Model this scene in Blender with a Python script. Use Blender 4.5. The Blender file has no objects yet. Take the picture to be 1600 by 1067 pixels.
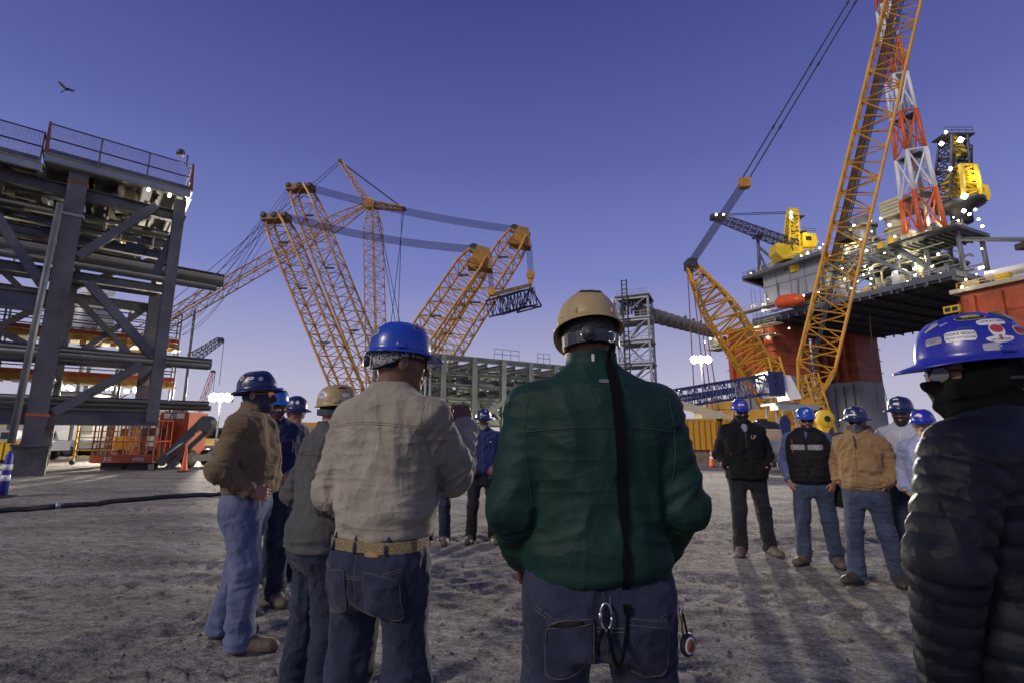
import bpy, math, random
import numpy as np
from mathutils import Vector, Matrix
from mathutils.bvhtree import BVHTree
random.seed(7)
R = math.radians
SC = bpy.context.scene
COL = SC.collection

# ------------------------------------------------------------------ camera
FOC, PITCH, CAMZ = 775.0, math.atan(147 / 775.0), 1.4
cam = bpy.data.cameras.new('camera')
cam.sensor_width = 36.0
cam.lens = 36.0 * FOC / 1600.0
cam.clip_start, cam.clip_end = 0.05, 9000
cam.dof.use_dof = True
cam.dof.focus_distance = 2.6
cam.dof.aperture_fstop = 7.1
co = bpy.data.objects.new('camera', cam)
COL.objects.link(co)
co.location = (0, 0, CAMZ)
co.rotation_euler = (R(90) + PITCH, 0, 0)
SC.camera = co

# ------------------------------------------------------------------ dusk sky
SUN_EL, SUN_ROT = R(-3.2), R(205)
w = bpy.data.worlds.new('World')
SC.world = w
w.use_nodes = True
nt = w.node_tree
nt.nodes.clear()
sky = nt.nodes.new('ShaderNodeTexSky')
sky.sky_type = 'NISHITA'
sky.sun_disc = False
sky.sun_elevation, sky.sun_rotation = SUN_EL, SUN_ROT
sky.air_density, sky.dust_density, sky.ozone_density = 1.0, 1.2, 3.0
geo = nt.nodes.new('ShaderNodeTexCoord')
sep = nt.nodes.new('ShaderNodeSeparateXYZ')
ramp = nt.nodes.new('ShaderNodeValToRGB')
nt.links.new(geo.outputs['Generated'], sep.inputs[0])
nt.links.new(sep.outputs['Z'], ramp.inputs[0])
els = ramp.color_ramp.elements
els[0].position, els[0].color = 0.0, (.62, .58, .66, 1)
els[1].position, els[1].color = 1.0, (.022, .026, .115, 1)
for p, c in ((.10, (.50, .50, .68, 1)), (.18, (.365, .38, .615, 1)), (.30, (.20, .235, .53, 1)), (.50, (.100, .118, .35, 1)), (.72, (.045, .050, .20, 1))):
    e = els.new(p); e.color = c
mixs = nt.nodes.new('ShaderNodeMixRGB')
mixs.blend_type = 'MIX'
mixs.inputs[0].default_value = 0.9
scl = nt.nodes.new('ShaderNodeMixRGB')
scl.blend_type = 'MULTIPLY'
scl.inputs[0].default_value = 1.0
scl.inputs[2].default_value = (14, 14, 14, 1)
nt.links.new(sky.outputs[0], scl.inputs[1])
nt.links.new(scl.outputs[0], mixs.inputs[1])
nt.links.new(ramp.outputs[0], mixs.inputs[2])
bg = nt.nodes.new('ShaderNodeBackground')
bg.inputs['Strength'].default_value = 1.0
wo = nt.nodes.new('ShaderNodeOutputWorld')
nt.links.new(mixs.outputs[0], bg.inputs[0])
nt.links.new(bg.outputs[0], wo.inputs[0])

# the bright afterglow low behind the photographer's left shoulder
sl = bpy.data.lights.new('sun', 'SUN')
sl.energy = 1.7
sl.angle = R(14)
sl.color = (1.0, .88, .74)
so = bpy.data.objects.new('sun', sl)
COL.objects.link(so)
so.rotation_euler = Vector((.62, .55, -.50)).to_track_quat('-Z', 'Y').to_euler()

SC.view_settings.view_transform = 'Standard'
SC.view_settings.look = 'None'
SC.view_settings.gamma = 1.0
SC.view_settings.exposure = 0.0
SC.cycles.use_denoising = True
SC.cycles.max_bounces = 5
SC.cycles.diffuse_bounces = 1
SC.cycles.glossy_bounces = 2
SC.cycles.transparent_max_bounces = 12
SC.cycles.use_light_tree = True

# ------------------------------------------------------------------ helpers
def ray(x, y):
    u, v = (x - 800) / FOC, (533.5 - y) / FOC
    return Vector((u, math.cos(PITCH) - v * math.sin(PITCH), math.sin(PITCH) + v * math.cos(PITCH)))
def at(x, y, Y):
    d = ray(x, y)
    return d * (Y / d.y) + Vector((0, 0, CAMZ))
def gnd(x, y):
    d = ray(x, y)
    return d * (-CAMZ / d.z) + Vector((0, 0, CAMZ))

_mats = {}
def mat(name, col, rough=.7, metal=0.0, var=.0, vscale=3.0, bump=0.0, bscale=40.0, col2=None, emit=None, estr=1.0, coat=0.0, spec=.5, alpha=None, trans=0.0, sheen=0.0):
    if name in _mats:
        return _mats[name]
    m = bpy.data.materials.new(name)
    _mats[name] = m
    m.use_nodes = True
    t = m.node_tree
    b = t.nodes['Principled BSDF']
    b.inputs['Base Color'].default_value = (*col, 1)
    b.inputs['Roughness'].default_value = rough
    b.inputs['Metallic'].default_value = metal
    b.inputs['Specular IOR Level'].default_value = spec
    b.inputs['Coat Weight'].default_value = coat
    b.inputs['Sheen Weight'].default_value = sheen
    b.inputs['Transmission Weight'].default_value = trans
    if alpha is not None:
        b.inputs['Alpha'].default_value = alpha
    if emit:
        b.inputs['Emission Color'].default_value = (*emit, 1)
        b.inputs['Emission Strength'].default_value = estr
    tc = t.nodes.new('ShaderNodeTexCoord')
    if var > 0 or col2:
        n = t.nodes.new('ShaderNodeTexNoise')
        n.inputs['Scale'].default_value = vscale
        n.inputs['Detail'].default_value = 5
        n.inputs['Roughness'].default_value = .65
        t.links.new(tc.outputs['Object'], n.inputs['Vector'])
        r = t.nodes.new('ShaderNodeValToRGB')
        r.color_ramp.elements[0].position = .3
        r.color_ramp.elements[1].position = .7
        c2 = col2 if col2 else tuple(min(1, c * (1 + var)) for c in col)
        c1 = col if col2 else tuple(c * (1 - var) for c in col)
        r.color_ramp.elements[0].color = (*c1, 1)
        r.color_ramp.elements[1].color = (*c2, 1)
        t.links.new(n.outputs['Fac'], r.inputs[0])
        t.links.new(r.outputs[0], b.inputs['Base Color'])
    if bump > 0:
        n2 = t.nodes.new('ShaderNodeTexNoise')
        n2.inputs['Scale'].default_value = bscale
        n2.inputs['Detail'].default_value = 4
        t.links.new(tc.outputs['Object'], n2.inputs['Vector'])
        bp = t.nodes.new('ShaderNodeBump')
        bp.inputs['Strength'].default_value = bump
        bp.inputs['Distance'].default_value = .02
        t.links.new(n2.outputs['Fac'], bp.inputs['Height'])
        t.links.new(bp.outputs[0], b.inputs['Normal'])
    return m

def tag(o, label=None, cat=None, group=None, kind=None):
    if label: o['label'] = label
    if cat: o['category'] = cat
    if group: o['group'] = group
    if kind: o['kind'] = kind
    return o
def empty(name, loc=(0, 0, 0), rz=0, label=None, cat=None, group=None):
    o = bpy.data.objects.new(name, None)
    o.empty_display_size = .3
    COL.objects.link(o)
    o.location = loc
    o.rotation_euler = (0, 0, rz)
    return tag(o, label, cat, group)
def link_mesh(name, me, m, parent=None):
    o = bpy.data.objects.new(name, me)
    if m is not None and not len(me.materials):
        me.materials.append(m)
    COL.objects.link(o)
    if parent is not None:
        o.parent = parent
    return o

def basis(p0, p1, up=None):
    d = (p1 - p0)
    L = d.length
    d = d / max(L, 1e-9)
    u = Vector(up) if up is not None else (Vector((0, 0, 1)) if abs(d.z) < .95 else Vector((0, 1, 0)))
    s = d.cross(u)
    if s.length < 1e-5:
        s = d.cross(Vector((1, 0, 0)))
    s.normalize()
    u = s.cross(d)
    return d, s, u

class MB:
    """collects solids, then links them as ONE mesh object"""
    def __init__(self):
        self.v, self.f = [], []
    def add(self, vs, fs):
        k = len(self.v)
        self.v.extend([tuple(p) for p in vs])
        self.f.extend([tuple(i + k for i in f) for f in fs])
        return self
    def box(self, c, s, rz=0.0):
        c = Vector(c); h = [x / 2 for x in s]
        ca, sa = math.cos(rz), math.sin(rz)
        vs = []
        for z in (-h[2], h[2]):
            for x, y in ((-h[0], -h[1]), (h[0], -h[1]), (h[0], h[1]), (-h[0], h[1])):
                vs.append((c.x + ca * x - sa * y, c.y + sa * x + ca * y, c.z + z))
        return self.add(vs, [(3, 2, 1, 0), (4, 5, 6, 7), (0, 1, 5, 4), (1, 2, 6, 5), (2, 3, 7, 6), (3, 0, 4, 7)])
    def beam(self, p0, p1, w, h=None, up=None):
        p0, p1 = Vector(p0), Vector(p1)
        h = h or w
        d, s, u = basis(p0, p1, up)
        vs = [p + s * (a * w / 2) + u * (b * h / 2) for p in (p0, p1) for a, b in ((-1, -1), (1, -1), (1, 1), (-1, 1))]
        return self.add(vs, [(0, 1, 2, 3), (7, 6, 5, 4), (0, 4, 5, 1), (1, 5, 6, 2), (2, 6, 7, 3), (3, 7, 4, 0)])
    def ibeam(self, p0, p1, w, h, t=None, up=None):
        p0, p1 = Vector(p0), Vector(p1)
        t = t or h * .09
        d, s, u = basis(p0, p1, up)
        for o in (-1, 1):
            self.beam(p0 + u * (o * (h - t) / 2), p1 + u * (o * (h - t) / 2), w, t, u)
        self.beam(p0, p1, t, h - 2 * t - .002, u)
        return self
    def tube(self, p0, p1, r, n=6, r2=None, caps=True):
        p0, p1 = Vector(p0), Vector(p1)
        r2 = r if r2 is None else r2
        d, s, u = basis(p0, p1)
        vs = []
        for p, q in ((p0, r), (p1, r2)):
            for i in range(n):
                a = 2 * math.pi * i / n
                vs.append(p + s * (q * math.cos(a)) + u * (q * math.sin(a)))
        fs = [(i, (i + 1) % n, n + (i + 1) % n, n + i) for i in range(n)]
        if caps:
            fs += [tuple(range(n - 1, -1, -1)), tuple(range(n, 2 * n))]
        return self.add(vs, fs)
    def pipe(self, pts, r, n=6):
        pts = [Vector(p) for p in pts]
        vs, fs = [], []
        m = len(pts)
        prev = None
        for i, p in enumerate(pts):
            d = (pts[min(i + 1, m - 1)] - pts[max(i - 1, 0)]).normalized()
            if prev is None:
                _, s, u = basis(p, p + d)
            else:
                s = (prev - d * prev.dot(d)).normalized(); u = s.cross(d)
            prev = s
            rr = r[i] if isinstance(r, (list, tuple)) else r
            for k in range(n):
                a = 2 * math.pi * k / n
                vs.append(p + s * (rr * math.cos(a)) + u * (rr * math.sin(a)))
        for i in range(m - 1):
            for k in range(n):
                fs.append((i * n + k, i * n + (k + 1) % n, (i + 1) * n + (k + 1) % n, (i + 1) * n + k))
        fs += [tuple(range(n - 1, -1, -1)), tuple(range((m - 1) * n, m * n))]
        return self.add(vs, fs)
    def lathe(self, c, prof, n=16, axis=None):
        """prof: (radius, height) pairs along +z or axis"""
        c = Vector(c)
        if axis is None:
            d, s, u = Vector((0, 0, 1)), Vector((1, 0, 0)), Vector((0, 1, 0))
        else:
            d, s, u = basis(Vector((0, 0, 0)), Vector(axis))
        vs, fs = [], []
        for r, h in prof:
            for i in range(n):
                a = 2 * math.pi * i / n
                vs.append(c + d * h + s * (r * math.cos(a)) + u * (r * math.sin(a)))
        for j in range(len(prof) - 1):
            for i in range(n):
                fs.append((j * n + i, j * n + (i + 1) % n, (j + 1) * n + (i + 1) % n, (j + 1) * n + i))
        fs += [tuple(range(n - 1, -1, -1)), tuple(range((len(prof) - 1) * n, len(prof) * n))]
        return self.add(vs, fs)
    def prism(self, poly, off):
        """polygon (list of Vector) extruded by off"""
        poly = [Vector(p) for p in poly]; off = Vector(off); n = len(poly)
        vs = poly + [p + off for p in poly]
        fs = [tuple(range(n - 1, -1, -1)), tuple(range(n, 2 * n))] + [(i, (i + 1) % n, n + (i + 1) % n, n + i) for i in range(n)]
        return self.add(vs, fs)
    def lattice(self, p0, p1, w0, w1, n, rc, rl, up=None, prof=None, d0=None, d1=None):
        """four chords with zig-zag lacing; prof(t) scales the section"""
        p0, p1 = Vector(p0), Vector(p1)
        d, s, u = basis(p0, p1, up)
        d0 = d0 or w0; d1 = d1 or w1
        st = []
        for i in range(n + 1):
            t = i / n
            k = prof(t) if prof else 1.0
            a = (w0 + (w1 - w0) * t) * k / 2
            b = (d0 + (d1 - d0) * t) * k / 2
            p = p0.lerp(p1, t)
            st.append([p + s * a + u * b, p - s * a + u * b, p - s * a - u * b, p + s * a - u * b])
        for i in range(n):
            for k in range(4):
                self.tube(st[i][k], st[i + 1][k], rc, 5, caps=False)
                j = (k + 1) % 4
                if (i + k) % 2:
                    self.tube(st[i][k], st[i + 1][j], rl, 4, caps=False)
                else:
                    self.tube(st[i][j], st[i + 1][k], rl, 4, caps=False)
        for i in range(0, n + 1):
            for k in range(4):
                self.tube(st[i][k], st[i][(k + 1) % 4], rl, 4, caps=False)
        return self
    def build(self, name, m, parent=None, smooth=False, kind=None):
        me = bpy.data.meshes.new(name)
        vs = np.array(self.v, dtype=np.float64).reshape(-1, 3)
        if parent is not None:
            o = parent
            off = Vector((0, 0, 0))
            M = Matrix.Identity(4)
            chain = []
            while o is not None:
                chain.append(o); o = o.parent
            for o in reversed(chain):
                M = M @ o.matrix_basis
            Mi = np.array(M.inverted())
            vs = vs @ Mi[:3, :3].T + Mi[:3, 3]
        me.from_pydata(vs.tolist(), [], self.f)
        if smooth:
            me.shade_smooth()
        o = link_mesh(name, me, m, parent)
        if kind: o['kind'] = kind
        return o

def cable(mb, p0, p1, r, sag=0.0, n=8):
    p0, p1 = Vector(p0), Vector(p1)
    if sag == 0:
        return mb.tube(p0, p1, r, 4)
    return mb.pipe([p0.lerp(p1, i / n) - Vector((0, 0, sag * 4 * (i / n) * (1 - i / n))) for i in range(n + 1)], r, 4)

def text_mesh(txt, size, depth=0.0):
    c = bpy.data.curves.new('t', 'FONT')
    c.body = txt; c.size = size; c.align_x = 'CENTER'; c.align_y = 'CENTER'; c.extrude = depth; c.resolution_u = 2
    o = bpy.data.objects.new('t', c)
    COL.objects.link(o)
    dg = bpy.context.evaluated_depsgraph_get()
    me = bpy.data.meshes.new_from_object(o.evaluated_get(dg))
    bpy.data.objects.remove(o)
    bpy.data.curves.remove(c)
    me.materials.clear()
    return me

# ------------------------------------------------------------------ numpy perlin noise
_rng = np.random.RandomState(3)
_perm = _rng.permutation(256).astype(np.int32)
_perm = np.concatenate([_perm, _perm, _perm[:2]])
_grad = _rng.normal(size=(256, 3)).astype(np.float32)
_grad /= np.linalg.norm(_grad, axis=1)[:, None]
def perlin(p):
    p = np.asarray(p, dtype=np.float32)
    i = np.floor(p).astype(np.int32)
    f = p - i
    i &= 255
    u = f * f * f * (f * (f * 6 - 15) + 10)
    out = None
    res = []
    for dx in (0, 1):
        for dy in (0, 1):
            for dz in (0, 1):
                h = _perm[(_perm[(_perm[(i[:, 0] + dx) & 255] + i[:, 1] + dy) & 255] + i[:, 2] + dz) & 255]
                g = _grad[h]
                res.append(g[:, 0] * (f[:, 0] - dx) + g[:, 1] * (f[:, 1] - dy) + g[:, 2] * (f[:, 2] - dz))
    ux, uy, uz = u[:, 0], u[:, 1], u[:, 2]
    l = lambda a, b, t: a + (b - a) * t
    return l(l(l(res[0], res[1], uz), l(res[2], res[3], uz), uy), l(l(res[4], res[5], uz), l(res[6], res[7], uz), uy), ux) * 1.6

# ------------------------------------------------------------------ shared materials
M = {}
M['steel'] = mat('painted_grey_steel', (.100, .100, .104), .5, .0, .4, 1.1, .08, 14)
M['steel_d'] = mat('dark_steel', (.05, .052, .058), .55, .2, .25, 1.0)
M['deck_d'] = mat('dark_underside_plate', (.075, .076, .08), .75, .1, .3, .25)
M['galv'] = mat('galvanised_grey', (.30, .31, .31), .5, .4, .2, .6)
M['black'] = mat('black_rubber', (.018, .018, .02), .6)
M['orange'] = mat('safety_orange', (.60, .12, .03), .5, 0, .2, 2)
M['crane'] = mat('crane_amber_paint', (.58, .29, .035), .42, 0, .3, .5)
M['crane2'] = mat('crane_yellow_paint', (.66, .33, .03), .40, 0, .2, .35)
M['yellow'] = mat('machine_yellow', (.78, .50, .03), .42, 0, .15, 1)
M['wire'] = mat('wire_rope', (.055, .055, .075), .5, .5)
M['rigorange'] = mat('rig_red_oxide_paint', (.46, .095, .030), .6, 0, .42, .3, .15, 2)
M['riggrey'] = mat('rig_pale_grey_paint', (.38, .37, .34), .6, 0, .18, .1)
M['rigsteel'] = mat('rig_grey_steel', (.125, .135, .148), .5, .1, .25, .15)
M['white'] = mat('white_paint', (.72, .72, .72), .45, 0, .08, .5)
M['cream'] = mat('cream_equipment', (.48, .44, .30), .5, 0, .2, .3)
M['lampw'] = mat('lit_lamp_white', (1, 1, 1), .5, emit=(1, .93, .80), estr=22)
M['lampy'] = mat('lit_lamp_warm', (1, 1, 1), .5, emit=(1, .82, .45), estr=14)
M['flood'] = mat('lit_floodlight', (1, 1, 1), .5, emit=(1, .96, .92), estr=60)
M['blue'] = mat('deep_blue_crane_paint', (.016, .022, .095), .42, 0, .2, .5)
M['concrete'] = mat('concrete', (.30, .29, .27), .9, 0, .2, 1.5, .2, 20)
# ================================================================== ground
_pr = random.Random(77)
PRINTS = []
for _i in range(46):
    _a, _r, _d = _pr.uniform(R(30), R(150)), _pr.uniform(1.6, 8.0), _pr.uniform(0, 6.28)
    for _k in range(4):
        PRINTS.append((_r * math.cos(_a) - math.sin(_d) * .62 * _k + math.cos(_d) * (.11 if _k % 2 else -.11), _r * math.sin(_a) + math.cos(_d) * .62 * _k + math.sin(_d) * (.11 if _k % 2 else -.11), math.cos(_d), math.sin(_d), 1))
def ground_h(x, y):
    P = np.stack([x, y, np.zeros_like(x)], 1)
    r = np.hypot(x, y)
    fade = np.clip(1.3 - r / 45.0, 0, 1)
    h = .035 * perlin(P * .45) + .010 * perlin(P * 1.7 + 9)
    h += .006 * perlin(P * np.array([4.5, 7.5, 1]) + 4)
    h += .007 * np.abs(perlin(P * 11 + 2))
    # rutted vehicle tracks curving across the yard
    for k, (cx, cy, rad) in enumerate(((-16, -9, 21.0), (-16, -9, 22.9), (20, 30, 26.5), (20, 30, 28.4), (3, 40, 33.0), (3, 40, 34.8), (-3, -14, 17.4), (-3, -14, 19.2), (9, -6, 8.6), (9, -6, 15.2))):
        d = np.hypot(x - cx, y - cy) - rad
        a = np.arctan2(y - cy, x - cx) * rad
        h += -.016 * np.exp(-(d / .16) ** 2) + .010 * np.exp(-((np.abs(d) - .26) / .09) ** 2)
        h += .008 * np.exp(-(d / .15) ** 2) * np.sign(np.sin(a * 26 + np.abs(d) * 22))
    for fx, fy, ca, sa, sg in PRINTS:
        m = (np.abs(x - fx) < .3) & (np.abs(y - fy) < .3)
        if m.any():
            u, v = (x[m] - fx) * ca + (y[m] - fy) * sa, -(x[m] - fx) * sa + (y[m] - fy) * ca
            q = (u / .055) ** 2 + (v / .145) ** 2
            h[m] += -.009 * np.exp(-q * q) + .005 * np.exp(-((np.sqrt(q) - 1.35) / .3) ** 2) + .004 * np.exp(-q * q) * np.sign(np.sin(v * 190))
    return (h * fade).astype(np.float32)
def make_ground():
    rad = [.25]
    while rad[-1] < 1.2: rad.append(rad[-1] * 1.04)
    while rad[-1] < 12: rad.append(rad[-1] * 1.0085)
    while rad[-1] < 60: rad.append(rad[-1] * 1.02)
    while rad[-1] < 5000: rad.append(rad[-1] * 1.25)
    rad = np.array(rad)
    a = np.concatenate([np.linspace(R(22), R(158), 560, endpoint=False), np.linspace(R(158), R(382), 110, endpoint=False)])
    rr, aa = np.meshgrid(rad, a, indexing='ij')
    x, y = (rr * np.cos(aa)).ravel(), (rr * np.sin(aa)).ravel()
    z = ground_h(x, y)
    nr, na = rr.shape
    V = np.stack([x, y, z], 1)
    V = np.concatenate([V, [[0, 0, 0]]])
    i, j = np.meshgrid(np.arange(nr - 1), np.arange(na), indexing='ij')
    j2 = (j + 1) % na
    F = np.stack([i * na + j, (i + 1) * na + j, (i + 1) * na + j2, i * na + j2], -1).reshape(-1, 4)
    cen = len(V) - 1
    F = F.tolist() + [(cen, k, (k + 1) % na) for k in range(na)]
    me = bpy.data.meshes.new('ground')
    me.from_pydata(V.tolist(), [], F)
    me.shade_smooth()
    m = bpy.data.materials.new('dusty_caliche_dirt')
    m.use_nodes = True
    t = m.node_tree; b = t.nodes['Principled BSDF']
    b.inputs['Roughness'].default_value = .95
    b.inputs['Specular IOR Level'].default_value = .15
    tc = t.nodes.new('ShaderNodeTexCoord')
    def noise(sc, det, stretch=None, rough=.6):
        n = t.nodes.new('ShaderNodeTexNoise'); n.inputs['Scale'].default_value = sc; n.inputs['Detail'].default_value = det; n.inputs['Roughness'].default_value = rough
        if stretch:
            mp = t.nodes.new('ShaderNodeMapping'); mp.inputs['Scale'].default_value = stretch; mp.inputs['Rotation'].default_value = (0, 0, .3)
            t.links.new(tc.outputs['Object'], mp.inputs['Vector']); t.links.new(mp.outputs[0], n.inputs['Vector'])
        else:
            t.links.new(tc.outputs['Object'], n.inputs['Vector'])
        return n
    def rmp(n, stops):
        r = t.nodes.new('ShaderNodeValToRGB')
        r.color_ramp.elements[0].position, r.color_ramp.elements[0].color = stops[0][0], (*stops[0][1], 1)
        r.color_ramp.elements[1].position, r.color_ramp.elements[1].color = stops[-1][0], (*stops[-1][1], 1)
        for p, c in stops[1:-1]:
            e = r.color_ramp.elements.new(p); e.color = (*c, 1)
        t.links.new(n.outputs['Fac'], r.inputs[0])
        return r
    big = rmp(noise(.45, 8, (1, 2.4, 1), .72), [(.34, (.23, .213, .186)), (.5, (.38, .36, .325)), (.64, (.51, .487, .45))])
    mid = rmp(noise(5.5, 9, (1, 2.0, 1), .78), [(.38, (.40, .39, .38)), (.56, (1.04, 1.04, 1.04))])
    fine = rmp(noise(46, 8, None, .8), [(.38, (.34, .32, .30)), (.58, (1.10, 1.10, 1.10))])
    def mul(a_, b_):
        x_ = t.nodes.new('ShaderNodeMixRGB'); x_.blend_type = 'MULTIPLY'; x_.inputs[0].default_value = 1
        t.links.new(a_.outputs[0], x_.inputs[1]); t.links.new(b_.outputs[0], x_.inputs[2]); return x_
    c = mul(mul(big, mid), fine)
    t.links.new(c.outputs[0], b.inputs['Base Color'])
    n1, n2, n3 = noise(9, 8, (1, 1.6, 1), .7), noise(60, 6), noise(2.2, 4, (1, 2.4, 1))
    prev = None
    for n_, s_, d_ in ((n3, .6, .07), (n1, .9, .05), (n2, .9, .016)):
        bp = t.nodes.new('ShaderNodeBump'); bp.inputs['Strength'].default_value = s_; bp.inputs['Distance'].default_value = d_
        t.links.new(n_.outputs['Fac'], bp.inputs['Height'])
        if prev: t.links.new(prev.outputs[0], bp.inputs['Normal'])
        prev = bp
    t.links.new(prev.outputs[0], b.inputs['Normal'])
    o = link_mesh('ground', me, m)
    tag(o, 'pale rutted dirt yard floor', 'ground', kind='structure')
make_ground()
def gz(x, y):
    return float(ground_h(np.array([x], dtype=np.float32), np.array([y], dtype=np.float32))[0])

# loose clods and pebbles
def clods():
    rs = np.random.RandomState(11)
    base = np.array([[1, 0, 0], [-1, 0, 0], [0, 1, 0], [0, -1, 0], [0, 0, .7], [0, 0, -.7]], float)
    fc = [(0, 2, 4), (2, 1, 4), (1, 3, 4), (3, 0, 4), (2, 0, 5), (1, 2, 5), (3, 1, 5), (0, 3, 5)]
    N = 9000
    ang = rs.uniform(R(35), R(145), N); rad = .8 + 15 * rs.rand(N) ** 1.6
    x, y = rad * np.cos(ang), rad * np.sin(ang)
    z = ground_h(x.astype(np.float32), y.astype(np.float32))
    V, F = [], []
    for k in range(N):
        s = .004 + .018 * rs.rand() ** 4
        v = base * s * rs.uniform(.6, 1.3, (6, 1))
        a = rs.rand() * 6.3; c_, s_ = math.cos(a), math.sin(a)
        v = v @ np.array([[c_, s_, 0], [-s_, c_, 0], [0, 0, 1]])
        V.append(v + [x[k], y[k], z[k] + s * .2]); F += [tuple(i + 6 * k for i in f) for f in fc]
    me = bpy.data.meshes.new('loose_clods')
    me.from_pydata(np.concatenate(V).tolist(), [], F)
    o = link_mesh('loose_clods', me, mat('clod_dirt', (.13, .115, .105), .95, 0, .45, 25))
    tag(o, 'loose dirt clods and pebbles scattered on the yard', 'pebbles', kind='stuff')
clods()

# ================================================================== left steel module
S0 = gnd(42, 742)
SD = Vector((math.cos(R(40.5)), math.sin(R(40.5)), 0))
SN = Vector((-SD.y, SD.x, 0))
def sp(s, n, z):
    return Vector((S0.x, S0.y, 0)) + SD * s + SN * n + Vector((0, 0, z))
def spx(x, y, n=0.0):
    """pixel -> (s, z) on the module's plane n"""
    d = ray(x, y); q0 = S0 + SN * n
    t = SN.dot(Vector((q0.x, q0.y, 0))) / SN.dot(Vector((d.x, d.y, 0)))
    q = d * t + Vector((0, 0, CAMZ))
    return (Vector((q.x - q0.x, q.y - q0.y, 0)).dot(SD), q.z)
def left_module():
    T = empty('steel_module', sp(0, 0, 0), 0, 'tall grey steel pipe rack module with long pipes and a railed top deck', 'module')
    st = M['steel']
    stub = mat('weathered_stub', (.10, .095, .085), .9, 0, .5, 2)
    for s, n, w_, z0 in ((0, 0, .60, 1.05), (3.45, 0, .42, 1.95), (-6.4, 0, .60, 1.05), (0, 6.5, .6, 0), (3.45, 6.5, .5, 0), (-6.4, 6.5, .6, 0)):
        o = MB().ibeam(sp(s, n, z0), sp(s, n, 11.75), w_, w_, .05, up=SN).build('column', st, T)
        if n == 0 and s <= 0:
            MB().box(sp(s, n, .525), (.95, .95, 1.05), R(40.5)).build('stub_foot', stub, o)
            MB().box(sp(s, n, 1.06), (1.1, 1.1, .08), R(40.5)).build('base_plate', st, o)
            MB().box(sp(s, n, 2.15), (w_ + .04, w_ + .04, .10), R(40.5)).build('orange_band', M['orange'], o)
            MB().box(sp(s, n, 11.35), (w_ + .03, w_ + .03, .16), R(40.5)).build('orange_band', mat('faded_orange', (.20, .07, .04), .7), o)
            MB().box(sp(s, n, 9.95), (w_ + .14, w_ + .14, .10), R(40.5)).build('splice_plate', M['galv'], o)
    # longitudinal beams
    for s0, s1, n, z, w_, h_ in ((-9, 3.7, .02, 2.12, .42, .62), (-9, 3.5, .3, 11.1, .3, .5), (-9, 3.5, 6.5, 2.2, .4, .6), (-9, 3.5, 6.5, 11.1, .3, .5),
                                 (-9, 3.5, 2.2, 10.3, .25, .4), (-9, 3.5, 4.3, 9.7, .25, .45), (-9, 3.5, 6.4, 8.0, .3, .5), (-9, 3.5, 6.5, 5.0, .3, .5),
                                 (-9, -.45, -.05, 6.35, .3, .75), (-9, 3.6, 3.0, 2.4, .35, .6), (-9, 3.6, .55, 7.72, .25, .35)):
        MB().ibeam(sp(s0, n, z), sp(s1, n, z), w_, h_).build('girder', st, T)
    # transverse beams
    for s in (-6.4, -4.3, -2.1, 0, 1.15, 2.3, 3.45):
        for z, h_ in ((11.35, .35), (9.4, .4), (4.1, .4), (2.2, .5)):
            if h_ == .35 or s in (-6.4, 0, 3.45):
                MB().ibeam(sp(s, .35, z), sp(s, 6.2, z), .24, h_).build('cross_beam', st, T)
    # deck plates seen from below
    for s0, s1, z in ((-9, -1.1, 11.55), (-1.05, 3.72, 11.98)):
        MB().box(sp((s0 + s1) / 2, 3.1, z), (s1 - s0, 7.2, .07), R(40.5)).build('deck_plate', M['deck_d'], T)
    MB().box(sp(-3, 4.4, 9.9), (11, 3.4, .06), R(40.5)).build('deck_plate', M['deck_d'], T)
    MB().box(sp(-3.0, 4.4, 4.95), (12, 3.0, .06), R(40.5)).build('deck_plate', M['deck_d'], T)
    # edge channel of the top deck
    for s0, s1, z in ((-9, -1.1, 11.5), (-1.05, 3.72, 11.95)):
        MB().ibeam(sp(s0, -.55, z), sp(s1, -.55, z), .18, .34).build('deck_edge_channel', M['galv'], T)
        MB().ibeam(sp(s1, -.5, z), sp(s1, 6.6, z), .18, .34).build('deck_edge_channel', M['galv'], T)
    # diagonal braces
    for (x0, y0), (x1, y1), n, w_ in (((122, 402), (244, 322), -.05, .30), ((138, 442), (238, 556), .1, .34), ((-6, 338), (66, 446), 0, .32),
                                       ((84, 644), (222, 570), -.05, .34), ((0, 420), (52, 470), 1.6, .2), ((242, 430), (285, 338), .25, .3)):
        a, b_ = spx(x0, y0, n), spx(x1, y1, n)
        MB().ibeam(sp(a[0], n, a[1]), sp(b_[0], n, b_[1]), w_, w_, .04, up=SN).build('diagonal_brace', st, T)
    for a, b_, n in (((-6.2, 2.4), (-.3, 8.0), 6.5), ((.3, 4.9), (3.3, 8.2), 6.5), ((.2, 8.2), (3.3, 4.9), 6.4), ((-6, 8.1), (-.4, 5.2), 6.4), ((.2, 8.6), (3.2, 10.8), 6.5)):
        MB().ibeam(sp(a[0], n, a[1]), sp(b_[0], n, b_[1]), .26, .26, up=SN).build('diagonal_brace', st, T)
    # long pipes running out beyond the last frame
    pm = mat('bare_pipe_steel', (.085, .09, .10), .42, .35, .2, .8)
    for s1, n, z, r in ((5.58, .75, 8.62, .33), (5.25, .25, 8.12, .17), (5.45, .62, 4.62, .25), (5.3, .1, 4.45, .16), (5.62, .55, 2.62, .12), (5.45, .15, 2.78, .13), (3.3, 1.7, 10.6, .2), (3.2, 2.8, 9.1, .24), (3.4, 5.2, 8.7, .3)):
        p = MB()
        p.lathe(sp(-9, n, z), [(r, 0), (r, s1 + 9 - .01), (r * 1.06, s1 + 9 - .008), (r * 1.06, s1 + 9)], 14, SD)
        p.build('long_pipe', pm, T, True)
        MB().lathe(sp(s1, n, z), [(r * .9, 0), (r * .9, .012)], 14, SD).build('pipe_end_cap', M['black'], T)
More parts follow.
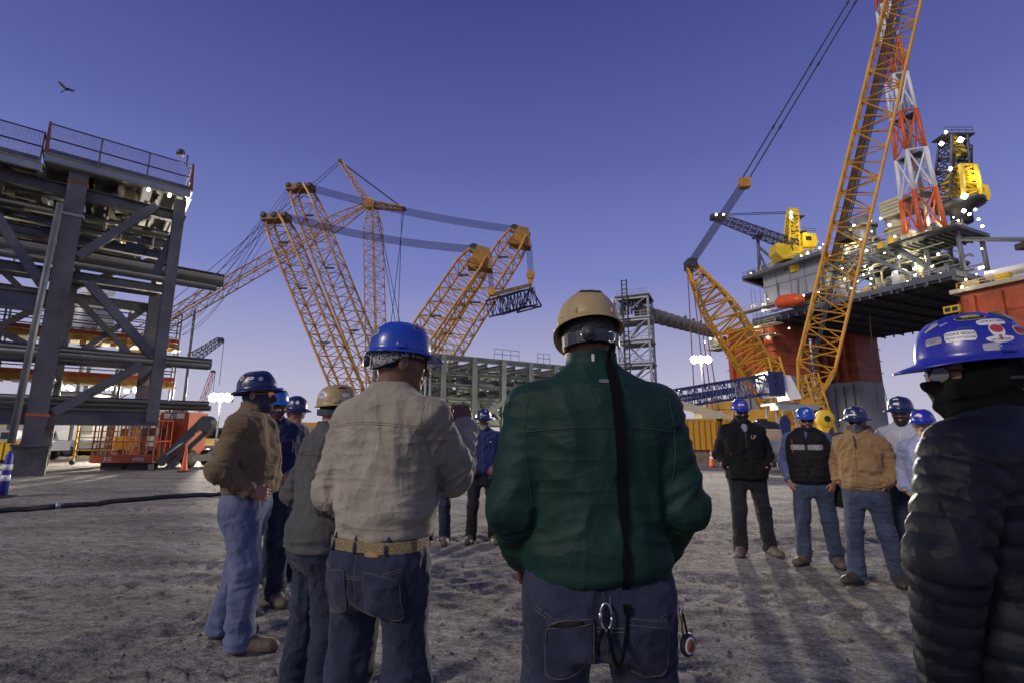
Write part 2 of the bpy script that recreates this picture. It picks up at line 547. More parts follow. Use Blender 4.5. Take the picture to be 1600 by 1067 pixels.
    # drop pipe leaning in front of the main column
    a, b_ = spx(94, 318, -.6), spx(17, 692, -.6)
    MB().tube(sp(a[0], -.6, a[1]), sp(b_[0], -.6, b_[1]), .11, 10).build('drop_pipe', mat('drop_pipe_grey', (.16, .165, .17), .5, .2, .2, 2), T, True)
    # railing with mesh panels on the top deck
    for s0, s1, z in ((-9, -1.15, 11.68), (-1.05, 3.70, 12.12)):
        n = max(2, int((s1 - s0) / 1.35))
        for i in range(n + 1):
            s = s0 + (s1 - s0) * i / n
            MB().tube(sp(s, -.58, z), sp(s, -.58, z + 1.22), .03, 6).build('rail_post', M['steel_d'], T)
        for h_ in (.62, 1.22):
            MB().tube(sp(s0, -.58, z + h_), sp(s1, -.58, z + h_), .028, 6).build('rail', M['steel_d'], T)
            MB().tube(sp(s1, -.58, z + h_), sp(s1, 6.6, z + h_), .028, 6).build('rail', M['steel_d'], T)
            MB().tube(sp(s0, 6.6, z + h_), sp(s1, 6.6, z + h_), .028, 6).build('rail', M['steel_d'], T)
        MB().box(sp((s0 + s1) / 2, -.58, z + .10), (s1 - s0, .02, .18), R(40.5)).build('toe_board', M['steel'], T)
        net = MB()
        L = s1 - s0
        for i in range(int(L / .07)):
            net.beam(sp(s0 + i * .07, -.56, z + .02), sp(s0 + i * .07, -.56, z + 1.2), .007)
        for i in range(17):
            net.beam(sp(s0, -.555, z + .03 + i * .07), sp(s1, -.555, z + .03 + i * .07), .007)
        net.build('mesh_panel', mat('net_grey', (.16, .15, .17), .8), T)
    for s in (-1.05, 3.7):
        MB().prism([sp(s - .04, -.64, 12.1), sp(s - .04, -.64, 13.4), sp(s + .03, -.64, 13.4), sp(s + .10, -.64, 12.1)], SN * .05).build('gate_panel', mat('faded_orange', (.20, .07, .04), .7), T)
    # floodlight housing on the corner rail
    MB().tube(sp(3.45, -.6, 13.2), sp(3.45, -.6, 13.75), .03, 6).build('lamp_bracket', M['steel_d'], T)
    MB().lathe(sp(3.18, -.6, 13.72), [(.04, .20), (.12, .17), (.17, .08), (.18, -.04), (.15, -.08)], 12).build('lamp_housing', M['steel_d'], T, True)
    # services under the top deck; interior shade put into mostly dark colours
    rnd = random.Random(4)
    for i in range(95):
        s = rnd.uniform(-6.5, 2.9); n = rnd.uniform(.4, 5.5); z = rnd.uniform(9.3, 11.2)
        k = rnd.random()
        if k < .4:
            MB().tube(sp(s, n, z), sp(s + rnd.uniform(.8, 3) if s < 0 else s + .5, n, z), rnd.uniform(.04, .11), 8).build('service_pipe', rnd.choice([pm, M['steel_d'], M['steel_d'], M['galv']]), T, True)
        elif k < .7:
            MB().tube(sp(s, n, z - .5), sp(s, n, min(11.5, z + .9)), rnd.uniform(.03, .07), 8).build('hanger', rnd.choice([M['galv'], M['cream']]), T)
        else:
            MB().box(sp(s, n, z), (rnd.uniform(.3, .9), rnd.uniform(.3, .6), rnd.uniform(.2, .5)), R(40.5)).build('junction_box', rnd.choice([M['steel'], M['steel_d'], M['steel_d']]), T)
    for i in range(13):
        s = -6 + i * .72
        MB().ibeam(sp(s, .4, 11.62 if s < -1.1 else 11.82), sp(s, 6.4, 11.62 if s < -1.1 else 11.82), .12, .2).build('floor_joist', M['steel_d'], T)  # dark joist colour also deepens the shade inside the module
    MB().ibeam(sp(-9, .95, 9.35), sp(3.4, .95, 9.35), .25, .35).build('girder', st, T)
    # lit work lamps under the decks
    for s, n, z in ((2.05, 3.2, 10.5), (.95, 2.6, 10.0), (2.75, 2.2, 9.6), (1.35, 4.6, 9.5), (3.0, -.35, 11.75), (2.25, -.35, 11.78), (-1.6, 2.0, 9.6), (-3.4, 3.4, 10.2)):
        MB().lathe(sp(s, n, z), [(.03, -.12), (.055, -.1), (.055, .1), (.03, .12)], 8, SN).build('work_lamp', M['lampy'], T)
    for s, n, z, e in ((1.8, 3.0, 10.2, 50), (-2.2, 2.6, 9.4, 45), (1.6, 2.5, 9.2, 16)):
        l = bpy.data.lights.new('work_light', 'POINT'); l.energy = e; l.color = (1, .80, .45); l.shadow_soft_size = .1
        lo = bpy.data.objects.new('work_light', l); COL.objects.link(lo); lo.location = sp(s, n, z)
left_module()

# scaffold walkways seen through the module
def scaffold():
    T = empty('access_scaffold', sp(-2, 8.5, 0), 0, 'tube access scaffold with amber and orange toe boards and ladder behind the module', 'scaffold')
    nb, wd = 7.2, 1.5
    s0, s1 = -9.0, spx(290, 560, 7.2)[0] - .4
    z1, z2 = spx(270, 602, nb)[1], spx(270, 542, nb)[1]
    for z, zt in ((z1, 5.2), (z2, 8.0)):
        for n in (nb, nb + wd):
            MB().beam(sp(s0, n, z + .05), sp(s1, n, z + .05), .06, .24).build('toe_board', mat('dull_amber_board', (.36, .20, .03), .7, 0, .3, 2), T)
            MB().beam(sp(s0, n - .03, z + .32), sp(s1, n - .03, z + .32), .05, .22).build('toe_board', mat('dull_orange_board', (.34, .075, .025), .7, 0, .3, 2), T)
            for h_ in (.75, 1.15, 1.55):
                MB().tube(sp(s0, n, z + h_), sp(s1, n, z + h_), .035, 6).build('guard_rail', M['steel_d'], T)
        i = 0
        s = s0
        while s < s1:
            MB().box(sp(s + .2, nb + wd / 2, z - .10), (.34, wd - .1, .06), R(40.5)).build('walk_board', M['cream'], T)
            s += .62; i += 1
    s = s0
    while s <= s1 + .01:
        for n in (nb, nb + wd):
            MB().tube(sp(s, n, 0), sp(s, n, z2 + 1.9), .04, 6).build('standard', M['steel_d'], T)
        s += (s1 - s0) / 6
    for k in range(3):
        MB().tube(sp(s1 - 2.6, nb, .3 + 2.6 * k), sp(s1, nb, 2.9 + 2.6 * k), .03, 5).build('brace_tube', M['steel_d'], T)
    for n in (nb - .25, nb + .25):
        MB().tube(sp(s1 + .55, n - .1, 0), sp(s1 + .55, n - .1, z2 + 2.2), .04, 6).build('ladder_stile', M['steel_d'], T)
    for k in range(int((z2 + 1.8) / .31)):
        MB().tube(sp(s1 + .55, nb - .35, .3 + k * .31), sp(s1 + .55, nb + .15, .3 + k * .31), .022, 5).build('ladder_rung', M['steel_d'], T)
scaffold()

# small plant behind the module, on the walkway level
def process_skid():
    p = at(150, 470, 34)
    T = empty('process_skid', (p.x, 34, 0), 0, 'grey process vessel on a braced stand glimpsed through the module', 'vessel')
    c = Vector((p.x, 34, 0))
    for dx in (-1.3, 1.3):
        for dy in (-1.2, 1.2):
            MB().tube(c + Vector((dx, dy, 0)), c + Vector((dx, dy, 9)), .12, 6).build('leg', M['steel'], T)
    MB().lathe(c + Vector((0, 0, 7.4)), [(.2, 0), (1.1, .3), (1.2, .8), (1.2, 2.6), (1.0, 3.0), (.4, 3.3), (.3, 3.9)], 16).build('vessel', M['galv'], T, True)
    MB().box(c + Vector((0, 0, 11.5)), (1.6, 1.2, .5)).build('top_box', M['white'], T)
    for z in (4.2, 7.1):
        MB().box(c + Vector((0, 0, z)), (3.2, 3, .12)).build('platform', M['steel_d'], T)
    for k in range(5):
        MB().lathe(c + Vector((-1.5 + .75 * k, -1.56, 8.1)), [(.08, 0), (.14, .1), (.14, .35), (.05, .45)], 8).build('valve', M['steel_d'], T)
process_skid()

# bright plant in the gap under the pipe rack
def background_plant():
    specs = [(28, 620, 40, (5, 3, 2.6), 'cream', 'pale equipment cabin left of the module stub'), (215, 600, 46, (8, 3, 3.4), 'galv', 'grey equipment cabin far behind the lower pipes')]
    for x, y, d, s, m, lab in specs:
        p = at(x, y, d)
        T = empty('equipment_cabin', (p.x, d, 0), 0, lab, 'cabin')
        c = Vector((p.x, d, 0))
        MB().box(c + Vector((0, 0, .5 + s[2] / 2)), s).build('body', M[m], T)
        MB().box(c + Vector((0, 0, .5 + s[2] + .06)), (s[0] + .3, s[1] + .3, .12)).build('roof', M['steel'], T)
        MB().box(c + Vector((0, 0, .25)), (s[0] * .9, s[1] * .9, .5)).build('skid', M['steel_d'], T)
        for k in range(3):
            MB().box(c + Vector((-s[0] * .3 + k * s[0] * .3, -s[1] / 2 - .02, .5 + s[2] * .5)), (.8, .05, 1.2)).build('door', M['steel_d'], T)
    # lit lamps on poles below the lower pipes
    k = 0
    ordn = ('leftmost', 'second from left', 'third from left', 'fourth from left, the upper one', 'lone low', 'sixth from left', 'seventh from left', 'eighth from left', 'lower of the bright pair', 'upper of the bright pair')
    for x, y, d in ((98, 606, 38), (107, 604, 40), (112, 607, 37), (165, 606, 36), (166, 629, 36), (176, 606, 38), (183, 607, 40), (198, 611, 37), (215, 608, 34), (219, 594, 33)):
        p = at(x, y, d); k += 1
        T = empty('work_light_pole', (p.x, p.y, 0), 0, ordn[k - 1] + ' lit work light in the row behind the lower pipes', 'lamp', 'work lights in the row behind the lower pipes')
        MB().tube((p.x, p.y, 0), (p.x, p.y, p.z), .035, 6).build('pole', M['steel_d'], T)
        bs = 1.7 if k > 8 else 1.0
        MB().lathe(p, [(.02, -.14 * bs), (.13 * bs, -.1 * bs), (.16 * bs, 0), (.13 * bs, .1 * bs), (.02, .14 * bs)], 12).build('bulb', M['lampw'], T, True)
        if k in (2, 5, 8):
            l = bpy.data.lights.new('pole_light', 'POINT'); l.energy = 420; l.color = (1, .84, .55); l.shadow_soft_size = .2
            lo = bpy.data.objects.new('pole_light', l); COL.objects.link(lo); lo.location = p + Vector((0, -.4, .1))
background_plant()

# ================================================================== yard equipment on the left
def boom_lift():
    c = gnd(207, 733)
    T = empty('boom_lift', (c.x, c.y, 0), 0, 'orange boom lift work basket resting on the dirt with black folded arm', 'boom lift')
    om = mat('basket_orange', (.42, .075, .025), .5, 0, .3, 3)
    w_, d_, h_ = 2.55, 1.0, 1.72
    z0 = .32
    x0 = c.x - 1.42
    c0 = Vector((x0 + w_ / 2, c.y, 0))
    for dy in (-d_ / 2, d_ / 2):
        for i in range(9):
            x = c0.x - w_ / 2 + w_ * i / 8
            MB().tube((x, c0.y + dy, z0), (x, c0.y + dy, z0 + h_), .022 if i % 4 else .035, 6).build('bar', om, T)
        for z in (z0 + .02, z0 + .85, z0 + h_):
            MB().tube((c0.x - w_ / 2, c0.y + dy, z), (c0.x + w_ / 2, c0.y + dy, z), .03, 6).build('rail', om if z < z0 + h_ else M['black'], T)
        MB().box((c0.x, c0.y + dy * 1.04, z0 + .14), (w_ + .08, .03, .30)).build('kick_plate', om, T)
    for dx in (-w_ / 2, w_ / 2):
        for i in range(4):
            y = c0.y - d_ / 2 + d_ * i / 3
            MB().tube((c0.x + dx, y, z0), (c0.x + dx, y, z0 + h_), .024, 6).build('bar', om, T)
        for z in (z0 + .85, z0 + h_):
            MB().tube((c0.x + dx, c0.y - d_ / 2, z), (c0.x + dx, c0.y + d_ / 2, z), .03, 6).build('rail', om, T)
    MB().box((c0.x, c0.y, z0), (w_, d_, .06)).build('floor', M['steel_d'], T)
    MB().box((c0.x - .55, c0.y, .15), (.9, .6, .28)).build('cradle_block', M['black'], T)
    MB().box((c0.x + .55, c0.y, .15), (.9, .6, .28)).build('cradle_block', M['black'], T)
    # control console and kit in the basket
    MB().box((c0.x + .55, c0.y + .25, z0 + 1.25), (.7, .35, .35)).build('control_console', M['steel'], T)
    MB().box((c0.x - .6, c0.y + .2, z0 + .8), (.5, .3, .55)).build('tool_box', M['yellow'], T)
    MB().box((c0.x + .62, c0.y - .56, z0 + .52), (.22, .02, .28)).build('decal', M['orange'], T)
    for dx, sz in ((-.75, (.32, .03, 1.3)), (.1, (.25, .03, 1.1)), (.95, (.3, .03, 1.4))):
        MB().box((c0.x + dx, c0.y + .45, z0 + .75), sz).build('fabric_panel', mat('brown_tarpaulin', (.16, .09, .05), .8, 0, .4, 4), T)
    for txt, dx, sz in (('JLG', -.55, .22), ('600AJ', .72, .20)):
        me = text_mesh(txt, sz, .003)
        o = link_mesh('lettering', me, M['white'], T)
        o.location = (c0.x + dx - c.x, c0.y - d_ / 2 * 1.04 - .022 - c.y, z0 + .13)
        o.rotation_euler = (R(90), 0, 0)
    # upper carriage behind
    MB().box((c0.x + 1.05, c0.y + 1.6, 1.5), (1.3, 1.4, 1.9)).build('turret_cover', om, T)
    MB().box((c0.x + 1.05, c0.y + .88, 2.28), (.9, .03, .22)).build('number_plate', M['white'], T)
    o = link_mesh('lettering', text_mesh('70', .34, .003), M['black'], T)
    o.location = (c0.x + 1.0 - c.x, c0.y + .85 - c.y, 2.28); o.rotation_euler = (R(90), 0, 0)
    MB().box((c0.x + 1.05, c0.y + 1.7, .42), (1.9, 1.5, .3)).build('chassis', M['steel_d'], T)
    for dx in (-.8, .8):
        for dy in (1.0, 2.4):
            MB().lathe((c0.x + 1.05 + dx, c0.y + dy, .40), [(.15, -.14), (.38, -.14), (.40, -.08), (.40, .08), (.38, .14), (.15, .14)], 16, (1, 0, 0)).build('wheel', M['black'], T, True)
    # folded jib arm leaning out to the right
    a0, a1 = at(250, 735, 20.1), at(322, 657, 20.4)
    a0.z = max(a0.z, .16)
    off = Vector((.13, 0, -.38))
    am = mat('arm_black_paint', (.03, .032, .036), .4)
    MB().beam(a0 + Vector((-.05, 0, .16)), a1 + Vector((0, 0, .12)), .24, .26).build('arm', am, T)
    MB().beam(a0 + Vector((.22, .05, -.02)), a1 + Vector((.05, .05, -.42)), .14, .17).build('arm', am, T)
    MB().lathe(a1 + Vector((.05, -.2, -.12)), [(.30, 0), (.32, .05), (.32, .35), (.30, .4)], 14, (0, 1, 0)).build('knuckle', am, T)
    MB().tube(a0 + Vector((.25, -.1, .5)), a1 + Vector((-.35, -.1, -.55)), .045, 8).build('ram', M['galv'], T, True)
boom_lift()

def traffic_cone(name, loc, label, h=.72):
    T = empty(name, (loc.x, loc.y, 0), 0, label, 'cone')
    b = Vector((loc.x, loc.y, gz(loc.x, loc.y)))
    MB().box(b + Vector((0, 0, .02)), (.36, .36, .045), .3).build('base', M['black'], T)
    MB().lathe(b + Vector((0, 0, .042)), [(.135, 0), (.12, .05), (.03, h - .05), (.022, h - .042)], 16).build('cone', mat('cone_orange', (.75, .11, .03), .5), T, True)
    return T
traffic_cone('traffic_cone', gnd(287, 737), 'orange traffic cone on the dirt beside the boom lift arm', 1.0)
def banded_cone():
    p = gnd(1113, 729)
    T = traffic_cone('traffic_cone', p, 'orange and white banded traffic cone beside the yellow barrier', .80)
    for z0, z1 in ((.30, .42), (.52, .60)):
        r = lambda z: .12 - (.12 - .03) * (z - .05) / (.75 - .05) + .004
        MB().lathe(Vector((p.x, p.y, .042)), [(r(z0), z0), (r(z1), z1)], 16).build('band', M['white'], T, True)
banded_cone()
def delineator():
    p = gnd(3, 777)
    T = empty('delineator_post', (p.x, p.y, 0), 0, 'blue delineator post with white bands at the left edge', 'delineator')
    bm_ = mat('delineator_blue', (.03, .05, .30), .45)
    b = Vector((p.x, p.y, 0))
    MB().lathe(b, [(.26, 0), (.26, .04), (.12, .06)], 8).build('base', M['black'], T)
    MB().lathe(b + Vector((0, 0, .05)), [(.085, 0), (.075, .9), (.05, .95), (.05, 1.0)], 16).build('post', bm_, T, True)
    for z in (.38, .62):
        MB().lathe(b + Vector((0, 0, z)), [(.088, 0), (.086, .13)], 16).build('band', M['white'], T, True)
delineator()
def hose():
    pts = []
    for x, y in ((-60, 806), (0, 800.5), (40, 798), (85, 793), (140, 790), (200, 784.5), (270, 779), (330, 776), (390, 772), (470, 769)):
        p = gnd(x, y); p.z = gz(p.x, p.y) + .045; pts.append(p)
    dense = []
    for a, b in zip(pts, pts[1:]):
        for k in range(6):
            q = a.lerp(b, k / 6); q.y += .015 * math.sin(q.x * .9); q.z = gz(q.x, q.y) + .045; dense.append(q)
    T = MB().pipe(dense, .05, 8).build('hose', M['black'], None, True)
    tag(T, 'black rubber hose lying across the dirt on the left', 'hose')
    a, b = gnd(86, 793), gnd(127, 790)
    a.z = b.z = gz(a.x, a.y) + .05
    MB().lathe(a, [(.06, 0), (.075, .02), (.075, (b - a).length * .3), (.062, (b - a).length * .35), (.062, (b - a).length * .7), (.075, (b - a).length * .72), (.075, (b - a).length)], 10, (b - a)).build('coupling', M['galv'], T, True)
hose()
def yellow_gate():
    p = gnd(113, 726)
    T = empty('scaffold_tower_frame', (p.x, p.y, 0), 0, 'yellow ladder frame on castors left of the orange basket', 'scaffold frame')
    wd = 3.2
    for dx in (0, wd):
        MB().tube((p.x + dx, p.y, .15), (p.x + dx, p.y, 2.0), .05, 8).build('upright', M['yellow'], T)
        MB().lathe((p.x + dx, p.y - .05, .13), [(.03, -.05), (.12, -.04), (.12, .04), (.03, .05)], 12, (0, 1, 0)).build('castor', M['black'], T)
    for k in range(6):
        MB().tube((p.x, p.y, .42 + k * .30), (p.x + wd, p.y, .42 + k * .30), .035, 6).build('rung', M['yellow'], T)
yellow_gate()
def trailer():
    p = gnd(120, 712)
    T = empty('white_trailer', (p.x, 38, 0), 0, 'white box trailer parked behind the yellow ladder frame', 'trailer')
    c = Vector((at(122, 700, 38).x, 38, 0))
    MB().box(c + Vector((0, 0, 2.05)), (5.4, 2.4, 2.1)).build('box_body', M['white'], T)
    MB().box(c + Vector((0, 0, .85)), (5.6, 1.2, .25)).build('chassis', M['steel_d'], T)
    MB().box(c + Vector((1.4, -1.22, 2.2)), (.9, .04, 1.3)).build('door', M['galv'], T)
    for dx in (-1.2, .0, 1.2):
        MB().lathe(c + Vector((dx, -1.1, .5)), [(.2, -.15), (.48, -.15), (.5, -.05), (.5, .05), (.48, .15), (.2, .15)], 16, (0, 1, 0)).build('wheel', M['black'], T, True)
trailer()
def pickup(x, y, d, col, label, yaw=0):
    p = at(x, y, d); c = Vector((p.x, d, 0))
    T = empty('parked_pickup', c, 0, label, 'pickup')
    m = mat('pickup_' + label[:5], col, .35, 0, coat=.5)
    prof = [(-2.6, .55), (-2.6, 1.0), (-1.3, 1.08), (-.9, 1.72), (.55, 1.75), (.8, 1.12), (2.6, 1.1), (2.6, .55)]
    MB().prism([c + Vector((a, -.9, z)) for a, z in prof], (0, 1.8, 0)).build('body', m, T)
    for s in ((-.95, -.05), (.0, .62)):
        MB().box(c + Vector(((s[0] + s[1]) / 2, -.905, 1.42)), (s[1] - s[0] - .12, .02, .38)).build('window', mat('dark_glass', (.02, .025, .03), .1), T)
    for dx in (-1.7, 1.65):
        for dy in (-.85, .85):
            MB().lathe(c + Vector((dx, dy, .38)), [(.18, -.12), (.36, -.12), (.38, -.06), (.38, .06), (.36, .12), (.18, .12)], 16, (0, 1, 0)).build('wheel', M['black'], T, True)
pickup(20, 700, 30, (.42, .43, .46), 'silver pickup parked under the module behind the stub column')
pickup(88, 705, 36, (.30, .32, .38), 'pale pickup parked in front of the white trailer')
def yellow_bin():
    p = gnd(15, 722)
    T = empty('yellow_bin', (p.x, p.y, 0), 0, 'yellow ribbed steel bin at the left edge behind the stub column', 'bin')
    c = Vector((p.x, p.y, 0))
    MB().box(c + Vector((0, 0, .62)), (2.2, 1.4, .9)).build('body', M['yellow'], T)
    for k in range(6):
        MB().box(c + Vector((-1.0 + k * .4, -.73, .62)), (.08, .06, .9)).build('rib', M['yellow'], T)
    MB().box(c + Vector((0, 0, 1.1)), (2.3, 1.5, .08)).build('rim', M['yellow'], T)
    for dx in (-.8, .8):
        MB().box(c + Vector((dx, 0, .085)), (.2, 1.3, .17)).build('skid', M['steel_d'], T)
yellow_bin()

# floodlight masts
def flood_mast(name, x, y, Y, label, heads, energy, target):
    p = at(x, y, Y)
    T = empty(name, (p.x, p.y, 0), 0, label, 'light mast')
    MB().tube((p.x, p.y, 0), (p.x, p.y, p.z - .2), .09, 8, .06).build('pole', M['galv'], T, True)
    n = heads
    MB().tube((p.x - .55 * n / 2, p.y, p.z - .18), (p.x + .55 * n / 2, p.y, p.z - .18), .045, 6).build('crossbar', M['galv'], T)
    for k in range(n):
        x_ = p.x + (k - (n - 1) / 2) * .55
        h_ = MB().box((x_, p.y + .10, p.z + .02), (.52, .18, .62)).build('lamp_head', M['steel_d'], T)
        MB().lathe((x_, p.y - .26, p.z + .02), [(.03, .0), (.14, .03), (.24, .10), (.30, .22), (.30, .26)], 18, (0, 1, 0)).build('lamp_lens', M['flood'], h_, True)
    l = bpy.data.lights.new(name + '_light', 'SPOT'); l.energy = energy; l.color = (1, .90, .74); l.shadow_soft_size = .5
    l.spot_size = R(130); l.spot_blend = .6
    lo = bpy.data.objects.new(name + '_light', l); COL.objects.link(lo)
    lo.location = (p.x, p.y - .3, p.z)
    lo.rotation_euler = (Vector(target) - p).to_track_quat('-Z', 'Y').to_euler()
flood_mast('floodlight_mast', 1095, 562, 40, 'lit floodlight mast in front of the orange platform column', 3, 46000, (5, 16, 0))
flood_mast('floodlight_mast', 345, 621, 36, 'lit floodlight mast behind the man in the brown jacket', 3, 40000, (-5, 16, 0))

# distant cranes behind the module
def far_crane(pts, wd, mname, label, Y):
    a, b = at(*pts[0], Y), at(*pts[1], Y)
    T = empty('distant_crane', (a.x, a.y, 0), 0, label, 'crane')
    if a.z > b.z: a, b = b, a
    a.z = max(a.z, 2.0)
    MB().lattice(a, b, wd, wd * .6, 14, wd * .05, wd * .022, up=(0, 1, 0)).build('boom', M[mname], T)
    MB().box((a.x, a.y, 1.3), (6, 4, 2.2)).build('carbody', M[mname], T)
    MB().box(b, (wd * .45, wd * .5, wd * .45)).build('boom_head', M['steel_d'], T)
    MB().tube(b + Vector((wd * .4, 0, 0)), (b.x + wd * .4, b.y, b.z * .55), .06, 4).build('hoist_rope', M['wire'], T)
far_crane(((300, 560), (345, 531)), 1.9, 'steel_d', 'dark lattice boom tip poking out behind the scaffold ladder', 110)
far_crane(((298, 690), (333, 580)), 1.3, 'orange', 'slender rust red lattice crane far behind the boom lift', 120)
def tree_line():
    rs = random.Random(5)
    m = mat('far_scrub', (.035, .045, .04), .9, 0, .4, .2)
    for k, (x0, x1) in enumerate(((318, 352), (1380, 1420))):
        mb = MB()
        for i in range(70):
            x = rs.uniform(x0, x1); p = at(x, 690, 300)
            s = rs.uniform(1.5, 4.5)
            mb.lathe((p.x, 300 + rs.uniform(-8, 8), 0), [(s * .6, 0), (s, s * .5), (s * .7, s * 1.1), (s * .2, s * 1.4)], 6)
        o = mb.build('scrub_line', m)
        tag(o, ('low dark scrub on the horizon behind the cone', 'low dark scrub on the horizon at right')[k], 'scrub', kind='stuff')
tree_line()
def site_berm():
    # long pale stockpile that closes the yard at the left
    for k, (x0, x1, Y, m, h_, lab) in enumerate(((316, 352, 75, 'yellow', 1.0, 'low yellow site barrier in the distance behind the traffic cone'), (1385, 1420, 95, 'yellow', .8, 'low yellow site barrier in the distance at right'))):
        a, b = at(x0, 690, Y), at(x1, 690, Y)
        T = empty('site_barrier', (a.x, Y, 0), 0, lab, 'barrier')
        n = 6
        for i in range(n):
            x = a.x + (b.x - a.x) * (i + .5) / n
            MB().prism([(x - .55, Y - .4, 0), (x - .55, Y + .4, 0), (x - .55, Y + .15, h_), (x - .55, Y - .15, h_)], (1.06 * (b.x - a.x) / n / 1.1, 0, 0)).build('barrier_block', M[m], T)
site_berm()

# ================================================================== heavy lift cranes in the middle
def head_prof(t):
    return 1.0 if t < .93 else 1.0 - (t - .93) / .07 * .25
def twin_crane():
    Y = 100
    T = empty('twin_boom_crane', (at(620, 690, Y).x, Y, 0), 0, 'huge amber twin boom lift crane with paired back masts in the middle', 'crane')
    cm = M['crane']
    up = (.25, 1, 0)
    tops = {}
    for key, tp, bt, w_, dy in (('m1', (432, 344), (560, 650), 4.2, -6), ('m2', (470, 297), (610, 650), 4.8, 6), ('b1', (750, 400), (566, 668), 5.0, -6), ('b2', (812, 368), (624, 668), 5.2, 6)):
        a, b = at(*bt, Y + dy), at(*tp, Y + dy)
        a.z = max(a.z, 2.5)
        nm = 'back_mast' if key[0] == 'm' else 'main_boom'
        n = 19 if key[0] == 'm' else 24
        MB().lattice(a, b, w_, w_, n, .26, .095, up=up, prof=head_prof, d0=w_ * .8, d1=w_ * .8).build(nm, cm, T)
        d = (b - a).normalized()
        if key[0] == 'm':
            h = MB()
            h.beam(b + Vector((-w_ * .62, 0, .1)), b + Vector((w_ * .62, 0, .5)), 2.6, 1.2)
            h.beam(b + Vector((-w_ * .35, 0, .9)), b + Vector((w_ * .45, 0, 1.1)), 1.6, .5)
            h.build('mast_head', mat('crane_head_brown', (.22, .11, .028), .5, 0, .3, .5), T)
            for dx in (-w_ * .5, 0, w_ * .5):
                MB().lathe(b + Vector((dx, -1.5, .55)), [(.15, 0), (.55, 0), (.62, .12), (.55, .25), (.15, .25)], 14, (0, 1, 0)).build('sheave', M['steel_d'], T, True)
        else:
            MB().prism([b + Vector((-2.4, -1.6, -2.6)), b + Vector((2.5, -1.6, -3.2)), b + Vector((2.0, -1.6, 1.0)), b + Vector((-.4, -1.6, 1.7))], (0, 3.2, 0)).build('boom_head', mat('crane_head_amber', (.36, .18, .032), .5, 0, .3, .5), T)
            for k in range(2):
                MB().lathe(b + Vector((1.4 - 2.6 * k, -.9, -.4 + 1.6 * k)), [(.3, -.3), (1.0, -.3), (1.0, .3), (.3, .3)], 14, (0, 1, 0)).build('sheave', M['steel_d'], T)
        tops[key] = b
        # rest platforms on the boom
        for t in (.35, .62, .86):
            MB().beam(a.lerp(b, t) + Vector((-w_ * .2, -w_ * .42, 0)), a.lerp(b, t) + Vector((w_ * .2, -w_ * .42, 0)), .6, .25).build('boom_platform', M['steel_d'], T)
    for m_, b_ in (('m1', 'b1'), ('m2', 'b2')):
        for k in range(9):
            mb = MB()
            cable(mb, tops[m_] + Vector((3.0, -1.5 + .35 * k, .5 - .075 * k)), tops[b_] + Vector((-.8, -1.2 + .3 * k, 1.6 - .07 * k)), .05, 1.0)
            mb.build('pendant_line', M['wire'], T)
    for m_ in ('m1', 'm2'):
        for k in range(4):
            mb = MB()
            cable(mb, tops[m_] + Vector((-2.5, -.8 + .5 * k, .2 - .3 * k)), at(242 + 14 * k, 524, Y + 10), .055, 2.0 + k)
            mb.build('backstay_line', M['wire'], T)
    # hoist tackle
    p = tops['b2'] + Vector((1.9, 0, -2))
    q = at(829, 424, Y + 6)
    for k in range(6):
        MB().tube(p + Vector((-.5 + .25 * k, 0, 0)), q + Vector((-.5 + .22 * k, 0, 0)), .05, 4).build('hoist_rope', M['wire'], T)
    MB().lathe(q + Vector((0, -.4, -.9)), [(.2, -.3), (.95, -.3), (.95, .9), (.2, .9)], 12, (0, 1, 0)).build('hook_block', M['crane'], T)
    MB().prism([q + Vector((-.8, -.4, -1.2)), q + Vector((.8, -.4, -1.2)), q + Vector((.3, -.4, -3.4)), q + Vector((-.3, -.4, -3.4))], (0, .8, 0)).build('hook_shank', M['crane'], T)
    p = tops['b1'] + Vector((1.9, 0, -2)); q1 = at(768, 452, Y - 6)
    for k in range(5):
        MB().tube(p + Vector((-.4 + .22 * k, 0, 0)), q1 + Vector((-.4 + .2 * k, 0, 0)), .05, 4).build('hoist_rope', M['wire'], T)
    MB().lathe(q1 + Vector((0, -.4, -.6)), [(.2, -.3), (.8, -.3), (.8, .8), (.2, .8)], 12, (0, 1, 0)).build('hook_block', M['crane'], T)
    MB().beam(q + Vector((0, 0, -3.2)), q1 + Vector((0, 0, -1.2)), .7, .8).build('spreader_bar', M['crane'], T)
    MB().box((at(600, 690, Y).x, Y, 2.2), (26, 18, 3.2)).build('crane_base', M['crane'], T)
    # hanging lifting frame
    H = empty('lifting_frame', at(800, 480, Y), 0, 'dark triangular steel lifting frame hanging from the twin crane hook', 'lifting frame')
    a, b, c = at(772, 489, Y - 6), at(846, 479, Y + 6), at(808, 489, Y + 2)
    t0, t1 = at(775, 472, Y - 6), at(829, 449, Y + 6)
    fm = M['steel_d']
    MB().lattice(a + Vector((0, 0, 1.0)), at(826, 468, Y + 4) + Vector((0, 0, .4)), 3.2, 3.6, 10, .17, .10, up=(0, 0, 1)).build('truss', fm, H)
    e = MB()
    for u_, v_ in ((t1, b), (t1, c), (b, c), (t1, at(820, 480, Y + 8)), (b, at(820, 480, Y + 8)), (c, at(826, 468, Y + 4))):
        e.tube(u_, v_, .18, 5)
    e.build('end_bracing', fm, H)
    for u_ in (a, c):
        MB().tube(u_, t1 if u_ is c else t0, .06, 4).build('sling', M['wire'], H)
twin_crane()
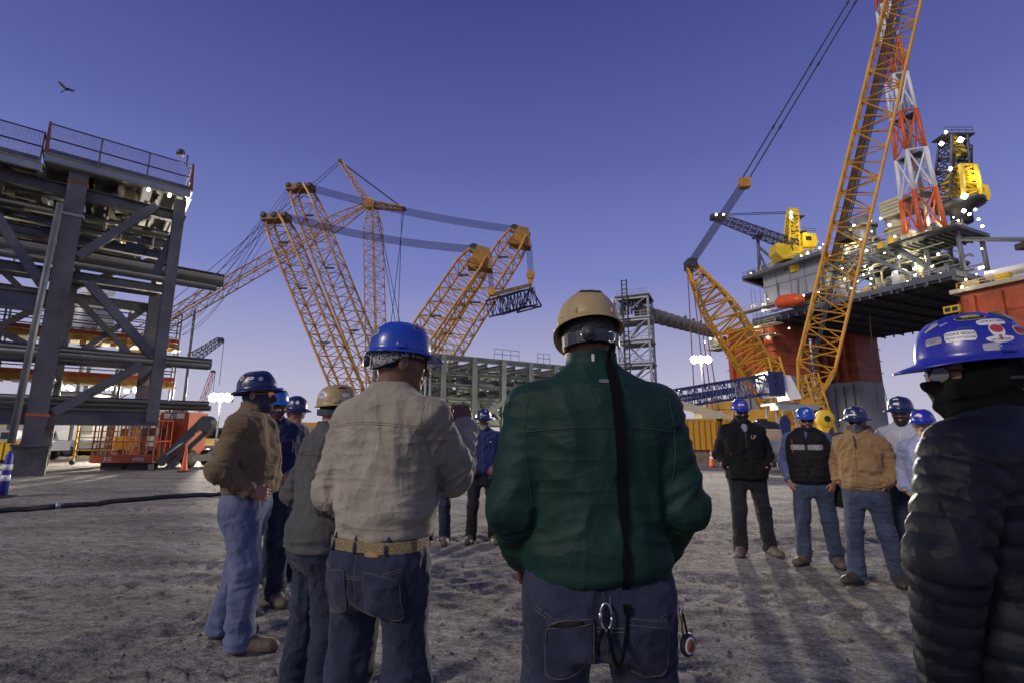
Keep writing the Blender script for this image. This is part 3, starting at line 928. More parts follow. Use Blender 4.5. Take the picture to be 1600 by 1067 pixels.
def single_crane():
    Y = 128
    T = empty('lattice_boom_crane', (at(300, 690, Y).x, Y, 0), 0, 'amber crane with long slanting boom and folded vertical jib behind the twin masts', 'crane')
    tip = at(573, 321, Y)
    ft = at(215, 527, Y)
    taper = lambda t: min(1.0, .35 + (1 - t) / .12 * .65)
    MB().lattice(ft, tip, 3.0, 3.0, 30, .18, .06, up=(.2, 1, 0), prof=taper).build('main_boom', M['crane'], T)
    MB().lattice(at(590, 640, Y), at(582, 320, Y), 3.8, 3.6, 24, .17, .075, up=(.5, 1, 0), prof=taper).build('jib', M['crane'], T)
    s1, s2 = at(532, 253, Y), at(631, 327, Y)
    for nm, e, w0 in (('strut', s1, 1.7), ('strut', s2, 1.7)):
        MB().lattice(tip + Vector((.6, 0, .2)), e, w0, .9, 6, .20, .10, up=(0, 1, 0)).build(nm, M['crane'], T)
        MB().box(e, (1.1, 1.4, .8)).build('strut_head', M['steel_d'], T)
    MB().lathe(tip + Vector((.9, -1.2, .3)), [(.3, 0), (1.5, .02), (1.5, 2.2), (.3, 2.4)], 14, (0, 1, 0)).build('boom_tip_sheave', M['crane'], T)
    for dz in (-.5, .5):
        MB().tube(s1 + Vector((0, dz, 0)), s2 + Vector((0, dz, 0)), .09, 4).build('pendant_line', M['wire'], T)
        MB().tube(s1 + Vector((0, dz, 0)), at(240, 505, Y) + Vector((dz * 3, dz, 0)), .09, 4).build('pendant_line', M['wire'], T)
    for (a, b) in (((631, 331), (611, 505)), ((628, 331), (622, 505)), ((589, 338), (618, 505)), ((591, 338), (626, 510))):
        MB().tube(at(*a, Y - 2), at(b[0], b[1], Y - 2), .085, 4).build('jib_pendant', M['wire'], T)
    bx = at(215, 690, Y)
    MB().box((bx.x, Y, 3.4), (9, 6, 5)).build('upperworks', M['crane'], T)
    MB().box((bx.x, Y, .7), (10, 9, 1.3)).build('crawlers', M['steel_d'], T)
    MB().beam(ft, (bx.x + 2, Y, 4), 2.2, 2.2).build('boom_foot', M['crane'], T)
single_crane()

# ================================================================== grey steel module, middle distance
def mid_module():
    A, B = at(640, 560, 40), at(905, 588, 49.5)
    A.z = B.z = 0
    D = (B - A); L = D.length; D.normalize()
    N = Vector((-D.y, D.x, 0))
    ztop = 8.15
    T = empty('open_steel_module', A, 0, 'pale grey green open steel frame module behind the bearded man', 'module')
    m = mat('primer_grey_green', (.21, .225, .20), .55, 0, .25, .5)
    m2 = mat('primer_dark', (.10, .108, .10), .6, 0, .3, .6)
    q = lambda s, n, z: A + D * s + N * n + Vector((0, 0, z))
    bays = 6
    for i in range(bays + 1):
        s = L * i / bays
        for n in (0, 5.0, 9.0):
            MB().ibeam(q(s, n, .9), q(s, n, ztop), .46, .46, .06, up=N).build('column', m, T)
    for n in (0, 5.0, 9.0):
        for z, h_ in ((ztop - .2, .46), (6.6, .22), (5.6, .28), (4.45, .3), (3.5, .2), (2.55, .46), (1.1, .3)):
            MB().ibeam(q(-.3, n, z), q(L + .3, n, z), .34, h_).build('girder', m, T)
    for i in range(bays * 2 + 1):
        s = L * i / (bays * 2)
        for z in (ztop - .55, 5.0, 2.6):
            MB().ibeam(q(s, .3, z), q(s, 8.8, z), .25, .35).build('cross_beam', m2, T)
    for i in range(bays):
        s0, s1 = L * i / bays, L * (i + 1) / bays
        sm = (s0 + s1) / 2
        for n in (.02, 5.0):
            MB().ibeam(q(s0 + .3, n, 2.8), q(sm, n, 4.2), .26, .26, up=N).build('diagonal_brace', m, T)
            MB().ibeam(q(s1 - .3, n, 2.8), q(sm, n, 4.2), .26, .26, up=N).build('diagonal_brace', m, T)
        MB().ibeam(q(s0 + .3, 9.0, 5.5), q(s1 - .3, 9.0, 7.8), .26, .26, up=N).build('diagonal_brace', m2, T)
    # pipework, cable trays and equipment inside the left half
    rnd = random.Random(8)
    for k in range(120):
        s = rnd.uniform(.3, L * .8); n = rnd.uniform(.6, 8.5); z = rnd.uniform(4.7, ztop - .7)
        t = rnd.random()
        if t < .45:
            MB().tube(q(s, n, z), q(min(L - .4, s + rnd.uniform(1, 4)), n, z), rnd.uniform(.06, .2), 8).build('pipe', rnd.choice([m, M['galv'], m2]), T, True)
        elif t < .7:
            MB().tube(q(s, n, z - .8), q(s, n, z + .6), rnd.uniform(.05, .16), 8).build('riser', rnd.choice([m, M['galv']]), T, True)
        elif t < .88:
            MB().box(q(s, n, z), (rnd.uniform(.5, 1.6), rnd.uniform(.4, 1), rnd.uniform(.3, .8)), .22).build('equipment_box', rnd.choice([m, m2]), T)
        else:
            MB().lathe(q(s, n, z - .6), [(.1, 0), (.45, .15), (.5, .3), (.5, .9), (.3, 1.15)], 12).build('vessel', m2, T, True)
    for s0, s1 in ((0, L * .28), (L * .45, L * .6), (L * .72, L * .8)):
        n_ = int((s1 - s0) / 1.2) + 1
        for h_ in (.45, .9):
            MB().tube(q(s0, .1, ztop + .1 + h_), q(s1, .1, ztop + .1 + h_), .03, 5).build('rail', m, T)
        for i in range(n_ + 1):
            MB().tube(q(s0 + (s1 - s0) * i / n_, .1, ztop), q(s0 + (s1 - s0) * i / n_, .1, ztop + 1.0), .03, 5).build('rail_post', m, T)
    for s in (1.2, 1.6):
        MB().tube(q(s, -.6, .0), q(s, -.6, 7.9), .09, 8).build('riser_pipe', M['galv'], T, True)
    # inclined stair from the ground to the middle deck
    a, b = q(L * .16, -1.2, .2), q(L * .46, -1.2, 4.3)
    for off in (0, .9):
        MB().beam(a + N * off, b + N * off, .10, .36).build('stair_stringer', m, T)
    for k in range(17):
        MB().box(a.lerp(b, (k + .5) / 17) + N * .45, (.28, .82, .05), .22).build('stair_tread', M['galv'], T)
    # timber cribbing under the feet
    wood = mat('weathered_timber', (.22, .17, .11), .85, 0, .3, 3)
    for i in range(bays + 1):
        for n in (0, 5.0, 9.0):
            MB().box(q(L * i / bays, n, .45), (1.1, 1.1, .9), .22).build('crib_block', wood, T)
    # lamps lighting the frame from inside
    for s, n, z in ((L * .3, 3, 1.9), (L * .62, -3, 2.3), (L * .9, 3, 1.9), (L * .5, 6, 6.6), (L * .1, -3, 2.3)):
        MB().lathe(q(s, n, z), [(.03, -.12), (.12, -.06), (.12, .06), (.03, .12)], 8).build('work_lamp', M['lampy'], T, True)
        l = bpy.data.lights.new('module_light', 'POINT'); l.energy = 420; l.color = (1, .95, .62); l.shadow_soft_size = .15
        lo = bpy.data.objects.new('module_light', l); COL.objects.link(lo); lo.location = q(s, n - .3, z - .25)
    return q, L
MQ, ML = mid_module()
def orange_boxes():
    for k, (x, lab) in enumerate(((703, 'orange lidded tool chest just left of the bearded man, the farther left one'), (724, 'orange lidded tool chest touching the bearded man\'s shoulder in view'))):
        p = at(x, 692, 22); c = Vector((p.x, 22, 0))
        T = empty('tool_chest', c, 0, lab, 'tool chest', 'orange tool chests')
        MB().box(c + Vector((0, 0, .66)), (.52, .6, .96)).build('body', M['orange'], T)
        MB().box(c + Vector((0, 0, 1.19)), (.55, .64, .10)).build('lid', M['orange'], T)
        MB().box(c + Vector((0, -.31, .95)), (.26, .02, .14)).build('label_plate', M['white'], T)
        for dx in (-.2, .2):
            MB().box(c + Vector((dx, 0, .09)), (.08, .55, .18)).build('foot', M['black'], T)
    p = at(790, 680, 26); c = Vector((p.x, 26, 0))
    T = empty('pallet_stack', c, 0, 'stack of yellow timber frames beside the bearded man', 'stack')
    for k in range(5):
        MB().box(c + Vector((0, 0, .2 + .34 * k)), (1.3, 1.0, .2)).build('timber_frame', M['yellow'], T)
        for dx in (-.5, .5):
            MB().box(c + Vector((dx, 0, .05 + .34 * k)), (.12, .9, .10 if k == 0 else .139)).build('spacer', M['cream'], T)
orange_boxes()
# ================================================================== stair tower with conveyor gallery
def stair_tower():
    Y = 90
    c = at(1002, 690, Y); c.z = 0
    T = empty('stair_tower', c, 0, 'pale grey open stair tower with landings right of the green jacket', 'stair tower')
    m = mat('tower_grey', (.42, .43, .42), .5, .1, .15, .3)
    hw, hd = 2.75, 2.6
    ry = -.42
    def q(x, y, z):
        ca, sa = math.cos(ry), math.sin(ry)
        return c + Vector((ca * x - sa * y, sa * x + ca * y, z))
    top = at(1002, 468, Y).z
    lv = [top - 4.1 * k for k in range(6)]
    for x in (-hw, hw):
        for y in (-hd, hd):
            MB().beam(q(x, y, 0), q(x, y, top), .34, .34).build('column', m, T)
    for i, z in enumerate(lv):
        if z < 1: continue
        MB().box(q(0, 0, z), (2 * hw + .7, 2 * hd + .9, .22), ry).build('landing', M['steel'] if i == 0 else m, T)
        for y in (-hd, hd):
            MB().beam(q(-hw, y, z - .35), q(hw, y, z - .35), .2, .45).build('beam', m, T)
            for h_ in (.55, 1.1):
                MB().tube(q(-hw, y * 1.12, z + h_), q(hw, y * 1.12, z + h_), .05, 4).build('rail', m, T)
            for k in range(5):
                MB().tube(q(-hw + 2 * hw * k / 4, y * 1.12, z), q(-hw + 2 * hw * k / 4, y * 1.12, z + 1.1), .05, 4).build('rail_post', m, T)
        if i + 1 < len(lv):
            zz = lv[i + 1]
            for y in (-hd, hd):
                MB().tube(q(-hw, y, zz), q(hw, y, z - .3), .10, 5).build('brace', m, T)
            for x in (-hw, hw):
                MB().tube(q(x, -hd, zz), q(x, hd, z - .3), .09, 5).build('brace', m, T)
                MB().tube(q(x, hd, zz), q(x, -hd, z - .3), .09, 5).build('brace', m, T)
            a, b = (q(-hw * .7, .4, zz), q(hw * .6, .4, z)) if i % 2 else (q(hw * .6, .9, zz), q(-hw * .7, .9, z))
            MB().beam(a, b, 1.2, .28).build('stair_flight', m, T)
    # ladder cage rising past the roof, and control cabinets
    x = -hw * .45
    for dx in (-.45, .45):
        MB().tube(q(x + dx, -hd - .5, 0), q(x + dx, -hd - .5, top + 3.1), .12, 5).build('ladder_stile', M['steel_d'], T)
    for k in range(36):
        MB().beam(q(x - .45, -hd - .5, top + 2.9 - .8 * k if top + 2.9 - .8 * k > .3 else .3), q(x + .45, -hd - .5, top + 2.9 - .8 * k if top + 2.9 - .8 * k > .3 else .3), .12, .16).build('ladder_rung', M['steel_d'], T)
    MB().box(q(-hw - .9, -hd * .5, top - 2.6), (1.4, 1.5, 3.6), ry).build('control_cabinet', M['steel'], T)
    for k in range(3):
        MB().box(q(-hw - 1.9, -hd * .6, top - 3.4 + 1.3 * k), (.7, .7, .8), ry).build('lamp_box', M['white'], T)
    MB().box(q(-hw - 1.4, -hd * .5, top - .5), (1.2, 1.2, 1.1), ry).build('lamp_box', M['white'], T)
    for k in range(6):
        MB().lathe(q(-hw + .7 + .62 * k, -hd * .9, top - 3.4), [(.22, 0), (.22, 2.2), (.12, 2.4)], 8).build('hanging_hose', M['steel_d'], T, True)
    # inclined gallery tube to the platform
    G0, G1 = q(hw * .4, 0, top - 2.6), at(1112, 519, 128)
    P = empty('gallery_tube', G0, 0, 'long grey tubular gangway from the stair tower to the platform', 'gangway')
    gm = mat('gallery_grey', (.20, .19, .165), .6, .1, .25, .3)
    L = (G1 - G0).length
    MB().lathe(G0, [(1.0, 0)] + [p for k in range(12) for p in ((1.35, L * k / 12 + .02), (1.35, L * (k + .9) / 12), (1.5, L * (k + .9) / 12 + .02), (1.5, L * (k + 1) / 12 - .02))] + [(1.0, L)], 16, G1 - G0).build('tube', gm, P, True)
    for t in (.55, .68, .8):
        MB().box(G0.lerp(G1, t) + Vector((0, 0, 1.6)), (.5, .5, .9)).build('roof_box', M['steel_d'], P)
    MB().beam(G0 + Vector((0, -1.2, -1.2)), G1 + Vector((0, -1.2, -1.2)), .25, .5).build('tray', M['steel_d'], P)
stair_tower()

# ================================================================== offshore platform on the right
RL = Vector((68, 140, 0))
RA = Vector((math.cos(R(-65)), math.sin(R(-65)), 0))
RB = Vector((-RA.y, RA.x, 0))
RZ = R(-65)
def rq(a, b, z):
    return RL + RA * a + RB * b + Vector((0, 0, z))
def rp(x, y, b=-3.0):
    d = ray(x, y); q0 = RL + RB * b
    t = RB.dot(q0) / RB.dot(Vector((d.x, d.y, 0)))
    q = d * t
    return (Vector((q.x - q0.x, q.y - q0.y, 0)).dot(RA), q.z + CAMZ)
def rpq(x, y, b=-3.0):
    a, z = rp(x, y, b)
    return rq(a, b, z)
def platform():
    T = empty('offshore_platform', rq(25, 20, 0), 0, 'huge offshore platform with orange columns and crowded grey decks at right', 'platform')
    D0 = 31.9
    sm, dk = M['rigsteel'], M['deck_d']
    # columns: rounded square shafts, red oxide above, pale grey below
    def shaft(a, b, h_, z0, z1):
        pts = []
        r = 1.1
        for cx, cy, a0 in ((h_ - r, h_ - r, 0), (-h_ + r, h_ - r, 90), (-h_ + r, -h_ + r, 180), (h_ - r, -h_ + r, 270)):
            for k in range(5):
                t = R(a0 + 22.5 * k)
                pts.append(rq(a + cx + r * math.cos(t), b + cy + r * math.sin(t), z0))
        return MB().prism(pts, (0, 0, z1 - z0))
    DC = {58.6: 28.4}
    for a, b, h_, zb in ((2, 5, 7.8, 17.2), (3, 39, 6.6, 17.2), (58.6, 5.8, 8.4, 13), (57, 40, 7.5, 15)):
        c = shaft(a, b, h_, 0, zb).build('column_base', M['riggrey'], T)
        zt_ = DC.get(a, D0 - .05)
        o = shaft(a, b, h_ - .004, zb, zt_).build('column', M['rigorange'], T)
        for k in range(4):
            u_ = -h_ + 2.4 + (2 * h_ - 4.8) * k / 3
            MB().box(rq(a + u_, b - h_ - .35, (zb + zt_) / 2 - .5), (.85, 1.3, zt_ - zb - 1), RZ).build('stiffener', M['rigorange'], o)
            MB().box(rq(a - h_ - .35, b + u_, (zb + zt_) / 2 - .5), (1.3, .85, zt_ - zb - 1), RZ).build('stiffener', M['rigorange'], o)
            MB().tube(rq(a + u_ + 1.2, b - h_ - .45, 4), rq(a + u_ + 1.2, b - h_ - .45, zb - 1), .2, 6).build('riser_pipe', M['steel'], c)
        for wk in (.2, .45, .7):
            MB().box(rq(a, b, zb + (zt_ - zb) * wk), (2 * h_ + .25, 2 * h_ + .25, .16), RZ).build('weld_band', M['rigorange'], o)
    # deck box and underside girders
    MB().box(rq(28.1, 2, D0 + .55), (46.2, 12, 1.1), RZ).build('main_deck', sm, T)
    MB().box(rq(24, 28.01, D0 + .53), (54, 40, 1.1), RZ).build('main_deck', sm, T)
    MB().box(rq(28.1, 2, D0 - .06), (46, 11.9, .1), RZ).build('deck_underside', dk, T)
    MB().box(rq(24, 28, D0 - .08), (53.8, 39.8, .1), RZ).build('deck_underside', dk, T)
    for k in range(10):
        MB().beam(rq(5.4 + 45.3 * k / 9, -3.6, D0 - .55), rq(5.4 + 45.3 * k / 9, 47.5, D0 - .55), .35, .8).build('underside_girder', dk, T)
    for k in range(12):
        MB().beam(rq(5.2, -3.4 + 50.8 * k / 11, D0 - .3), rq(50.8, -3.4 + 50.8 * k / 11, D0 - .3), .2, .35).build('underside_stringer', M['steel'], T)
    for k in range(22):
        MB().box(rq(5.2 + 45.5 * k / 21, -4.15, D0 - .2), (.35, .25, 1.3), RZ).build('edge_bracket', sm, T)
        MB().box(rq(-2.5 + 53 * k / 21, 48.1, D0 - .4), (.35, .25, 1.3), RZ).build('edge_bracket', M['steel_d'], T)
    # railings along the front edge
    def rail(a0, a1, b, z, m=M['cream'], step=1.6):
        n = max(1, int(abs(a1 - a0) / step))
        for h_ in (.55, 1.1):
            MB().tube(rq(a0, b, z + h_), rq(a1, b, z + h_), .07, 4).build('rail', m, T)
        for i in range(n + 1):
            MB().tube(rq(a0 + (a1 - a0) * i / n, b, z), rq(a0 + (a1 - a0) * i / n, b, z + 1.1), .06, 4).build('rail_post', m, T)
    rail(6, 50, -3.9, D0 + 1.1)
    rail(50.5, 66, -3.0, 29.3, M['yellow'])
    # accommodation wall block at the left end
    a0, a1 = 8.0, 24.0
    ph = 44.8
    MB().box(rq((a0 + a1) / 2, 5, (D0 + 4.8 + ph) / 2), (a1 - a0, 14, ph - D0 - 4.8), RZ).build('wall_block', mat('rig_wall_grey', (.26, .28, .31), .55, 0, .12, .1), T)
    for k in range(1, 4):
        MB().box(rq(a0 + (a1 - a0) * k / 4, -2.04, (D0 + 5 + ph) / 2), (.14, .1, ph - D0 - 5), RZ).build('panel_seam', sm, T)
    MB().box(rq((a0 + a1) / 2, -2.05, 41.2), (a1 - a0, .1, .14), RZ).build('panel_seam', sm, T)
    MB().box(rq(14.6, 4, ph + .4), (22.6, 17, .8), RZ).build('helideck_edge', sm, T)
    MB().prism([rq(3.4, -4.4, ph - .55), rq(3.4, 12, ph - .55), rq(8, 12, ph - 3.6), rq(8, -2.1, ph - 3.6)], (0, 0, .5)).build('overhang_plate', M['steel_d'], T)
    rail(3.5, 25.5, -4.4, ph + .8, M['steel'])
    for k in range(9):
        MB().box(rq(5 + 2.3 * k, -2.5 + (k % 3), ph + 1.5 + .5 * (k % 2)), (1.5, 1.4, 1.4 + 1.1 * (k % 2)), RZ).build('deck_unit', M['cream'] if k % 2 else M['galv'], T)
    # pipes draining beneath the block
    MB().pipe([rq(8.6, -2.6, 39.5), rq(8.6, -2.6, 35), rq(11, -2.6, 34), rq(17, -2.6, 34.4)], .28, 8).build('drain_pipe', M['white'], T, True)
    for z in (D0 - 1.8, D0 + 3.0):
        MB().box(rq(6.5, -5.4, z), (15, 3.0, .3), RZ).build('walkway', M['cream'], T)
        rail(-1, 14, -6.8, z + .15)
    MB().box(rq(8.2, -4.5, D0 - 4.4), (7.5, 4.5, .3), RZ).build('walkway', M['cream'], T)
    rail(4.6, 11.8, -6.7, D0 - 4.2)
    MB().box(rq(-9, -1.0, 27.2), (7, 5, .4), RZ).build('walkway', M['cream'], T)
    rail(-12.5, -5.6, -3.4, 27.4)
    MB().box(rq(-9, -1.0, 29.2), (5, 3.5, 2.4), RZ).build('gangway_landing', M['steel'], T)
    # lifeboat
    p0, p1 = rpq(1211, 475, -6.2), rpq(1256, 468, -6.2)
    lb = mat('lifeboat_orange', (.72, .10, .02), .4)
    L = (p1 - p0).length
    boat = MB().lathe(p0, [(.1, 0), (.8, .25), (1.35, L * .12), (1.5, L * .3), (1.5, L * .78), (1.2, L * .94), (.2, L)], 14, p1 - p0).build('lifeboat_hull', lb, T, True)
    MB().beam(p0.lerp(p1, .2) + Vector((0, 0, 1.5)), p0.lerp(p1, .75) + Vector((0, 0, 1.5)), 1.4, .5).build('canopy_hatch', lb, boat)
    for t in (.15, .85):
        MB().beam(p0.lerp(p1, t) + Vector((0, 0, 1.3)), p0.lerp(p1, t) + Vector((.5, .3, 5.5)), .35).build('davit', sm, T)
    # process decks
    zA, zB, zC = D0 + 1.1, 41.8, 42.0
    MB().box(rq(33.3, 12, zB), (17.6, 28, .7), RZ).build('process_deck', sm, T)
    MB().box(rq(47.3, 3.5, zB - .004), (10.4, 11, .7), RZ).build('process_deck', sm, T)
    MB().box(rq(46.5, -3.2, zB - .1), (12, 2.3, .5), RZ).build('side_walkway', M['steel_d'], T)
    rail(24.7, 52.3, -2.1, zB + .35)
    for a in (24.6, 29.8, 35, 40.5, 46, 51.5):
        for b in (-1.5, 8, 20):
            if a > 42 and b > 10: continue
            MB().tube(rq(a, b, zA), rq(a, b, zB - .4), .42, 8).build('deck_post', sm, T, True)
    for a, a2 in ((24.8, 32), (32, 24.8)):
        MB().tube(rq(a, -1.6, zA + .4), rq(a2, -1.6, zB - .6), .24, 6).build('deck_brace', M['galv'], T)
    for a, a2 in ((41, 47.5), (35.5, 44)):
        MB().tube(rq(a, -1.9, zB - .5), rq(a2, -1.9, zA + .5), .50, 8).build('deck_brace', sm, T, True)
    MB().tube(rq(51.5, 0, zB - 2), rq(67, -2, 33.5), .42, 8).build('flare_support', sm, T, True)
    rnd = random.Random(21)
    for k in range(110):
        lvl = rnd.choice((0, 0, 0, 1, 1, 2))
        if lvl == 0:
            a, b, z, hh = rnd.uniform(25, 49), rnd.uniform(-2.6, 14), zA, zB - zA - .6
        elif lvl == 1:
            a, b, z, hh = rnd.uniform(26, 37), rnd.uniform(-1, 18), zB + .35, 5.5
        else:
            a, b, z, hh = rnd.uniform(37, 51), rnd.uniform(0, 8), zB + .35, 3.0
        t = rnd.random()
        mm = rnd.choice([M['galv'], sm, M['cream'], M['cream'], M['steel'], M['white']])
        if t < .30:
            r = rnd.uniform(.7, 1.7); h = min(hh, rnd.uniform(2.4, 5.5))
            MB().lathe(rq(a, b, z), [(r * .55, 0), (r * .6, .5), (r, .9), (r, h - .6), (r * .6, h - .1), (r * .15, h)], 14).build('vessel', mm, T, True)
        elif t < .52:
            MB().tube(rq(a, b, z), rq(a, b, z + hh * rnd.uniform(.5, 1.0)), rnd.uniform(.12, .34), 7).build('riser', mm, T, True)
        elif t < .78:
            z2 = z + rnd.uniform(.8, max(1, hh - .6)); l = rnd.uniform(3, 9)
            a2 = min(a + l, 50)
            MB().pipe([rq(a, b, z), rq(a, b, z2 - .4), rq(a + .4, b, z2), rq(a2, b, z2), rq(a2 + .3, b, z2 - .5)], rnd.uniform(.10, .26), 6).build('pipe_run', mm, T, True)
        else:
            MB().box(rq(a, b, z + 1.1), (rnd.uniform(1, 3), rnd.uniform(1, 2.4), rnd.uniform(1, 2.3)), RZ).build('equipment_box', mm, T)
    for lvl, (a0_, a1_, b0_, b1_, z_) in enumerate(((24.7, 42, -1.8, 25.8, zB - .55), (42.5, 52.2, -1.8, 8.8, zB - .56))):
        for k in range(9):
            aa = a0_ + .3 + (a1_ - a0_ - .6) * k / 8
            MB().beam(rq(aa, b0_, z_), rq(aa, b1_, z_), .22, .36).build('underside_stringer', M['steel_d'], T)
    for k in range(46):
        a_ = rnd.uniform(25, 49); z_ = rnd.choice([zA, zA, zB + .35])
        l_ = rnd.uniform(.7, 2.2); 
        MB().box(rq(a_, rnd.uniform(-2.6, -.5), z_ + l_ / 2), (rnd.uniform(.4, 1.4), rnd.uniform(.4, 1), l_), RZ).build('deck_kit', rnd.choice([M['steel_d'], M['cream'], sm, M['steel'], M['yellow']]), T)
    for k in range(26):
        a_ = rnd.uniform(25, 46); z_ = rnd.uniform(zA + 2, zB - 1.2)
        MB().tube(rq(a_, -2.2, z_), rq(min(51, a_ + rnd.uniform(2, 7)), -2.2, z_ + rnd.choice([0, 0, 0, 1.6])), rnd.uniform(.06, .16), 6).build('service_line', rnd.choice([M['steel_d'], sm, M['galv'], M['cream']]), T)
    # stacks above the process deck
    for x, y0, y1, r, m_ in ((1355, 402, 338, 2.4, 'galv'), (1405, 380, 318, 2.0, 'cream'), (1328, 405, 352, 1.8, 'rigsteel')):
        a, z0 = rp(x, y0, 6); _, z1 = rp(x, y1, 6)
        MB().lathe(rq(a, 6, z0), [(r, 0), (r, (z1 - z0) * .7), (r * .8, (z1 - z0) * .74), (r * .8, (z1 - z0))], 16).build('exhaust_stack', M[m_], T, True)
        for h_ in (.35, .72):
            MB().lathe(rq(a, 6, z0 + (z1 - z0) * h_), [(r * 1.25, 0), (r * 1.25, .5)], 16).build('stack_walkway', M['cream'], T)
    a, z0 = rp(1404, 340, 5); _, z1 = rp(1404, 312, 5)
    for k in range(5):
        MB().box(rq(a, 5, z0 + (z1 - z0) * k / 5 + .5), (5.2, 4, (z1 - z0) / 5 - .12), RZ).build('louvre_unit', M['cream'], T)
    # right pontoon top with yellow kit
    MB().box(rq(58.6, 5.6, 28.85), (18.4, 18.2, .8), RZ).build('column_deck', M['cream'], T)
    ya, yz = rp(1488, 484, -2.8)
    MB().box(rq(ya, -2.8, yz), (2.6, .8, 1.4), RZ).build('yellow_frame', M['yellow'], T)
    for k in range(2):
        MB().box(rq(ya - .6 + 1.2 * k, -3.23, yz), (.9, .08, .8), RZ).build('frame_opening', M['black'], T)
    MB().lathe(rq(54, -.5, 31.2), [(.3, 0), (.9, .3), (.9, 5.6), (.3, 6)], 12, RA).build('cable_drum_cover', M['white'], T, True)
    for a in (52, 57, 61):
        MB().box(rq(a, -1.5, 30.0), (2.0, 1.4, 1.4), RZ).build('winch', M['cream'] if a != 57 else M['yellow'], T)
    # hanging drop cable under the deck
    h0 = rpq(1357, 470, 2); h1 = rpq(1362, 534, 2)
    MB().tube(h0, h1, .12, 5).build('drop_cable', M['wire'], T)
    for x in (1343, 1372, 1390):
        MB().tube(h1, at(x, 640, h1.y), .09, 5).build('drop_cable', M['wire'], T)
    for x in (1173, 1179, 1187):
        a_ = rpq(x, 452, -3.5)
        MB().tube(a_, a_ - Vector((0, 0, 14)), .06, 4).build('drop_cable', M['wire'], T)
    # deck lamps
    lamps = [(1173, 427), (1186, 427), (1215, 408), (1252, 400), (1262, 396), (1281, 388), (1286, 382), (1334, 352), (1376, 342), (1192, 476), (1200, 468), (1224, 463), (1256, 462), (1279, 457), (1192, 486), (1223, 494),
             (1316, 420), (1320, 436), (1330, 452), (1349, 430), (1351, 417), (1361, 420), (1361, 436), (1360, 444), (1354, 392), (1400, 425), (1418, 440), (1429, 420), (1430, 430), (1456, 417), (1458, 416), (1466, 398), (1470, 428), (1362, 362), (1360, 346), (1398, 370), (1382, 396), (1390, 352),
             (1503, 449), (1509, 437), (1526, 429), (1531, 419), (1536, 418), (1534, 389), (1535, 354), (1529, 343), (1508, 330), (1515, 335), (1524, 328), (1497, 345), (1490, 340), (1176, 515), (1182, 502), (1194, 497), (1200, 528), (1211, 522), (1105, 521), (1110, 529), (1101, 534), (1233, 513), (1274, 460), (1345, 375), (1322, 396), (1340, 440), (1405, 402), (1445, 445)]
    sph = MB().lathe((0, 0, 0), [(.04, -.24), (.17, -.17), (.24, 0), (.17, .17), (.04, .24)], 8)
    me = None
    for i, (x, y) in enumerate(lamps):
        b = -3.3 if x < 1480 else -4.5
        p = rpq(x, y, b) if x > 1120 else at(x, y, 142)
        if me is None:
            me = bpy.data.meshes.new('deck_lamp')
            me.from_pydata(sph.v, [], sph.f)
            me.shade_smooth()
            me.materials.append(M['lampw'])
        o = bpy.data.objects.new('deck_lamp', me)
        COL.objects.link(o); o.parent = T
        o.location = p - T.location
        k = .45 + .75 * ((i * 37) % 10) / 10
        o.scale = (k, k, k)
    for a, b, z, e in ((28, -1, 38, 900), (34, -1, 38, 1000), (44, -1, 38, 1000), (28, 3, 46, 900), (54, -1, 32.5, 260), (8, -6.5, 36, 420), (15, -3, 48.5, 700), (47, 0, 45, 900), (8, -6.5, 30, 900), (-9, -4, 30.5, 600), (38, 8, 38, 1500)):
        l = bpy.data.lights.new('deck_light', 'POINT'); l.energy = e; l.color = (1, .86, .52); l.shadow_soft_size = .4
        lo = bpy.data.objects.new('deck_light', l); COL.objects.link(lo); lo.location = rq(a, b, z)
    return T
PLAT = platform()

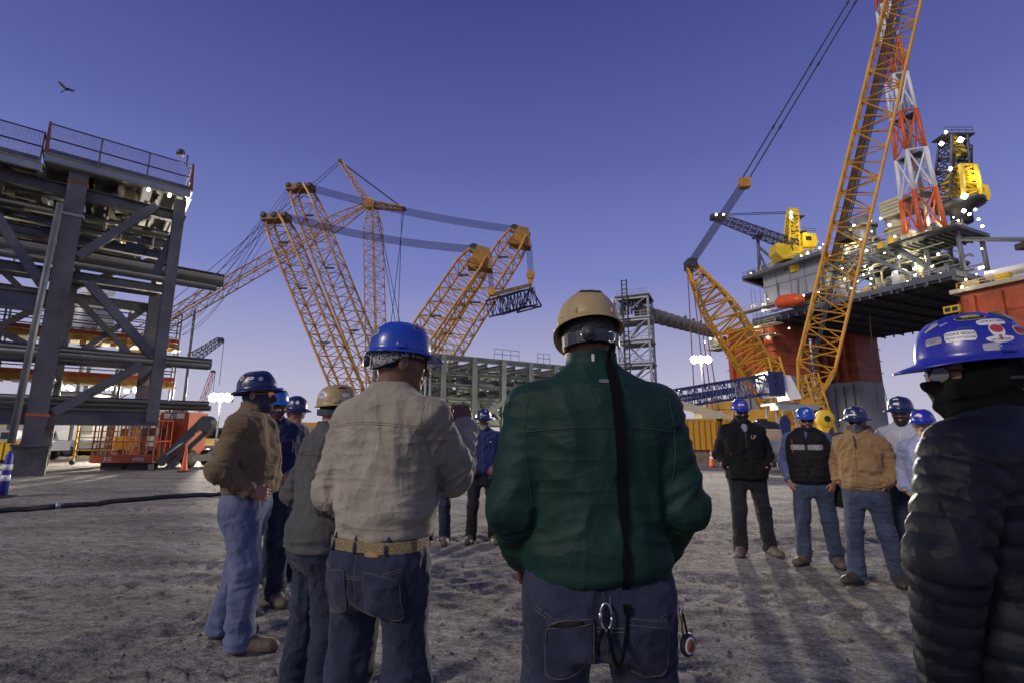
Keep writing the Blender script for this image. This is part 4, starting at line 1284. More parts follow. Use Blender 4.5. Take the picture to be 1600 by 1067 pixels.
def flare_tower():
    b = 0.5
    T = empty('banded_lattice_tower', rq(43, 4, 44), 0, 'tall orange and white banded lattice tower on the platform', 'tower')
    feet = [rpq(1420, 403, -1.5), rpq(1446, 404, -5.0), rpq(1484, 395, -2.0), rpq(1455, 393, 9)]
    z0 = 42.1
    zt = 108.0
    cen = sum(feet, Vector()) / 4
    legs = []
    for f in feet:
        f.z = z0
        d = f - cen
        t = cen + Vector((-1.2, 0, 0)) + d * .30
        t.z = zt
        legs.append((f, t))
    om = mat('tower_orange', (.62, .12, .025), .5)
    nb = 7
    for k in range(nb):
        t0, t1 = k / nb, (k + 1) / nb
        mm = om if k % 2 == 0 else M['white']
        for i in range(4):
            MB().tube(legs[i][0].lerp(legs[i][1], t0), legs[i][0].lerp(legs[i][1], t1), .44 - .035 * k, 8).build('leg_section', mm, T, True)
            j = (i + 1) % 4
            MB().tube(legs[i][0].lerp(legs[i][1], t0), legs[j][0].lerp(legs[j][1], t1), .17, 6).build('brace', mm, T)
            MB().tube(legs[j][0].lerp(legs[j][1], t0), legs[i][0].lerp(legs[i][1], t1), .15, 6).build('brace', mm, T)
            MB().tube(legs[i][0].lerp(legs[i][1], t1), legs[j][0].lerp(legs[j][1], t1), .20, 6).build('brace', mm, T)
        p = cen.lerp(Vector((cen.x, cen.y, zt)), t0); p.z = z0 + (zt - z0) * t0
        if k in (1, 2, 3):
            s = (legs[2][0].lerp(legs[2][1], t0) - legs[0][0].lerp(legs[0][1], t0)).length
            MB().box(p, (s * .7, s * .5, .25), RZ).build('platform_grating', M['steel_d'], T)
    c0, c1 = Vector((cen.x, cen.y, z0)), Vector((cen.x - 1.2, cen.y, zt))
    MB().tube(c0 + Vector((1.2, 0, 0)), c1, .38, 8).build('flare_riser', M['galv'], T, True)
    for dx in (-.35, .35):
        MB().tube(c0 + Vector((2.6 + dx, -1, 0)), c1 + Vector((1.0 + dx, -.5, 0)), .07, 4).build('ladder_stile', M['steel_d'], T)
    for k in range(44):
        MB().beam(c0.lerp(c1, k / 44) + Vector((2.6 - 1.6 * k / 44 - .4, -1, 0)), c0.lerp(c1, k / 44) + Vector((2.6 - 1.6 * k / 44 + .4, -1, 0)), .09).build('ladder_rung', M['steel_d'], T)
flare_tower()

def pedestal_crane(kind):
    if kind == 0:
        b = -1
        c = rpq(1243, 402, b)
        T = empty('pedestal_crane', c, 0, 'yellow pedestal crane with boom resting to the left on the platform', 'crane')
        k = 1.0
        ym = mat('rig_crane_yellow', (.72, .50, .02), .45, 0, .15, .2)
        MB().lathe(c - Vector((0, 0, 4.2)), [(1.7, 0), (1.7, 3.4), (2.4, 4.4), (2.4, 5.0)], 16).build('pedestal', ym, T, True)
        MB().prism([c + Vector((-6.0, -1.8, .6)), c + Vector((-4.2, -1.8, -1.1)), c + Vector((2.4, -1.8, -.8)), c + Vector((4.4, -1.8, 2.0)), c + Vector((-5.6, -1.8, 3.2))], (0, 3.6, 0)).build('slew_deck', ym, T)
        cab = MB().prism([c + Vector((1.0, -2.2, 1.9)), c + Vector((4.4, -2.2, 2.1)), c + Vector((5.0, -2.2, 3.4)), c + Vector((4.6, -2.2, 5.6)), c + Vector((1.4, -2.2, 5.9))], (0, 3.2, 0)).build('cab', ym, T)
        MB().box(c + Vector((2.6, -2.22, 4.3)), (1.5, .06, 1.1)).build('window', M['black'], cab)
        for h_ in (.6, 1.2):
            MB().tube(c + Vector((1.2, -2.3, 5.9 + h_)), c + Vector((4.7, -2.3, 5.7 + h_)), .08, 4).build('rail', M['steel_d'], cab)
        t = rpq(1238, 334, b)
        MB().lattice(c + Vector((-.8, 0, 2.6)), t, 2.8, 2.0, 8, .26, .13, up=(0, 1, 0)).build('gantry', ym, T)
        MB().beam(c + Vector((-.8, .4, 2.6)), t + Vector((0, .4, -1)), 1.6, 1.4).build('gantry_plate', ym, T)
        MB().box(t, (2.2, 2, 2.2)).build('gantry_head', ym, T)
        for z in (-5.5, -1.2):
            MB().box(t + Vector((1.0, 0, z)), (3.0, 2.4, .25)).build('gantry_platform', M['steel_d'], T)
        tip = rpq(1121, 340, b - 4)
        MB().lattice(c + Vector((-1, -2.2, 2.0)), tip, 2.0, 2.0, 22, .20, .09, up=(0, 1, 0), d0=2.6, d1=1.6).build('boom', M['steel_d'], T)
        MB().box(tip, (4.0, 2.0, 1.6)).build('boom_head', M['steel_d'], T)
        for dy in (-.5, .5):
            MB().tube(t + Vector((0, dy, .3)), tip + Vector((1, dy, .8)), .10, 4).build('luffing_rope', M['wire'], T)
        for x, y in ((1131, 336), (1119, 336), (1236, 333), (1236, 340)):
            MB().lathe(rpq(x, y, b - 5), [(.1, -.4), (.4, 0), (.1, .4)], 8).build('lamp', M['lampw'], T, True)
        l = bpy.data.lights.new('crane_cab_light', 'POINT'); l.energy = 550; l.color = (1, .85, .4); l.shadow_soft_size = .3
        lo = bpy.data.objects.new('crane_cab_light', l); COL.objects.link(lo); lo.location = c + Vector((.6, -4.6, 5.2))
        R0, R1 = rpq(1187, 427, -2.0), rpq(1184, 371, -2.0)
        B_ = empty('boom_rest', R0, 0, 'grey braced boom rest post at the left end of the platform', 'boom rest')
        MB().tube(R0, R1, .45, 8).build('post', M['rigsteel'], B_, True)
        MB().tube(R1 + Vector((.1, 0, -3)), rpq(1228, 424, -2.0), .36, 8).build('brace', M['rigsteel'], B_, True)
        MB().tube(R1 + Vector((.1, 0, -5)), rpq(1200, 426, -2.0), .30, 8).build('brace', M['rigsteel'], B_, True)
        MB().box(R1, (2.4, 2.0, .6)).build('saddle', M['rigsteel'], B_)
    else:
        b = 6
        c = rpq(1500, 326, b)
        T = empty('pedestal_crane', c, 0, 'yellow pedestal crane with raised boom right of the banded tower', 'crane')
        ym = mat('rig_crane_yellow', (.72, .50, .02), .45, 0, .15, .2)
        MB().lathe(c - Vector((0, 0, 3.4)), [(1.8, 0), (1.8, 2.6), (3.0, 3.3), (4.2, 3.6), (4.2, 4.6)], 16).build('pedestal', M['steel_d'], T, True)
        cab = MB().prism([c + Vector((1.6, -2, .9)), c + Vector((4.6, -2, .9)), c + Vector((5.0, -2, 2.2)), c + Vector((4.8, -2, 4.3)), c + Vector((2.0, -2, 4.5))], (0, 3, 0)).build('cab', ym, T)
        MB().box(c + Vector((3.0, -2.02, 3.2)), (1.4, .06, 1.0)).build('window', M['black'], cab)
        t = rpq(1489, 216, b)
        MB().lattice(c + Vector((-1.6, 0, 1.0)), t, 4.6, 3.2, 10, .28, .15, up=(0, 1, 0)).build('boom', M['steel_d'], T)
        MB().lattice(c + Vector((-.2, -1.5, 1.0)), c.lerp(t, .52) + Vector((0, -1.2, 0)), 3.6, 3.0, 5, .5, .32, up=(0, 1, 0)).build('a_frame', ym, T)
        MB().lattice(c + Vector((2.0, 1.0, 1.0)), t + Vector((2.2, 0, -2)), 1.6, 1.6, 14, .17, .10, up=(0, 1, 0)).build('ladder_cage', M['steel_d'], T)
        MB().box(t, (6.4, 3.4, .35)).build('head_platform', M['steel_d'], T)
        for dx in (-3, -1.5, 0, 1.5, 3):
            MB().tube(t + Vector((dx, -1.6, 0)), t + Vector((dx, -1.6, 1.5)), .09, 4).build('rail_post', M['steel_d'], T)
        for h_ in (.8, 1.5):
            MB().tube(t + Vector((-3, -1.6, h_)), t + Vector((3, -1.6, h_)), .08, 4).build('rail', M['steel_d'], T)
        MB().beam(t + Vector((-.2, -.6, .4)), t + Vector((.4, -.8, -5)), 1.3, 1.2).build('sheave_nest', ym, T)
        for y, dx in ((285, 0), (293, .6)):
            e0, e1 = rpq(1470, y + 4, b - 2), rpq(1513, y - 15, b - 2)
            MB().beam(e0, e1, .35, .7).build('walk_bracket', ym, T)
        MB().tube(rpq(1474, 312, b - 2), rpq(1505, 282, b - 2), .22, 6).build('bracket_strut', ym, T)
        for x, y, s in ((1501, 219, 1.5), (1471, 225, 1.1), (1478, 207, .7), (1485, 264, .9), (1507, 307, 1.6), (1506, 330, 1)):
            MB().lathe(rpq(x, y, b - 4), [(.1, -.4 * s), (.4 * s, 0), (.1, .4 * s)], 8).build('lamp', M['lampw'], T, True)
        l = bpy.data.lights.new('crane_cab_light', 'POINT'); l.energy = 550; l.color = (1, .85, .4); l.shadow_soft_size = .3
        lo = bpy.data.objects.new('crane_cab_light', l); COL.objects.link(lo); lo.location = c + Vector((1.0, -5, 5.0))
pedestal_crane(0)
pedestal_crane(1)

# a corner of another structure at the right edge
def edge_structure():
    p = at(1612, 380, 90)
    T = empty('edge_gantry', (p.x, p.y, 0), 0, 'dark gantry corner entering at the right edge of the sky', 'gantry')
    MB().box((p.x + 3.2, p.y, p.z), (8, 5, 1.2)).build('platform', M['steel_d'], T)
    MB().box((p.x + 2.2, p.y, p.z / 2 - .4), (1.4, 1.4, p.z - .9), 0).build('leg', M['steel_d'], T)
    MB().box((p.x + 2.6, p.y, p.z + 4.5), (2.2, 2.2, 7)).build('housing', M['steel_d'], T)
edge_structure()

# ================================================================== yellow crawler crane on the right
def right_crane():
    Y = 55
    T = empty('crawler_crane', (at(1225, 690, Y).x, Y, 0), 0, 'yellow lattice boom crawler crane towering in front of the platform', 'crane')
    ym = M['crane2']
    ft, tp = at(1262, 628, Y), at(1426, -60, Y - 4)
    prof = lambda t: min(1.0, .45 + t / .07 * .55)
    MB().lattice(ft, tp, 3.55, 3.55, 28, .17, .075, up=(.62, 1, 0), prof=prof, d0=3.2, d1=3.2).build('main_boom', ym, T)
    MB().box(ft + Vector((0, 0, -.5)), (1.8, 2.6, 1.6)).build('boom_foot', ym, T)
    d = (tp - ft)
    for t in (.34,):
        c = ft + d * t
        MB().box(c, (1.6, 1.6, .15), .4).build('boom_platform', M['steel_d'], T)
    # hoist line running up inside the boom: dark tension ropes
    for k in range(3):
        MB().tube(ft + Vector((-.2 + .2 * k, .2, 1)), tp + Vector((-.2 + .2 * k, .2, 0)), .07, 5).build('hoist_rope', M['wire'], T)
    MB().beam(ft + d * .3 + Vector((-.7, .4, 0)), ft + d * .97 + Vector((-.7, .4, 0)), .5, .5).build('walkway_channel', mat('dark_brown_channel', (.16, .08, .02), .6), T)  # channel in a darker brown than the boom
    # mast and its tapering head
    mt, mb_ = at(1079, 414, Y - 2), at(1222, 640, Y + 4)
    prof2 = lambda t: min(1.0, .30 + (1 - t) / .28 * .70)
    MB().lattice(mb_, mt, 3.4, 3.2, 20, .16, .085, up=(.4, 1, 0), prof=prof2).build('mast', ym, T)
    MB().box(mt, (1.0, 1.6, 1.0)).build('mast_head', M['steel_d'], T)
    # live pendants: multi rope bridle then twin lines to the boom tip
    e0, e1 = at(1082, 408, Y - 2), at(1163, 287, Y - 2)
    dd = (e1 - e0).normalized(); sd = Vector((dd.z, 0, -dd.x))
    for k in range(7):
        MB().tube(e0 + sd * (-.36 + .12 * k), e1 + sd * (-.42 + .14 * k), .045, 4).build('bridle_rope', M['wire'], T)
    MB().box(e1, (1.1, .9, 1.1)).build('bridle_block', M['crane'], T)
    for off, (x, y) in ((-.4, (1332, -8)), (.4, (1344, -8))):
        a, b = e1 + Vector((off, 0, .3)), at(x, y, Y - 3)
        b = a + (b - a) * 1.35
        MB().tube(a, b, .085, 5).build('pendant_line', M['wire'], T)
        for t in (.2, .45, .7):
            MB().tube(a.lerp(b, t), a.lerp(b, t + .012), .14, 5).build('pendant_link', M['steel_d'], T)
    # ropes falling from the mast head
    for x0, x1, y1 in ((1074, 1087, 596), (1080, 1108, 600), (1088, 1116, 600), (1092, 1126, 596)):
        MB().tube(at(x0, 418 if x0 < 1085 else 440, Y - 2), at(x1, y1 + 60, Y - 2), .06, 5).build('fall_rope', mat('rusty_rope', (.20, .085, .05), .7), T)
    # upperworks and crawlers
    c = at(1228, 690, Y); c.z = 0
    MB().box(c + Vector((-1, 1, 3.0)), (8, 4, 2.4)).build('machine_deck', ym, T)
    MB().box(c + Vector((2.0, -1.6, 3.3)), (2.2, 1.8, 2.6)).build('cab', ym, T)
    MB().box(c + Vector((2.0, -2.52, 3.7)), (1.7, .06, 1.3)).build('cab_window', mat('dark_glass', (.02, .025, .03), .1), T)
    for dy in (-3.2, 3.2):
        MB().prism([c + Vector((x, dy - .8, z)) for x, z in ((-4.6, .5), (-4.2, 0.02), (4.2, .02), (4.6, .5), (4.6, 1.3), (4.1, 1.75), (-4.1, 1.75), (-4.6, 1.3))], (0, 1.6, 0)).build('crawler_track', M['steel_d'], T)
    for k in range(4):
        MB().box(c + Vector((-6.6, 1, 1.3 + 1.15 * k)), (2.6, 4.4, 1.1)).build('counterweight', ym, T)
    ld = MB().lattice(c + Vector((3.8, -1, 1.6)), at(1262, 585, Y - 1), 1.4, 1.4, 8, .10, .06, up=(0, 1, 0))
    ld.build('front_frame', ym, T)
    MB().lattice(c + Vector((.0, -1, 1.6)), at(1205, 560, Y), 1.6, 1.2, 8, .12, .07, up=(0, 1, 0)).build('back_hitch', ym, T)
right_crane()

def blue_boom():
    Y = 34
    a, b = at(1000, 632, Y), at(1196, 601, Y - 2)
    T = empty('blue_boom_section', a, 0, 'deep blue lattice boom section held level behind the black jacket man', 'boom section')
    MB().lattice(a, b, 1.2, 1.25, 17, .075, .036, up=(0, 0, 1), d0=1.15, d1=1.2).build('lattice', M['blue'], T)
    for k in range(2):
        MB().beam(a + Vector((0, -.85, -.25 + .35 * k)), at(1148, 611 - 4 * k, Y - 1.5), .16, .22).build('catwalk_beam', M['blue'], T)
    c = b + Vector((.3, 0, 0))
    e = MB().box(c, (1.0, 1.6, 1.55)).build('end_block', M['blue'], T)
    for k in range(3):
        MB().lathe(c + Vector((0, -.86, -.46 + .46 * k)), [(.02, 0), (.13, 0), (.13, .05), (.02, .05)], 10, (0, 1, 0)).build('pin_hole', M['black'], e)
    MB().prism([c + Vector((.52, -.5, .6)), c + Vector((1.1, -.5, .55)), c + Vector((1.7, -.5, -.9)), c + Vector((.9, -.5, -1.0))], (0, 1.4, 0)).build('white_link', M['white'], T)
    MB().box(c + Vector((1.4, 0, -1.45)), (2.6, 1.0, .35)).build('pivot_bracket', M['galv'], T)
    # stands under the section
    for x in (1010, 1206):
        p = at(x, 640, Y); p.z = 0
        top = a.z if x < 1100 else c.z
        for dx in (-.5, .5):
            for dy in (-.6, .6):
                MB().tube(Vector((p.x + dx * 1.6, Y - 1 + dy * 1.5, 0)), Vector((p.x + dx, Y - 1 + dy, top - (.85 if x < 1100 else 1.1))), .09, 6).build('stand_leg', M['galv'], T)
        MB().box((p.x, Y - 1, top - (.9 if x < 1100 else 1.2)), (1.5, 1.9, .14)).build('stand_head', M['galv'], T)
blue_boom()

# yard goods behind the men on the right
def yard_goods():
    # ribbed yellow counterweight boxes
    for i, (x, w_, lab) in enumerate(((1092, 2.0, 'ribbed yellow steel box behind the light mast, left of the pair'), (1140, 1.7, 'ribbed yellow steel box behind the black jacket man\'s shoulder'))):
        p = at(x, 690, 27); c = Vector((p.x, 27, 0))
        T = empty('ribbed_box', c, 0, lab, 'box', 'ribbed yellow boxes')
        MB().box(c + Vector((0, 0, 1.45)), (w_, 1.4, 1.5)).build('body', M['crane2'], T)
        for k in range(7):
            MB().box(c + Vector((-w_ / 2 + .1 + (w_ - .2) * k / 6, -.74, 1.45)), (.09, .09, 1.5)).build('rib', M['crane2'], T)
        MB().box(c + Vector((0, 0, 2.24)), (w_ + .1, 1.5, .1)).build('top_rim', M['crane2'], T)
        MB().box(c + Vector((0, 0, .35)), (w_ * .9, 1.2, .7)).build('cribbing', mat('weathered_timber', (.22, .17, .11), .85, 0, .3, 3), T)
    p = at(1193, 690, 24); c = Vector((p.x, 24, 0))
    T = empty('water_tank', c, 0, 'black ribbed polyethylene tank behind the black jacket man', 'tank')
    MB().lathe(c, [(.98, 0), (1.0, .1)] + [q for k in range(5) for q in ((1.0, .2 + .3 * k), (.95, .24 + .3 * k), (.95, .28 + .3 * k), (1.0, .32 + .3 * k))] + [(.98, 1.75), (.6, 2.05), (.25, 2.1), (.25, 2.2)], 24).build('shell', M['black'], T, True)
    MB().tube(c + Vector((-1.1, -1.1, 1.1)), c + Vector((1.1, -1.1, 1.1)), .04, 6).build('guard_rail', M['galv'], T)
    for dx in (-1.1, 0, 1.1):
        MB().tube(c + Vector((dx, -1.1, 0)), c + Vector((dx, -1.1, 1.1)), .04, 6).build('guard_post', M['galv'], T)
    # steel drum / pipe on a cradle
    p = at(1228, 700, 19); c = Vector((p.x - .6, 19, 0))
    T = empty('pipe_spool', c, 0, 'pale grey pipe spool on a cradle between the black jacket and the vest', 'pipe')
    MB().lathe(c + Vector((-.9, 0, .86)), [(.42, 0), (.46, .02), (.46, .1), (.40, .12), (.40, 2.0), (.46, 2.02), (.46, 2.1), (.42, 2.12)], 18, (1, 0, 0)).build('spool', M['galv'], T, True)
    MB().lathe(c + Vector((-.3, .5, 1.34)), [(.28, 0), (.30, .02), (.30, 1.4), (.28, 1.42)], 16, (1, 0, 0)).build('wrapped_pipe', mat('tan_wrap', (.38, .27, .16), .7), T, True)
    for dx in (-.6, .8):
        MB().prism([c + Vector((dx, -.6, 0)), c + Vector((dx, .6, 0)), c + Vector((dx, .45, .55)), c + Vector((dx, 0, .44)), c + Vector((dx, -.45, .55))], (.12, 0, 0)).build('cradle', M['steel_d'], T)
    # yellow hook block on a stand
    p = at(1288, 654, 15); c = Vector((p.x, 15, p.z))
    T = empty('hook_block_stand', (c.x, c.y, 0), 0, 'round yellow hook block between the vest man and the tan jacket man', 'hook block')
    MB().lathe(c + Vector((0, -.08, 0)), [(.06, -.06), (.24, -.05), (.27, 0), (.27, .12), (.24, .18), (.06, .2)], 24, (0, 1, 0)).build('sheave_plate', M['yellow'], T, True)
    MB().prism([c + Vector((-.20, -.1, -.16)), c + Vector((.12, -.1, -.2)), c + Vector((-.02, -.1, -.46)), c + Vector((-.11, -.1, -.46))], (0, .2, 0)).build('shank', M['yellow'], T)
    MB().lathe(c + Vector((0, -.17, 0)), [(.02, 0), (.09, 0), (.09, .03), (.02, .03)], 12, (0, 1, 0)).build('pin', M['black'], T)
    MB().box((c.x, c.y + .1, (c.z - .4) / 2), (.4, .4, c.z - .4)).build('stand', M['steel_d'], T)
    # blue oval tag board on a post
    p = at(1228, 668, 14); c = Vector((p.x, 14, p.z))
    T = empty('oval_sign', (c.x, 14, 0), 0, 'blank blue oval board on a post left of the vest man', 'sign')
    pts = [c + Vector((.17 * math.cos(R(a)) * (1 if math.sin(R(a)) > 0 else .8), 0, .36 * math.sin(R(a)))) for a in range(0, 360, 24)]
    MB().prism(pts, (0, .03, 0)).build('board', M['blue'], T)
    MB().tube((c.x, 14.05, 0), (c.x, 14.05, c.z - .2), .025, 6).build('post', M['steel_d'], T)
    # yellow barrier by the cone
    p = gnd(1104, 722); c = Vector((p.x, p.y, 0))
    T = empty('yellow_barrier', c, 0, 'small bright yellow barrier frame behind the banded cone', 'barrier')
    ym = mat('barrier_lime', (.80, .72, .03), .5)
    for dx in (-.35, .35):
        MB().tube(c + Vector((dx, 0, 0)), c + Vector((dx, 0, 1.25 if dx < 0 else .7)), .05, 6).build('post', ym, T)
    MB().beam(c + Vector((-.4, 0, 1.25)), c + Vector((.4, 0, .75)), .06, .12).build('rail', ym, T)
    MB().beam(c + Vector((-.4, 0, .5)), c + Vector((.4, 0, .4)), .06, .12).build('rail', ym, T)
    # cab of a telehandler behind
    p = at(1122, 650, 33); c = Vector((p.x, 33, 0))
    T = empty('telehandler', c, 0, 'pale telehandler with raised arm behind the yellow boxes', 'telehandler')
    MB().box(c + Vector((0, 0, 1.2)), (4.2, 2, 1.0)).build('chassis', M['cream'], T)
    MB().box(c + Vector((-.6, 0, 2.3)), (1.4, 1.2, 1.4)).build('cab', M['cream'], T)
    MB().beam(c + Vector((2.0, -.4, 2.0)), c + Vector((-2.6, -.4, 3.4)), .4, .5).build('arm', M['cream'], T)
    for dx in (-1.4, 1.4):
        MB().lathe(c + Vector((dx, -1.1, .65)), [(.3, -.2), (.62, -.2), (.65, -.1), (.65, .1), (.62, .2), (.3, .2)], 18, (0, 1, 0)).build('wheel', M['black'], T, True)
yard_goods()

# ================================================================== bird
def bird():
    Y = 30
    c = at(104, 140, Y)
    T = empty('flying_bird', c, 0, 'dark bird with spread wings high in the sky at left', 'bird')
    m = mat('bird_feathers', (.012, .011, .012), .8)
    b0, b1 = at(106, 138, Y), at(96, 144, Y)
    pts, rad = [], []
    head, tail = at(101.5, 140.5, Y), at(108, 139.5, Y)
    mb = MB()
    mb.pipe([at(108, 139, Y), at(105.5, 139.6, Y), at(103, 140.2, Y), at(101.4, 140.8, Y)], [.03, .09, .10, .03], 8)
    def wing(root0, root1, mid, tipp, wtip):
        # cambered wing: root chord, elbow, pointed hand with notched feathers
        r0, r1, m_, t = [at(*q, Y) for q in (root0, root1, mid, tipp)]
        th = Vector((0, .025, 0))
        e = (t - m_).normalized(); pr = Vector((e.z, 0, -e.x))
        poly = [r0, m_ + pr * .09, t + pr * .05, t + e * .06, t - pr * .05, m_ - pr * .10, r1]
        mb.prism(poly, th)
    wing((103.6, 138.4), (101.6, 140.2), (97.5, 134), (91.6, 128.2), 0)
    wing((104.5, 138.8), (104.0, 140.8), (110, 141), (115.5, 142.6), 0)
    mb.prism([at(102.6, 140.2, Y), at(101.6, 141.4, Y), at(94.6, 145.6, Y), at(94.2, 144.2, Y)], Vector((0, .03, 0)))
    mb.build('body', m, T)
bird()
# ================================================================== people: implicit surfaces -> meshes
f32 = np.float32
def V3(*a): return np.array(a, dtype=f32)
def rcone(P, a, b, ra, rb):
    a, b = np.asarray(a, f32), np.asarray(b, f32)
    ab = b - a
    t = np.clip(((P - a) @ ab) / max(float(ab @ ab), 1e-9), 0, 1)
    return np.linalg.norm(P - a - t[:, None] * ab, axis=1) - (ra + (rb - ra) * t)
def rcone_t(P, a, b):
    a, b = np.asarray(a, f32), np.asarray(b, f32)
    ab = b - a
    return np.clip(((P - a) @ ab) / max(float(ab @ ab), 1e-9), 0, 1)
def ellip(P, c, r):
    r = np.asarray(r, f32)
    q = (P - np.asarray(c, f32)) / r
    k = np.linalg.norm(q, axis=1)
    return (k - 1) * float(r.min()) * .5 + (k - 1) * k / np.maximum(np.linalg.norm(q / r, axis=1), 1e-6) * .5
def smin(a, b, k):
    h = np.maximum(k - np.abs(a - b), 0) / k
    return np.minimum(a, b) - h * h * k * .25
def smax(a, b, k): return -smin(-a, -b, k)
def loft(P, tab, ex=2.25):
    z = P[:, 2]
    T = np.array(tab, dtype=f32)
    a, b, c = (np.interp(z, T[:, 0], T[:, i]) for i in (1, 2, 3))
    x, y = np.abs(P[:, 0]) / a, np.abs(P[:, 1] - c) / b
    rho = (x ** ex + y ** ex + 1e-9) ** (1 / ex)
    d = (rho - 1) * np.minimum(a, b) * .95
    return np.maximum(np.maximum(d, T[0, 0] - z), z - T[-1, 0])
def smooth_tab(tab, n=40):
    T = np.array(tab, dtype=float)
    zs = np.linspace(T[0, 0], T[-1, 0], n)
    out = [zs]
    for i in (1, 2, 3):
        y = np.interp(zs, T[:, 0], T[:, i])
        for _ in range(2):
            y2 = y.copy(); y2[1:-1] = .25 * y[:-2] + .5 * y[1:-1] + .25 * y[2:]; y = y2
        out.append(y)
    return np.stack(out, 1)

def nets(f, lo, hi, h):
    """naive surface nets with a narrow band evaluated at full resolution"""
    lo, hi = np.asarray(lo, float), np.asarray(hi, float)
    C = 4
    nc = np.ceil((hi - lo) / (h * C)).astype(int) + 1
    cx = [lo[i] + np.arange(nc[i]) * h * C + h * (C - 1) / 2 for i in range(3)]
    G = np.stack(np.meshgrid(*cx, indexing='ij'), -1).reshape(-1, 3).astype(f32)
    dc = f(G).reshape(nc)
    n = nc * C
    v = np.repeat(np.repeat(np.repeat(dc, C, 0), C, 1), C, 2).astype(f32)
    near = np.abs(v) < h * C * 1.5 + .012
    idx = np.argwhere(near)
    P = (lo + idx * h).astype(f32)
    v[near] = f(P)
    s = v < 0
    nx, ny, nz = v.shape
    def cor(A, i, j, k): return A[i:nx - 1 + i, j:ny - 1 + j, k:nz - 1 + k]
    cnt = sum(cor(s, i, j, k).astype(np.int8) for i in (0, 1) for j in (0, 1) for k in (0, 1))
    m = (cnt > 0) & (cnt < 8)
    cells = np.argwhere(m)
    vid = -np.ones(m.shape, dtype=np.int64)
    vid[m] = np.arange(len(cells))
    pos = np.zeros((len(cells), 3)); num = np.zeros(len(cells))
    for ax in range(3):
        for u in (0, 1):
            for w_ in (0, 1):
                o0 = [0, 0, 0]; oth = [i for i in range(3) if i != ax]
                o0[oth[0]], o0[oth[1]] = u, w_
                o1 = list(o0); o1[ax] = 1
                va, vb = cor(v, *o0)[m], cor(v, *o1)[m]
                cr = (va < 0) != (vb < 0)
                t = np.where(cr, va / np.where(cr, va - vb, 1), 0)
                p = np.array(o0, float)[None, :].repeat(len(cells), 0)
                p[:, ax] += t
                pos += np.where(cr[:, None], p, 0); num += cr
    pos = lo + (cells + pos / np.maximum(num, 1)[:, None]) * h
    quads = []
    for ax in range(3):
        o = [i for i in range(3) if i != ax]
        sl0 = [slice(1, -1)] * 3; sl1 = [slice(1, -1)] * 3
        sl0[ax] = slice(0, -1); sl1[ax] = slice(1, None)
        a, b = s[tuple(sl0)], s[tuple(sl1)]
        e = np.argwhere(a != b)
        if not len(e): continue
        flip = a[tuple(e.T)]
        e = e.copy()
        for k in o: e[:, k] += 1
        def cell(d0, d1):
            q = e.copy(); q[:, o[0]] += d0; q[:, o[1]] += d1
            return vid[tuple(q.T)]
        Q = np.stack([cell(-1, -1), cell(0, -1), cell(0, 0), cell(-1, 0)], 1)
        if ax == 1: flip = ~flip
        Q[~flip] = Q[~flip][:, ::-1]
        quads.append(Q)
    return pos, np.concatenate(quads)
def vnormals(V, Q):
    a, b, c, d = (V[Q[:, i]] for i in range(4))
    n = np.cross(c - a, d - b)
    N = np.zeros_like(V)
    for i in range(4): np.add.at(N, Q[:, i], n)
    return N / np.maximum(np.linalg.norm(N, axis=1), 1e-9)[:, None]
def relax(V, Q, it=1):
    for _ in range(it):
        S = np.zeros_like(V); n = np.zeros(len(V))
        for i in range(4):
            np.add.at(S, Q[:, i], V[Q[:, (i + 1) % 4]]); np.add.at(n, Q[:, i], 1)
            np.add.at(S, Q[:, i], V[Q[:, (i - 1) % 4]]); np.add.at(n, Q[:, i], 1)
        V = .5 * V + .5 * S / np.maximum(n, 1)[:, None]
    return V
def ridged(P): return 1 - 2 * np.abs(perlin(P))

